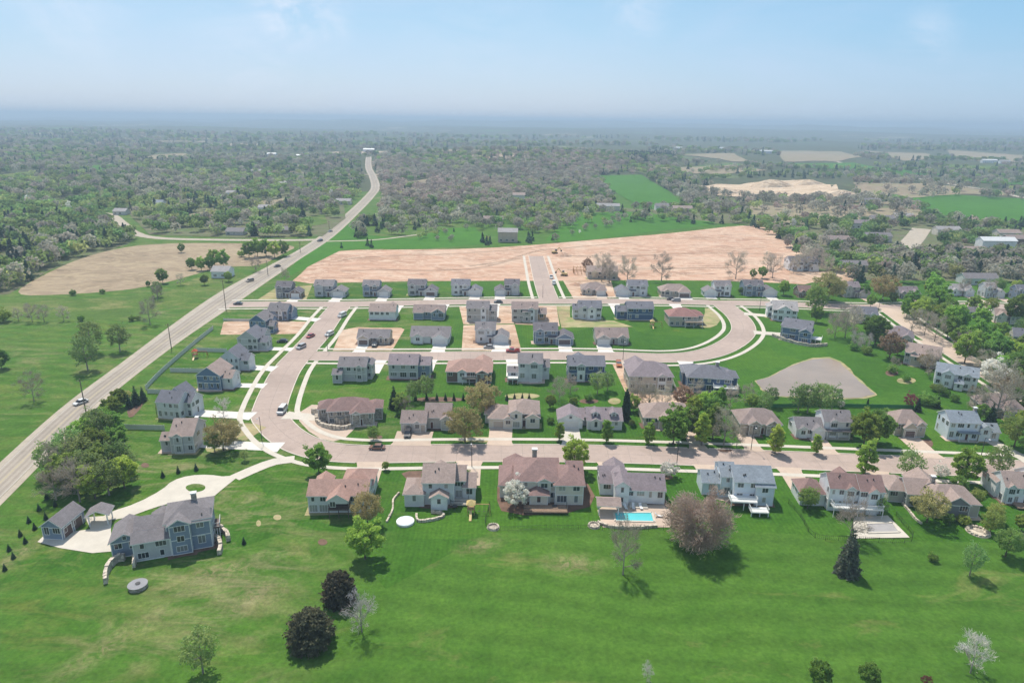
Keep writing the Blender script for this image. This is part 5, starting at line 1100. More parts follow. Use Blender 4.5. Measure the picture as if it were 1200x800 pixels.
# wood beside the highway, tree by tree
for i, (x, y, h, k) in enumerate([(62, 556, 42, 'wisp'), (78, 575, 46, 'mid'), (94, 588, 44, 'bare'), (112, 584, 42, 'green'), (128, 580, 46, 'wisp'), (146, 572, 42, 'green'), (96, 552, 46, 'wisp'), (112, 540, 44, 'mid'), (82, 540, 40, 'wisp'), (118, 520, 42, 'wisp'), (100, 522, 36, 'green'), (130, 512, 34, 'mid'), (110, 508, 30, 'wisp'), (138, 528, 32, 'mid'), (88, 566, 40, 'mid'), (66, 586, 34, 'bare'), (104, 570, 44, 'wisp'), (122, 500, 26, 'green'), (136, 554, 40, 'wisp'), (74, 560, 38, 'bare'), (150, 556, 30, 'wisp'), (118, 560, 42, 'mid')]): tree(k, x, y, h, 1.15)
# young evergreens in rows
for x, y in [(65, 593), (55, 585), (46, 598), (54, 608), (34, 612), (41, 620), (24, 628), (30, 636), (11, 645), (16, 654), (191, 559), (209, 554), (230, 551), (286, 637), (6, 668)]: tree('conifer', x, y, 8.5, 1.1)
for x in (487, 500, 512, 522, 532, 543): tree('conifer', x, 469, 9, .9)
for x in (594, 603, 612, 620): tree('conifer', x, 469, 9, .9)
# ================================================================ the estate house
def estate():
    bl = [(-.6, 9.8, 1.2, 10.5, 7.4, 'h'), (.3, 5.0, -.2, 6, 7.3, 'gy'), (4.9, 9.6, .8, 6, 7.0, 'gx'), (-8.2, .2, 0, 4.5, 4.6, 'gx'), (-13.5, -7, 3, 11.5, 3.9, 'gy'), (-8, 1, 4.2, 10, 5.4, 'gx'), (-5, 0, 9, 13, 4.4, 'gy'), (4, 9.4, 9, 13.5, 5.2, 'h')]
    return house('estate house with the turning circle', 'grey three-storey estate house with stone walls by the round drive', 199, 651, 20, bl, 'slate', 'rgrey', wall_of={1: 'slate', 2: 'slate', 3: 'grey'}, chim=[(0, 6, 6.5, 11.0)], wins=1.7, decks=[(9.9, 11.4, 4, 8, 3, 'deckdark', 'trim')])
estate()
def gdoors(root, rfs, mw):
    for y in (2.4, 6.6):
        m = MB(); m.box(3.36, 3.46, y - 1.6, y + 1.6, 0, 2.4); d = m.build('garage_door', M['gdoor_dark'], root)
        f = MB(); f.box(3.38, 3.5, y - 1.8, y - 1.6, 0, 2.6); f.box(3.38, 3.5, y + 1.6, y + 1.8, 0, 2.6); f.box(3.38, 3.5, y - 1.6, y + 1.6, 2.4, 2.6); f.build('frame', M['trim'], d)
house('detached slate garage', 'detached slate garage with two doors facing the estate yard', 66, 632, -4, [(-3.4, 3.4, 0, 9.5, 3.3, 'gy')], 'slate', 'rgrey', wins=.9, extra=gdoors)
def breezeway():
    g = P(116, 616); e = empty('pavilion', (g.x, g.y, 0), R(14)); tag(e, 'small open gabled pavilion between the slate garage and the estate house', 'pavilion')
    rm, _ = roof_mesh((-2.1, 2.1, 0, 3.6, 2.8, 'gy'), 0); rm.build('roof', [M['rgrey'], M['trim']], e)
    for x in (-1.9, 1.9):
        for y in (.2, 3.4):
            m = MB(); m.box(x - .12, x + .12, y - .12, y + .12, -.05, 2.85); m.build('post', M['trim'], e)
    HOUSES.append(('open pavilion', 117, 615))
breezeway()
def curved_wall(nm, label, pxs, h=.9, w=.55, mat='wallstone', cat='garden wall', group='stone garden walls'):
    """wall of stacked boulders along a line"""
    ln = spline(PP(pxs), .9); o = ln[0]; m = MB(); rnd = random.Random(int(pxs[0][0]))
    for a, b in zip(ln, ln[1:]):
        a = a - o; b = b - o; hh = h * rnd.uniform(.8, 1.1); n = (b - a).normalized(); q = Vector((n.y, -n.x, 0)) * w * rnd.uniform(.42, .58); i_ = n * .04
        a2, b2 = a + i_, b - i_
        t = .82
        m.solid([(p.x, p.y, z) for z, k in ((-.1, 1), (hh, t)) for p in (a2 - q * k, a2 + q * k, b2 + q * k, b2 - q * k)], [(0, 3, 2, 1), (4, 5, 6, 7), (0, 1, 5, 4), (1, 2, 6, 5), (2, 3, 7, 6), (3, 0, 4, 7)])
    ob = m.build(nm, M[mat]); ob.location = o; tag(ob, label, cat, group); HOUSES.append((label, *pxs[0])) if False else None
    return ob
curved_wall('stone_wall', 'curved boulder wall at the left foot of the estate house', [(147, 656), (138, 657), (130, 664), (125, 674), (124, 684)], 1.6, .9)
curved_wall('stone_wall', 'upper curved boulder wall at the right end of the estate house', [(247, 619), (258, 621), (266, 627), (268, 634)], 1.4, .9)
curved_wall('stone_wall', 'lower curved boulder wall at the right end of the estate house', [(248, 632), (256, 634), (259, 642), (257, 650)], 1.4, .9)
curved_wall('stone_wall', 'short stone wall below the middle of the estate house', [(157, 655), (158, 660), (157, 665)], 1.4, .7)
curved_wall('stone_wall', 'front curved retaining wall of the terraced house, lowest of three', [(371, 488), (372, 495), (380, 500), (394, 503), (408, 502), (418, 498)], 1.3, 1.0)
curved_wall('stone_wall', 'middle curved retaining wall of the terraced house', [(366, 484), (378, 488), (386, 494), (400, 497), (414, 494)], 2.2, 1.0)
curved_wall('stone_wall', 'upper curved retaining wall of the terraced house', [(374, 480), (388, 484), (396, 490), (410, 490)], 3.0, 1.0)
curved_wall('stone_wall', 'long stone wall under the blue-grey house above the pond', [(905, 394), (925, 401), (950, 406), (969, 405)], 1.3, .8)
curved_wall('stone_wall', 'curved stone edging left of the light grey house with sunroom', [(468, 578), (461, 586), (460, 598), (453, 612)], .5, .5)
curved_wall('stone_wall', 'stone wall around the sunken terrace of the house with sunroom', [(488, 603), (490, 611), (505, 610), (519, 606), (518, 602), (505, 601)], .7, .6)
curved_wall('stone_wall', 'stone garden edging behind the big tan-roofed ranch', [(1057, 590), (1066, 600), (1072, 608), (1080, 614)], .6, .5)
curved_wall('stone_wall', 'rock edging along the pool terrace', [(700, 612), (712, 617), (740, 619), (770, 617)], .7, .8)
# ---- round fire table
g = P(162, 688); e = empty('fire_pit', (g.x, g.y, 0)); tag(e, 'round grey stone fire pit terrace on the lawn below the estate house', 'fire pit', 'stone fire pits')
m = MB(); m.cyl((0, 0, 0), (0, 0, .8), 1.75, 1.75, 28); m.build('ring', M['stone'], e); m = MB(); m.cyl((0, 0, .8), (0, 0, .88), 1.85, 1.85, 28); m.build('top', M['dgrey'], e); m = MB(); m.cyl((.0, .1, .88), (.0, .1, 1.0), .45, .5, 14); m.build('grate', M['metal_dark'], e)
for (x, y, lab, r) in [(578, 618, 'round stone fire circle at the left back corner of the mansion lawn', 1.5), (696, 616, 'round stone fire circle at the corner of the pool yard', 1.5), (1146, 623, 'round stone fire terrace behind the big tan-roofed ranch', 2.6)]:
    g = P(x, y); e = empty('fire_pit', (g.x, g.y, 0)); tag(e, lab, 'fire pit', 'stone fire pits')
    m = MB(); m.cyl((0, 0, .0), (0, 0, .14), r, r, 20); m.build('base', M['wallstone'], e)
    m = MB()
    for k in range(16):
        a = k * math.pi / 8; m.cyl((math.cos(a) * r * .8, math.sin(a) * r * .8, .1), (math.cos(a) * r * .8, math.sin(a) * r * .8, .5), .19 * r, .14 * r, 6)
    m.build('stone_ring', M['wallstone'], e)
# ---- pools
def pool(pxs, label, wat, deckpx, deckmat='concrete'):
    dk = fld('terrace', deckmat, deckpx, .15)
    g = P(sum(p[0] for p in pxs) / 4, sum(p[1] for p in pxs) / 4); e = empty('swimming_pool', (g.x, g.y, 0)); tag(e, label, 'pool', 'backyard pools')
    w = [P(*p) - g for p in pxs]; m = MB(); m.poly([(p.x, p.y, .2) for p in w]); s = m.build('water', M[wat], e)
    if s.data.polygons[0].normal.z < 0: s.data.flip_normals()
    m = MB()
    for a, b in zip(w, w[1:] + w[:1]): m.bar((a.x, a.y, .2), (b.x, b.y, .2), .5, .24)
    m.build('rim', M['concrete'], e)
pool([(719, 601), (764, 601), (767, 612), (721, 611)], 'turquoise swimming pool behind the white pool house', 'pool', [(700, 598), (708, 592), (778, 592), (790, 602), (785, 618), (706, 618)], 'drive_tan')
M['cover'] = mottled('grey_pool_cover', (.36, .34, .34), .06, 1, .6)
pool([(1014, 614), (1046, 613), (1054, 624), (1016, 625)], 'grey covered pool behind the white house with maroon roof', 'cover', [(1000, 606), (1040, 604), (1066, 630), (1000, 631)])
g = P(475, 612); e = empty('splash_pool', (g.x, g.y, 0)); tag(e, 'round above-ground pool with pale blue cover beside stone terrace', 'pool', 'backyard pools')
m = MB(); m.cyl((0, 0, 0), (0, 0, .5), 2.1, 2.1, 24); m.build('side', M['trim'], e); m = MB(); m.cyl((0, 0, .5), (0, 0, .56), 1.95, 1.95, 24); M['palecover'] = mottled('pale_blue_cover', (.62, .72, .76), .05, 1, .5); m.build('cover', M['palecover'], e)
# ---- pool pavilion
g = P(713, 604); e = empty('pergola', (g.x, g.y, 0), R(-2)); tag(e, 'tan-roofed open pool pavilion left of the turquoise pool', 'pavilion')
rm, _ = roof_mesh((-2.6, 2.6, 0, 3.4, 2.9, 'gx'), 0); rm.build('roof', [M['rtan'], M['trim']], e)
for x in (-2.3, 2.3):
    for y in (.2, 3.2): m = MB(); m.box(x - .12, x + .12, y - .12, y + .12, -.05, 3.0); m.build('post', M['trim'], e)
# ---- playsets
M['playwood'] = mottled('cedar_play_wood', (.5, .3, .15), .15, 2, .7); M['redplastic'] = mottled('red_plastic', (.5, .1, .05), .05, 2, .4); M['yelplastic'] = mottled('yellow_plastic', (.6, .45, .2), .05, 2, .4); M['greenplastic'] = mottled('green_canvas', (.05, .2, .08), .05, 2, .6)
def playset(x, y, label, roof='redplastic', wood='playwood', rot=0):
    g = P(x, y); e = empty('playset', (g.x, g.y, 0), R(rot)); tag(e, label, 'playset', 'backyard playsets')
    m = MB()
    for a in (-.8, .8):
        for b in (-.8, .8): m.box(a - .07, a + .07, b - .07, b + .07, 0, 2.9)
    m.box(-.85, .85, -.85, .85, 1.35, 1.45); m.build('tower', M[wood], e)
    m = MB(); m.solid([(-1.1, -1.1, 2.8), (1.1, -1.1, 2.8), (1.1, 1.1, 2.8), (-1.1, 1.1, 2.8), (0, 0, 3.8)], [(0, 1, 4), (1, 2, 4), (2, 3, 4), (3, 0, 4), (3, 2, 1, 0)]); m.build('canopy', M[roof], e)
    m = MB(); m.bar((0, -.9, 1.4), (0, -3.6, .15), .6, .1); m.build('slide', M['yelplastic'], e)
    m = MB(); m.bar((.9, 0, 2.5), (4.4, 0, 2.5), .14)
    for s_ in (-1, 1): m.bar((4.4, 0, 2.5), (4.6, s_ * 1.1, 0), .12)
    m.build('swing_beam', M[wood], e)
    for sx in (1.9, 3.2):
        m = MB(); m.bar((sx - .2, 0, 2.5), (sx - .2, 0, .55), .03); m.bar((sx + .2, 0, 2.5), (sx + .2, 0, .55), .03); m.box(sx - .28, sx + .28, -.12, .12, .5, .56); m.build('swing', M['metal_dark'], e)
playset(552, 601, 'yellow-topped wooden playset on the lawn beside the house with sunroom', 'yelplastic', 'playwood', 0)
playset(229, 419, 'orange-red wooden playset inside the white fence by the highway', 'redplastic', 'redplastic', 10)
playset(764, 383, 'playset with yellow slide behind the navy house on the upper block', 'yelplastic', 'playwood', 0)
# ---- fences
def fence(pxs, label, h=1.8, mat='trim', solid=True, nm='fence', gr='backyard fences', step=2.4):
    ln = spline(PP(pxs), step) if len(pxs) > 2 else None
    if ln is None:
        a, b = PP(pxs); n = max(1, int((b - a).length / step)); ln = [a + (b - a) * i / n for i in range(n + 1)]
    o = ln[0]; e = empty(nm, (o.x, o.y, 0)); tag(e, label, 'fence', gr); m = MB(); q = MB()
    for i, p in enumerate(ln):
        p = p - o; pw = .07 if solid else .035; q.box(p.x - pw, p.x + pw, p.y - pw, p.y + pw, -.05, h + .1)
        if i:
            r = ln[i - 1] - o
            if solid: m.bar((r.x, r.y, h * .5 + .05), (p.x, p.y, h * .5 + .05), .05, h - .1)
            else:
                for z in (.2, h): m.bar((r.x, r.y, z), (p.x, p.y, z), .03, .04)
                L = (p - r).length; k = int(L / .4)
                for j in range(1, k): t = r + (p - r) * j / k; m.box(t.x - .015, t.x + .015, t.y - .015, t.y + .015, .2, h)
    m.build('panel' if solid else 'railing', M[mat], e); q.build('picket', M[mat], e); return e
M['vinyl'] = mottled('pale_vinyl', (.62, .62, .57), .05, 1, .5); M['iron'] = mottled('black_iron', (.03, .03, .03), .1, 2, .5)
fence([(250, 386), (229, 403), (208, 421), (187, 440), (171, 457)], 'long white fence running along the highway verge', 1.8, 'vinyl')
fence([(231, 412), (266, 413)], 'pale cross fence above the orange-red playset', 1.7, 'vinyl')
fence([(200, 436), (240, 437)], 'pale cross fence below the orange-red playset', 1.7, 'vinyl')
fence([(173, 461), (200, 462)], 'short grey fence beside the dark conifers by the highway', 1.7, 'vinyl')
fence([(147, 503), (193, 504)], 'grey-green fence between the big grey house and the grey house with annex', 1.7, 'vinyl')
fence([(262, 376), (312, 377)], 'thin pale fence above the soil lot of the navy house', 1.3, 'vinyl')
fence([(574, 592), (573, 620), (640, 620), (703, 620)], 'black iron fence enclosing the back lawn of the maroon mansion', 1.2, 'iron', False)
fence([(706, 621), (760, 622), (792, 619)], 'black iron fence behind the turquoise pool terrace', 1.2, 'iron', False)
fence([(924, 590), (938, 606), (955, 630), (1000, 633), (1068, 634), (1050, 604)], 'dark iron fence round the covered pool yard', 1.2, 'iron', False)
fence([(890, 478), (960, 477), (1020, 478), (1070, 479)], 'dark clipped hedge-like fence line along the pond lawn', 1.4, 'greenplastic')
fence([(786, 443), (796, 468)], 'pale fence on the boundary of the beige walk-out house', 1.4, 'vinyl')
# ---- power poles along the highway, street lamps
M['pole'] = mottled('weathered_pole', (.2, .16, .13), .15, 2, .85)
def power_pole(x, y, hp, label):
    g = P(x, y); h = hp / pxm(g); e = empty('utility_pole', (g.x, g.y, H(g.x, g.y))); tag(e, label, 'utility pole', 'utility poles along the highway')
    m = MB(); m.cyl((0, 0, -.2), (0, 0, h), .2, .13, 8); m.build('pole', M['pole'], e)
    m = MB(); m.bar((-1.1, 0, h - .7), (1.1, 0, h - .7), .13); c = m.build('crossarm', M['pole'], e)
    for k in (-1, 0, 1): m = MB(); m.cyl((k, 0, h - .62), (k, 0, h - .38), .06, .05, 6); m.build('insulator', M['metal_dark'], c)
for x, y, hp, l in [(101, 484, 40, 'utility pole right beside the white car on the highway'), (201, 409, 30, 'utility pole between the white car and the entrance on the highway verge'), (265, 364, 36, 'tallest utility pole at the corner of the entrance street'), (314, 322, 17, 'utility pole beside the two cars on the highway'), (352, 296, 13, 'utility pole at the tip of the soil field'), (386, 269, 10, 'small far utility pole near the lane junction')]: power_pole(x, y, hp, l)
def lamp(x, y, label, h=7.5):
    g = P(x, y); e = empty('street_lamp', (g.x, g.y, 0)); tag(e, label, 'street lamp', 'street lamps of the subdivision')
    m = MB(); m.cyl((0, 0, 0), (0, 0, h), .11, .07, 8); m.build('pole', M['metal_dark'], e); m = MB(); m.bar((0, 0, h), (0, -1.4, h + .2), .08); a = m.build('arm', M['metal_dark'], e); m = MB(); m.box(-.18, .18, -2.0, -1.4, h + .12, h + .27); m.build('lamp_head', M['grey'], a)
for x, y, l in [(307, 516, 'street lamp on the outer side of the left bend'), (793, 544, 'street lamp on the kerb in front of the small white blossoming tree'), (384, 411, 'street lamp at the corner of the left street and the middle street'), (1029, 366, 'street lamp at the corner of the east street'), (553, 547, 'street lamp right of the light grey house with sunroom'), (880, 527, 'street lamp left of the tan drive on the main street'), (636, 349, 'street lamp at the corner of the side street'), (890, 364, 'street lamp on the outer side of the right bend'), (730, 421, 'street lamp beside the royal blue house drive'), (1148, 541, 'street lamp in front of the pale blue two-storey house')]: lamp(x, y, l)
# ---- cars
for k, c in dict(cwhite=(.7, .7, .7), cred=(.35, .03, .03), cdark=(.03, .03, .035), csilver=(.4, .4, .42), cbrown=(.2, .1, .07), cblue=(.05, .1, .25), corange=(.5, .16, .05), ctan=(.4, .33, .25)).items():
    m_, nt_, b_, _ = newmat('paint_' + k[1:]); b_.inputs['Base Color'].default_value = (*c, 1); b_.inputs['Roughness'].default_value = .3; b_.inputs['Coat Weight'].default_value = .5; M[k] = m_
M['tyre'] = mottled('rubber', (.02, .02, .02), .1, 3, .8); M['headlight'] = glass_mat('headlight', (.6, .6, .55), .1)
_car = {}
def car_parts(style):
    if style in _car: return _car[style]
    L, Wd, hb, hc = dict(car=(4.6, 1.82, .86, 1.46), suv=(4.8, 1.9, 1.02, 1.78), truck=(5.7, 1.98, 1.1, 1.9), van=(5.2, 1.95, 1.15, 2.1))[style]
    def hull(xs, zs, w0, w1, zb):
        vs = []; n = len(xs)
        for s_, in ((-1,), (1,)):
            for x, z in zip(xs, zs): vs.append((x, s_ * (w0 if z < hb + .02 else w1) / 2, z))
        fs = [tuple(range(n))[::-1], tuple(range(n, 2 * n))] + [(i, (i + 1) % n, n + (i + 1) % n, n + i) for i in range(n)]
        m = MB(); m.solid(vs, fs); return m
    hl = L / 2
    body = hull([-hl, -hl + .1, -hl + .9, -hl + 1.3, hl - .7, hl - .08, hl, hl - .1, -hl + .1], [.55, hb - .2, hb - .05, hb, hb, hb - .06, .6, .3, .3], Wd, Wd, 0)
    r0, r1 = dict(car=(-.55, 1.2), suv=(-.7, 2.0), truck=(-.9, .5), van=(-1.2, 2.3))[style]
    cab = hull([r0 - .7, r0, r1, r1 + (.45 if style != 'truck' else .15)], [hb, hc - .04, hc - .04, hb], Wd - .1, Wd - .34, 0)
    roof = MB(); roof.box(r0 + .0, r1, -(Wd - .36) / 2, (Wd - .36) / 2, hc - .05, hc + .01)
    if style == 'truck':
        roof.box(.9, 2.75, -.9, -.82, hb, hb + .28); roof.box(.9, 2.75, .82, .9, hb, hb + .28); roof.box(2.7, 2.78, -.9, .9, hb, hb + .28)
    w = MB(); w.cyl((0, -.11, 0), (0, .11, 0), .34, .34, 14); rim = MB(); rim.cyl((0, -.12, 0), (0, .12, 0), .2, .2, 10)
    h = MB(); h.box(-.05, .06, -.18, .18, -.07, .07)
    _car[style] = (body, cab.mesh('cabin', M['glass']), roof, w.mesh('tyre', M['tyre']), rim.mesh('rim', M['csilver']), h.mesh('headlight', M['headlight']), hl, Wd); return _car[style]
def car(x, y, rot, style, col, label, nm='parked_car', grp='cars parked in the subdivision'):
    g = P(x, y); z = H(g.x, g.y) + .1
    e = empty(nm, (g.x, g.y, z), R(rot)); tag(e, label, {'suv': 'car', 'car': 'car', 'truck': 'pickup truck', 'van': 'van'}[style], grp)
    bd, cb, rf, ty, rm, hd, hl, wd = car_parts(style)
    k = (style, col)
    if k not in _car: _car[k] = (bd.mesh('body', M[col]), rf.mesh('roof', M[col]))
    link('body', _car[k][0], e); link('cabin', cb, e); link('roof', _car[k][1], e)
    for sx in (-hl + .85, hl - .85):
        for sy in (-1, 1): o = link('wheel', ty, e, (sx, sy * (wd / 2 - .1), .34)); link('rim', rm, o)
    for sy in (-1, 1): link('headlight', hd, e, (-hl + .06, sy * (wd / 2 - .35), .64))
HP = 'cars driving on the highway'
car(95, 473, 63, 'car', 'cwhite', 'white car driving on the highway beside the wood', 'moving_car', HP)
for a in [(293, 330, 60, 'suv', 'ctan', 'tan car on the highway just above the entrance street'), (325, 313, 58, 'car', 'cdark', 'dark car on the highway further on, above the tan car'), (387, 272, 62, 'car', 'csilver', 'tiny silver car on the highway near the lane junction'), (375, 283, 62, 'suv', 'cdark', 'tiny dark car on the highway at the lane junction')]: car(*a[:5], a[5], 'moving_car', HP)
for a in [(331, 483, 88, 'van', 'cwhite', 'white van parked at the inner kerb of the left bend'), (442, 526, 0, 'car', 'cbrown', 'brown car parked on the main street below the terraced house'), (478, 510, 92, 'suv', 'cdark', 'dark car on the drive of the long ranch'), (364, 395, 70, 'car', 'cred', 'dark red car parked on the left street'), (386, 393, 70, 'suv', 'cwhite', 'white car parked at the right kerb of the left street'), (401, 371, 70, 'van', 'cwhite', 'white van parked near the top of the left street'),
          (353, 408, 68, 'suv', 'csilver', 'silver car parked low on the left street'), (279, 357, 2, 'car', 'cdark', 'dark car at the mouth of the entrance street'), (584, 355, 0, 'car', 'cdark', 'dark car parked on the far street above the tall greige house'), (601, 412.5, 0, 'truck', 'cred', 'red pickup parked on the middle street beside the soil lot'),
          (725, 428, 85, 'truck', 'corange', 'orange truck beside the beige walk-out house'), (792, 353, 0, 'suv', 'csilver', 'silver car parked in front of the tan hip ranch'), (786, 351.5, 0, 'car', 'cdark', 'dark car parked in front of the tan hip ranch'), (440, 405, 86, 'truck', 'cdark', 'dark truck in front of the grey ranch on soil'), (646, 326, 88, 'truck', 'cwhite', 'white work truck at the kerb of the side street'), (649, 333, 88, 'van', 'cwhite', 'white van behind the work truck on the side street'),
          (573, 408, 0, 'car', 'csilver', 'silver car at the soil lot of the stone-faced house'), (911, 368, 0, 'car', 'cdark', 'dark car on the pale drive outside the bend'), (1183, 346, 20, 'suv', 'cdark', 'dark car by the far right houses'), (331, 401, 10, 'car', 'cdark', 'dark car on the drive of the pale slate house')]: car(*a)
# ---- construction: framing, excavator
g = P(690, 322); e = empty('timber_skeleton', (g.x, g.y, 0)); tag(e, 'orange timber frame of a house going up on the soil field', 'house frame'); m = MB()
for i in range(9):
    for j in range(5):
        x, y = -9 + i * 2.2, j * 2.2
        if i in (0, 8) or j in (0, 4) or i == 4: m.box(x - .12, x + .12, y - .12, y + .12, 0, 2.8)
m.build('stud', M['playwood'], e); m = MB()
for y in (0, 8.8): m.bar((-9, y, 2.8), (8.6, y, 2.8), .3)
for i in range(9): m.bar((-9 + i * 2.2, 0, 2.9), (-9 + i * 2.2, 4.4, 4.6), .16); m.bar((-9 + i * 2.2, 8.8, 2.9), (-9 + i * 2.2, 4.4, 4.6), .16)
m.build('rafter', M['playwood'], e)
def excavator(x, y, rot, label):
    g = P(x, y); e = empty('excavator', (g.x, g.y, 0), R(rot)); tag(e, label, 'excavator', 'diggers on the soil field')
    for s_ in (-1, 1):
        m = MB(); m.solid([(-1.9, s_ * 1.1 - .3, .3), (-1.5, s_ * 1.1 - .3, 0), (1.5, s_ * 1.1 - .3, 0), (1.9, s_ * 1.1 - .3, .3), (1.9, s_ * 1.1 - .3, .7), (-1.9, s_ * 1.1 - .3, .7), (-1.9, s_ * 1.1 + .3, .3), (-1.5, s_ * 1.1 + .3, 0), (1.5, s_ * 1.1 + .3, 0), (1.9, s_ * 1.1 + .3, .3), (1.9, s_ * 1.1 + .3, .7), (-1.9, s_ * 1.1 + .3, .7)],
                          [(5, 4, 3, 2, 1, 0), (6, 7, 8, 9, 10, 11)] + [(i, (i + 1) % 6, 6 + (i + 1) % 6, 6 + i) for i in range(6)]); m.build('track', M['tyre'], e)
    m = MB(); m.box(-1.9, 1.4, -1.2, 1.2, .85, 1.9); m.build('body', M['yelplastic'], e); m = MB(); m.box(.1, 1.3, -1.15, -.1, 1.92, 3.0); m.build('cab', M['glass'], e)
    m = MB(); m.bar((1.2, .3, 1.7), (3.6, .3, 4.3), .45); m.bar((3.6, .3, 4.3), (5.2, .3, 2.0), .35); m.build('boom', M['yelplastic'], e); m = MB(); m.box(4.7, 5.6, -.2, .8, 1.1, 2.0); m.build('bucket', M['metal_dark'], e)
excavator(650, 297, 20, 'yellow excavator by the end of the side street'); excavator(661, 323, 160, 'digger beside the timber frame on the soil')
# spoil heaps and dark tyre tracks on the graded field
def mound(x, y, r, h, label, mat='soil'):
    g = P(x, y); m = MB(); n = 22; k = 5; rnd = random.Random(int(x)); vs = [(0, 0, h)]; fs = []
    for j in range(1, k + 1):
        for i in range(n): a = 2 * math.pi * i / n; q = r * j / k * rnd.uniform(.92, 1.08); vs.append((math.cos(a) * q, math.sin(a) * q * .6, h * math.cos(j / k * math.pi / 2) * rnd.uniform(.9, 1.1) - (.1 if j == k else 0)))
    for i in range(n): fs.append((0, 1 + i, 1 + (i + 1) % n))
    for j in range(k - 1):
        for i in range(n): a, b = 1 + j * n, 1 + (j + 1) * n; fs.append((a + i, b + i, b + (i + 1) % n, a + (i + 1) % n))
    m.solid(vs, fs); o = m.build('soil_heap', M[mat]); o.location = (g.x, g.y, H(g.x, g.y)); tag(o, label, 'soil heap', 'heaps of dug soil')
mound(660, 300, 7, 2.2, 'low heap of dug soil beside the yellow excavator'); mound(676, 334, 5, 1.6, 'small soil heap in front of the timber frame'); mound(990, 318, 9, 2.4, 'soil heap behind the far street near the bare trees')
for x, y, r, h, l in [(846, 226, 26, 7, 'far spoil heap at the left end of the gravel pit'), (905, 219, 34, 10, 'tallest far spoil heap in the middle of the gravel pit'), (948, 217, 24, 8, 'far spoil heap right of the tallest one in the gravel pit'), (985, 229, 26, 7, 'far spoil heap at the right end of the gravel pit')]: mound(x, y, r, h, l, 'sand')
M['track'] = mottled('wheel_track_soil', (.27, .185, .13), .15, .2, .95)
for pl in [[(396, 306), (420, 302), (460, 300), (520, 298), (600, 293), (640, 288)], [(400, 318), (450, 316), (500, 317), (560, 314), (612, 302)], [(550, 312), (590, 306), (630, 294), (660, 291), (740, 284)], [(660, 300), (740, 300), (820, 297), (920, 298)], [(665, 316), (740, 316), (830, 314), (940, 316)]]:
    mb = MB(); l_ = spline(PP(pl), 4); ribbon(mb, l_, -1.0, -.5, .07); ribbon(mb, l_, .5, 1.0, .07); kind(mb.build('wheel_track', M['track']), 'structure')
# garden beds round the lawns
for i, (x, y, rx, ry) in enumerate([(325, 606, 5, 3.5), (378, 635, 6, 4), (440, 512, 9, 3), (303, 613, 3, 4), (783, 559, 6, 3), (1086, 520, 8, 6), (1062, 446, 12, 4), (1045, 437, 8, 4), (690, 470, 12, 3), (612, 464, 22, 3.5), (515, 468, 32, 3), (170, 545, 5, 3), (720, 470, 8, 4), (850, 527, 9, 3), (640, 573, 6, 5), (560, 515, 30, 3.5)]):
    fld('garden_bed', 'mulch' if i % 3 else 'straw', [(x + rx * math.cos(t * .7854), y + ry * math.sin(t * .7854)) for t in range(8)], .05 + .002 * i, 1)
def patio_set(x, y, label):
    g = P(x, y); e = empty('patio_table', (g.x, g.y, .12)); tag(e, label, 'patio table', 'garden tables with chairs')
    m = MB(); m.cyl((0, 0, .68), (0, 0, .74), .65, .65, 14); m.build('tabletop', M['metal_dark'], e); m = MB(); m.cyl((0, 0, 0), (0, 0, .68), .05, .05, 6); m.build('leg', M['metal_dark'], e)
def chair(x, y, rot, label, col='trim'):
    g = P(x, y); e = empty('garden_chair', (g.x, g.y, .16), R(rot)); tag(e, label, 'garden chair', 'white loungers round the pool')
    m = MB(); m.box(-.33, .33, -.8, .6, .3, .38); m.build('seat', M[col], e); m = MB(); m.bar((0, .55, .36), (0, 1.15, .95), .66, .07); m.build('backrest', M[col], e)
    for a in (-.28, .28):
        for b in (-.7, .5): m = MB(); m.box(a - .03, a + .03, b - .03, b + .03, 0, .3); m.build('leg', M[col], e)
for x, y, r, l in [(733, 596, 8, 'white lounger nearest the pavilion beside the pool'), (742, 596, -5, 'white lounger in the middle of the pool row'), (751, 596, 6, 'white lounger at the far end of the pool row'), (773, 606, 80, 'white lounger at the right side of the turquoise pool')]: chair(x, y, r, l)
patio_set(650, 596, 'dark round table on the brick patio of the maroon mansion'); patio_set(533, 596, 'dark round table on the terrace of the house with sunroom'); patio_set(1166, 596, 'dark round table on the brick terrace at the right edge')
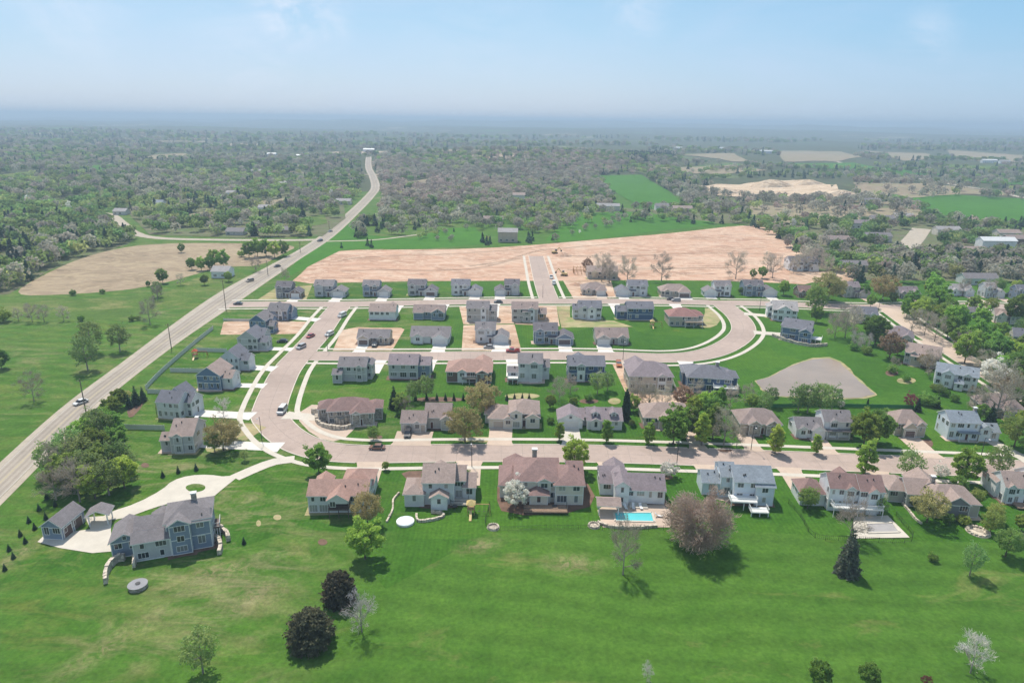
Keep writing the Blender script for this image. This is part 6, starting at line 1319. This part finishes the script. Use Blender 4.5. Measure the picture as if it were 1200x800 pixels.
# ================================================================ far woods: too many to count
LEAF.update(f_mid=leafmat('far_green', (.16, .25, .09), (.25, .36, .12), .55, .03), f_green=leafmat('far_fresh_green', (.22, .35, .1), (.32, .45, .14), .55, .03), f_bare=leafmat('far_twigs', (.35, .33, .26), (.48, .45, .36), .45, .03),
            f_pink=leafmat('far_brown_buds', (.38, .31, .26), (.5, .42, .35), .45, .03), f_con=leafmat('far_needles', (.05, .1, .075), (.09, .16, .11), .25, .03), f_lime=leafmat('far_lime', (.3, .4, .14), (.43, .49, .2), .55, .03))
def far_protos():
    c = bpy.data.collections.new('far_woods_shapes'); out = []
    def add(name, me): o = bpy.data.objects.new(name, me); c.objects.link(o); out.append(name)
    spec = [('aa_leaf', 'f_mid', 4.8, 170, 1.0), ('ab_leaf', 'f_green', 4.6, 150, .95), ('ac_bare', 'f_bare', 4.8, 150, .8), ('ad_bare', 'f_pink', 4.8, 140, .8), ('ae_pine', 'f_con', 2.7, 130, .8), ('af_lime', 'f_lime', 4.6, 130, .85), ('ag_white', 'white', 3, 90, .7)]
    for nm, lf, r, n, s in spec:
        if 'pine' in nm:
            t = RNG.random(n) ** 1.3; a = RNG.random(n) * 6.28; rr = r * (1 - t) * RNG.uniform(.5, 1.05, n)
            pts = np.stack([np.cos(a) * rr, np.sin(a) * rr, .8 + 9.4 * t], 1)
        else:
            k = 7; cs = RNG.normal(size=(k, 3)); cs /= np.linalg.norm(cs, axis=1)[:, None]; cs = cs * [r * .5, r * .5, 2.0] + [0, 0, 6.0]
            g = RNG.normal(size=(n, 3)); g /= np.linalg.norm(g, axis=1)[:, None]; pts = cs[RNG.integers(0, k, n)] + g * [r * .6, r * .6, 2.2]
            pts = pts[pts[:, 2] > 1.0]
        add(nm, quads_mesh('far_tree', pts, s, LEAF[lf]))
    return c
FP = far_protos()
def in_polys(x, y, polys): return any(in_poly((x, y), q) for q in polys)
# clear ground in pixel space of the photograph: nothing grows on it
def pxpoly(pts): return [tuple(P(*p))[:2] for p in pts]
CLEAR = [pxpoly(q) for q in [
    [(338, 335), (356, 318), (376, 292), (404, 262), (420, 256), (432, 272), (480, 278), (520, 268), (556, 266), (575, 286), (640, 276), (665, 268), (690, 262), (700, 252), (745, 247), (800, 256), (862, 262), (893, 262), (920, 274), (960, 308), (955, 334)],
    [(8, 347), (50, 322), (95, 302), (150, 288), (215, 283), (300, 284), (355, 286), (330, 300), (306, 312), (262, 312), (240, 318), (200, 332), (150, 350), (80, 350)],
    [(700, 206), (752, 205), (784, 224), (800, 240), (760, 246), (735, 236), (706, 218)], [(1040, 226), (1120, 228), (1260, 236), (1260, 262), (1120, 256), (1085, 248)],
    [(795, 217), (850, 219), (905, 212), (950, 211), (992, 224), (1000, 231), (960, 234), (900, 232), (838, 229), (815, 224)], [(880, 240), (960, 240), (1075, 245), (1092, 254), (1010, 262), (900, 262), (872, 250)],
    [(905, 177), (985, 178), (1010, 184), (980, 190), (920, 190)], [(1010, 176), (1085, 180), (1105, 187), (1060, 189)], [(1110, 176), (1200, 182), (1200, 191), (1120, 187)], [(795, 181), (860, 180), (880, 190), (860, 190)], [(900, 192), (1000, 191), (1030, 197), (960, 198)],
    [(1000, 214), (1090, 216), (1190, 226), (1180, 230), (1060, 226), (1005, 222)], [(180, 182), (215, 180), (235, 185), (160, 189)], [(500, 175), (560, 174), (570, 177), (510, 179)],
    [(1062, 300), (1075, 266), (1088, 266), (1092, 300)]]]
GLADES = [[(150, 226), (180, 222), (192, 228), (165, 232)], [(60, 236), (95, 231), (105, 238), (70, 243)], [(300, 236), (345, 231), (352, 238), (310, 243)], [(230, 200), (280, 196), (290, 200), (240, 204)], [(90, 196), (140, 193), (150, 197), (100, 201)], [(340, 206), (385, 202), (390, 207), (350, 211)],
          [(215, 252), (250, 247), (262, 253), (225, 259)], [(345, 258), (380, 252), (384, 262), (352, 268)], [(560, 206), (610, 202), (622, 207), (575, 211)], [(0, 205), (40, 201), (48, 206), (8, 210)], [(470, 214), (500, 210), (508, 216), (478, 221)], [(640, 222), (668, 218), (676, 224), (650, 229)], [(800, 196), (860, 192), (880, 196), (820, 200)], [(1100, 192), (1170, 195), (1180, 200), (1110, 198)]]
for i, q in enumerate(GLADES):
    fld('field', ('greenfield', 'rough', 'pinkfield', 'rough')[i % 4] if i > 1 else 'rough', jagged(q, i), .42, 0); CLEAR.append(pxpoly(q))
pts = []; kinds = []; scs = []
def wood(poly, spacing, weights, hr=(.75, 1.25), keep=1.0, clear=True, clump=0.0, marg=6, scale=1.0):
    """scatter a wood over a pixel polygon; weights over the seven far shapes"""
    sp_ = 1 if spacing < 24 else spacing / 9; q = pxpoly(poly); xs = [p[0] for p in q]; ys = [p[1] for p in q]
    w = np.array(weights, float); w /= w.sum()
    spacing *= .86; n = int((max(xs) - min(xs)) * (max(ys) - min(ys)) / spacing ** 2)
    X = RNG.uniform(min(xs), max(xs), n); Y = RNG.uniform(min(ys), max(ys), n)
    PH = [(.011, .013, 1, 2), (.017, .009, 4, 1), (.008, .012, 2, 5), (.013, .007, 0, 3), (.019, .021, 5, 0), (.012, .017, 3, 4), (.03, .03, 1, 1)]
    B = np.stack([w[k] * np.exp(1.7 * np.sin(X * a_ + c_) * np.cos(Y * b_ + d_)) for k, (a_, b_, c_, d_) in enumerate(PH)], 1); B = np.cumsum(B / B.sum(1, keepdims=True), 1); K = (RNG.random(n)[:, None] > B).sum(1).clip(0, 6); S = RNG.uniform(*hr, n)
    for x, y, k, s in zip(X, Y, K, S):
        if RNG.random() > keep or not in_poly((x, y), q): continue
        if clump and (math.sin(x / (82 * sp_) + 1) * math.cos(y / (47 * sp_)) + .6 * math.sin((x * .5 - y) / (26 * sp_)) + .5 * math.sin(x / (130 * sp_) + 2 + y / (260 * sp_))) < clump - .7: continue
        if clear and in_polys(x, y, CLEAR): continue
        if road_hit((x, y), marg): continue
        if any(abs(x - a) < 13 and -9 < y - b < 15 for a, b in HXY): continue
        pts.append((x, y, H(x, y) - .2)); kinds.append(int(k)); scs.append(s * scale)
# ---- scattered far houses stand among the woods; build those first
def far_house(desc, label, px, py, w, wall, roof, hh=4.5, k='gx', rot=0):
    g = P(px, py); e = empty('house', (g.x, g.y, H(g.x, g.y)), R(rot)); tag(e, label, 'house', 'houses scattered in the woods')
    b = (-w / 2, w / 2, 0, 9, hh, k, -1.5); wall_mesh(b, 0).build('wall', M[wall], e); rm, _ = roof_mesh(b[:6], 0); rm.build('roof', [M[roof], M['trim']], e)
    for i in range(max(1, int(w / 5))): add_window(e, -w / 2 + 2.2 + i * 4.6 if w > 5 else 0, -.02, 1.0, 0, 1.8, 1.3)
    HXY.append((g.x, g.y)); HOUSES.append((desc, px, py))
HXY = []
M['barn'] = siding('barn_siding', (.6, .6, .6)); M['whiteroof'] = mottled('white_metal_roof', (.7, .7, .7), .05, .5, .5)
FH = [('white long building at the end of the highway', 'small white flat building where the highway vanishes', 432, 178, 28, 'white', 'whiteroof', 6), ('pale green barn', 'pale green-roofed barn at the edge of the green clearing', 713, 247, 24, 'cream', 'rlight', 5),
      ('tan house with conifer row', 'tall tan house in front of a row of dark conifers', 595, 284, 15, 'tan', 'rlight', 8), ('tan house in the bare wood', 'tan house alone in the brown wood', 608, 238, 14, 'cream', 'rtan', 9),
      ('white farmhouse by the plowed field', 'small white house among trees beside the plowed field', 258, 326, 10, 'white', 'rlight', 4), ('brown house above the conifer row', 'brown-roofed house between budding trees above the conifer row', 578, 262, 18, 'tan', 'rbrown', 4),
      ('brown-roofed farmhouse', 'brown-roofed farmhouse on the green slope beside the bare wood', 800, 250, 20, 'tan', 'rtan', 5), ('grey farmhouse', 'grey-roofed farmhouse next to the bright field', 776, 247, 14, 'white', 'rgrey', 5),
      ('white house at the lane bend', 'white-roofed low house at the bend of the lane', 140, 252, 12, 'lgrey', 'rlight', 3.5), ('long grey house left wood', 'long pale-roofed house deep in the left wood', 335, 219, 20, 'white', 'rlight', 4), ('pale house left wood', 'pale house left of the long pale-roofed house', 222, 209, 15, 'cream', 'rlight', 4),
      ('grey-roofed house', 'grey-roofed house half hidden in the left wood', 272, 231, 14, 'lgrey', 'rlight', 5), ('white house near highway', 'white house with pale roof close to the left of the highway', 310, 248, 13, 'white', 'rlight', 4), ('low grey house by the lane', 'low grey-brown house behind the lane junction', 275, 276, 14, 'greige', 'rgrey', 3.2),
      ('second low house by the lane', 'low tan house next to the lane junction with the highway', 330, 274, 13, 'tan', 'rgrey', 3.2), ('blue-roofed house in wood', 'blue-grey roofed house among dark evergreens in the left wood', 180, 242, 18, 'lgrey', 'rblue', 4), ('white roofs far left', 'small white roof far off in the left wood', 353, 185, 22, 'white', 'whiteroof', 5),
      ('far white shed', 'far white shed just left of where the highway vanishes', 318, 183, 20, 'white', 'whiteroof', 5), ('far pale roof', 'far pale roof in the middle of the left wood', 300, 203, 16, 'cream', 'rlight', 4), ('dim far roof', 'dim pale roof between bare trees beside the highway crest', 402, 240, 16, 'cream', 'rlight', 4),
      ('white house right wood', 'white flat-roofed villa at the right edge above the dark trees', 1170, 293, 26, 'white', 'whiteroof', 7), ('brown villa', 'brown-roofed villa at the far right edge', 1196, 292, 22, 'brown', 'rbrown', 8), ('tan-roofed villa', 'tan-roofed house just left of the white villa', 1142, 300, 18, 'tan', 'rtan', 4), ('pale villa behind', 'pale house with tan roof behind the white villa', 1182, 283, 18, 'cream', 'rtan', 7),
      ('house by the cul-de-sac', 'pale-roofed house on the right side of the round turning place', 1112, 276, 20, 'cream', 'rlight', 5), ('house left of the cul-de-sac', 'grey house on the left side of the round turning place', 1030, 284, 20, 'greige', 'rgrey', 5), ('brown house in bare trees', 'brown house among tall bare trees above the soil field', 982, 288, 18, 'tan', 'rbrown', 5),
      ('grey house in bare trees', 'grey house behind tall bare trees left of the turning place', 1010, 268, 20, 'lgrey', 'rlilac', 5), ('low house row', 'low grey house between the bare trees and the pink field', 1035, 262, 22, 'greige', 'rgrey', 5), ('farm on the ridge', 'farmhouse beside dark conifers near the far green field', 1022, 240, 20, 'cream', 'rgrey', 5),
      ('white farm far right', 'white farm shed among trees on the far right farmland', 1160, 191, 34, 'white', 'whiteroof', 6), ('white shed far right', 'smaller white shed beside the far right farm', 1178, 192, 22, 'white', 'rlight', 6), ('white farm buildings', 'long white farm building beyond the sand pit', 898, 180, 36, 'white', 'whiteroof', 7), ('far farm', 'white barn far beyond the brown wood', 795, 176, 40, 'white', 'whiteroof', 7),
      ('far factory', 'long white building far off above the pine wood', 840, 176, 56, 'white', 'whiteroof', 7), ('farmstead', 'grey farm roof on the far fields behind the sand pit', 885, 178, 26, 'lgrey', 'rgrey', 6), ('small farmhouse', 'small house on the far side of the cul-de-sac woods', 1060, 258, 18, 'cream', 'rlight', 4),
      ('roof in right wood', 'dark-roofed house under tall trees behind the far street', 1000, 318, 18, 'tan', 'rgrey', 4), ('house behind the dark trees', 'grey-roofed house half hidden behind the dark green trees on the right', 1150, 334, 20, 'lgrey', 'rgrey', 4)]
for a in FH: far_house(*a[:8])
#          leaf bright bare pink pine lime white
# nearer woods
wood([(-90, 345), (6, 345), (30, 332), (60, 312), (150, 284), (165, 277), (150, 268), (125, 252), (100, 252), (-90, 262)], 9.5, [28, 12, 18, 0, 12, 14, 0], (.8, 1.25))
wood([(-90, 264), (100, 250), (140, 247), (160, 268), (190, 277), (378, 278), (405, 256), (420, 240), (420, 215), (-120, 212)], 12.5, [20, 16, 24, 1, 10, 18, .6], (.75, 1.2), .95, marg=9)
wood([(-200, 214), (430, 214), (428, 182), (-220, 178)], 17, [22, 10, 30, 2, 10, 9, .3], (.8, 1.2), .9, clump=-.45, marg=12)
wood([(440, 262), (455, 235), (520, 240), (600, 246), (700, 240), (705, 255), (690, 264), (640, 276), (560, 270), (500, 272)], 12, [6, 14, 18, 2, 3, 30, 1.0], (.65, 1.05), .85)
wood([(443, 270), (450, 216), (435, 192), (560, 186), (720, 192), (720, 205), (700, 207), (725, 238), (700, 246), (600, 246), (520, 240), (460, 245)], 11.5, [3, 3, 30, 34, 1, 5, 0], (.75, 1.15))
wood([(436, 186), (700, 182), (770, 184), (800, 205), (750, 206), (600, 196), (440, 192)], 17, [8, 6, 24, 16, 3, 10, 0], (.8, 1.2), .9, marg=12)
wood([(725, 182), (790, 181), (800, 190), (735, 192)], 14, [2, 0, 2, 0, 30, 0, 0], (.9, 1.4))
wood([(480, 279), (520, 268), (556, 266), (570, 272), (576, 285), (540, 285)], 17, [4, 4, 10, 2, 4, 8, 2], (.3, .6), .5, False)
wood([(560, 282), (624, 280), (626, 286), (562, 288)], 7, [0, 0, 0, 0, 10, 0, 0], (.55, .8), .6, False)
wood([(410, 280), (425, 262), (485, 262), (490, 277), (440, 279)], 9, [2, 1, 12, 2, 14, 2, 1], (.6, 1.0), .7, False)
wood([(400, 289), (444, 287), (444, 290), (400, 292)], 7, [0, 0, 0, 0, 10, 0, 0], (.4, .6), .6, False)
wood([(700, 250), (745, 246), (800, 244), (850, 238), (885, 262), (862, 265), (800, 262), (745, 260)], 12, [10, 6, 26, 5, 8, 10, .5], (.6, 1.0), .6, False)
wood([(790, 240), (800, 222), (850, 231), (1000, 234), (1090, 238), (1100, 262), (1000, 266), (900, 266), (862, 262)], 13, [10, 4, 34, 4, 8, 6, .4], (.7, 1.15), .8)
wood([(905, 262), (1100, 262), (1150, 262), (1170, 300), (1110, 306), (990, 308), (945, 296)], 13, [9, 6, 34, 5, 5, 7, .4], (.7, 1.15), .62)
wood([(965, 306), (1100, 302), (1240, 300), (1240, 338), (1140, 330), (1080, 334), (1000, 330), (955, 326)], 9.5, [26, 12, 22, 3, 10, 8, .3], (.75, 1.1), .9)
wood([(1095, 256), (1240, 266), (1240, 300), (1180, 290), (1120, 290)], 11, [14, 10, 22, 2, 8, 6, .2], (.6, 1.0), .75)
wood([(1210, 340), (1330, 340), (1330, 520), (1215, 500)], 13, [26, 20, 12, 3, 4, 6, .3], (.7, 1.0), .7, False)
wood([(740, 205), (800, 205), (840, 219), (800, 240), (780, 222)], 12, [12, 4, 24, 4, 12, 6, 0], (.8, 1.2), .8)
wood([(800, 214), (905, 208), (1000, 212), (1300, 228), (1300, 196), (1040, 194), (800, 190)], 19, [16, 8, 20, 2, 14, 8, 0], (.8, 1.2), .8, clump=-.05, marg=12)
wood([(1010, 210), (1240, 226), (1240, 244), (1000, 234)], 18, [8, 2, 30, 6, 6, 4, 0], (.7, 1.1), .5, marg=10)
wood([(872, 240), (960, 238), (1075, 243), (1095, 254), (1010, 262), (900, 262)], 17, [3, 2, 30, 8, 1, 3, 0], (.9, 1.35), .42, False)
wood([(1000, 213), (1190, 225), (1200, 236), (1000, 226)], 19, [2, 1, 24, 12, 1, 1, 0], (.9, 1.3), .5, False)
wood([(860, 262), (905, 262), (960, 300), (962, 318), (935, 300), (905, 276)], 9, [8, 4, 26, 4, 6, 4, 0], (.7, 1.1), .8, False)
wood([(985, 300), (1240, 296), (1240, 318), (980, 318)], 8.5, [20, 9, 26, 5, 10, 8, .3], (.7, 1.05), .9)
wood([(640, 282), (700, 262), (760, 250), (765, 256), (705, 268), (650, 284)], 13, [6, 4, 14, 3, 4, 12, 1], (.45, .75), .5, False)
n_near = len(pts)
# the far plain: clumps stand for whole copses
for (poly, sp, keep, cl, sc_) in [([(-300, 182), (1500, 196), (1500, 184), (-300, 170)], 25, .9, .62, 1.3), ([(-300, 171), (1500, 187), (1500, 176), (-300, 161)], 36, .92, .6, 1.6), ([(-300, 162), (1500, 178), (1500, 168), (-300, 150)], 55, .92, .55, 2.0)]:
    q = poly
    wood(q, sp, [24, 6, 26, 4, 14, 6, 0], (.7, 1.1), keep, True, cl, 10, sc_)
pts = np.array(pts); N = len(pts)
me = bpy.data.meshes.new('far_woods'); me.vertices.add(N); me.vertices.foreach_set('co', pts.ravel()); me.update()
a = me.attributes.new('pick', 'INT', 'POINT'); a.data.foreach_set('value', np.array(kinds, dtype=np.int32))
a = me.attributes.new('size', 'FLOAT', 'POINT'); a.data.foreach_set('value', np.array(scs, dtype=np.float32))
a = me.attributes.new('turn', 'FLOAT', 'POINT'); a.data.foreach_set('value', RNG.uniform(0, 6.28, N).astype(np.float32))
fw = link('far_woods', me); kind(fw, 'stuff')
g = bpy.data.node_groups.new('grow_far_woods', 'GeometryNodeTree'); g.interface.new_socket('Geometry', in_out='INPUT', socket_type='NodeSocketGeometry'); g.interface.new_socket('Geometry', in_out='OUTPUT', socket_type='NodeSocketGeometry')
N_ = g.nodes.new; L_ = g.links.new
gi = N_('NodeGroupInput'); go = N_('NodeGroupOutput'); iop = N_('GeometryNodeInstanceOnPoints'); ci = N_('GeometryNodeCollectionInfo'); ci.inputs['Collection'].default_value = FP; ci.inputs['Separate Children'].default_value = True; ci.inputs['Reset Children'].default_value = True
def named(nm, dt): n = N_('GeometryNodeInputNamedAttribute'); n.data_type = dt; n.inputs['Name'].default_value = nm; return n.outputs['Attribute']
cx = N_('ShaderNodeCombineXYZ'); L_(named('turn', 'FLOAT'), cx.inputs[2]); L_(cx.outputs[0], iop.inputs['Rotation'])
L_(gi.outputs[0], iop.inputs['Points']); L_(ci.outputs[0], iop.inputs['Instance']); iop.inputs['Pick Instance'].default_value = True; L_(named('pick', 'INT'), iop.inputs['Instance Index'])
L_(named('size', 'FLOAT'), iop.inputs['Scale']); L_(iop.outputs[0], go.inputs[0])
md = fw.modifiers.new('grow', 'NODES'); md.node_group = g
print('FAR TREES', N, n_near, 'TREES', len(TREES))
# ================================================================ a label of its own for every tree
LAND = HOUSES + [('pond', 957, 445), ('empty meadow', 700, 700), ('plowed brown field', 150, 310), ('wood by the highway', 100, 545), ('highway pasture', 80, 430), ('evergreen row', 515, 466)]
def words_n(s): return len(s.replace('-', ' ').split())
def rel(dx, dy):
    if abs(dx) > abs(dy) * 1.3: return 'right of the ' if dx > 0 else 'left of the '
    return 'before the ' if dy > 0 else 'behind the '
SHORTN = {'brown ranch behind the big green trees': 'tree-hidden brown ranch', 'purple-grey roofed house by the green tree': 'low purple-grey roofed house', 'tan hip ranch with stone gables': 'tan stone-gabled ranch', 'big tan-roofed ranch with dark gable': 'dark-gabled tan ranch', 'second low house by the lane': 'low tan lane house',
          'pinkish gabled house with brown garage': 'pinkish gabled house', 'slate-roofed house on the east corner': 'slate-roofed corner house', 'white farmhouse by the plowed field': 'small white farmhouse', 'light grey house with glazed sunroom': 'glazed sunroom house', 'slate house by the right edge': 'low slate-roofed edge house', 'white house with low left garage': 'low-garaged white house'}
pend = {}
for e, base, px, py, hp in TREES:
    if e.get('label'): continue
    best = min(LAND, key=lambda l: math.hypot(px - l[1], (py - l[2]) * 1.5)); dx, dy = px - best[1], py - 4 - best[2]
    nm = SHORTN.get(best[0], best[0])
    if px < 60 and 585 < py: txt = 'young dark evergreen in the double row at the lower left edge'
    elif abs(py - 469) < 2 and 480 < px < 550 and hp < 9.5: txt = 'tiny conical evergreen in the backyard row of six'
    elif abs(py - 469) < 2 and 590 < px < 625 and hp < 9.5: txt = 'tiny conical evergreen in the backyard row of four'
    elif 60 <= px <= 150 and 495 < py < 592 and hp > 24: txt = base + ' in the dense wood beside the highway'
    else: txt = base + ' ' + rel(dx, dy) + nm
    pend.setdefault(txt, []).append((e, px, py, hp))
ORD = ['first', 'second', 'third', 'fourth', 'fifth', 'sixth', 'seventh', 'eighth', 'ninth', 'tenth', 'eleventh', 'twelfth', 'thirteenth', 'fourteenth', 'fifteenth', 'sixteenth']
for txt, ls in pend.items():
    if len(ls) == 1: ls[0][0]['label'] = txt; continue
    if len(ls) == 2:
        a, b = sorted(ls, key=lambda t: t[1]); a[0]['label'] = 'leftmost ' + txt; b[0]['label'] = 'rightmost ' + txt; continue
    for i, t in enumerate(sorted(ls, key=lambda t: t[1])): t[0]['label'] = ORD[min(15, i)] + ' from left, ' + txt
finish_streets()
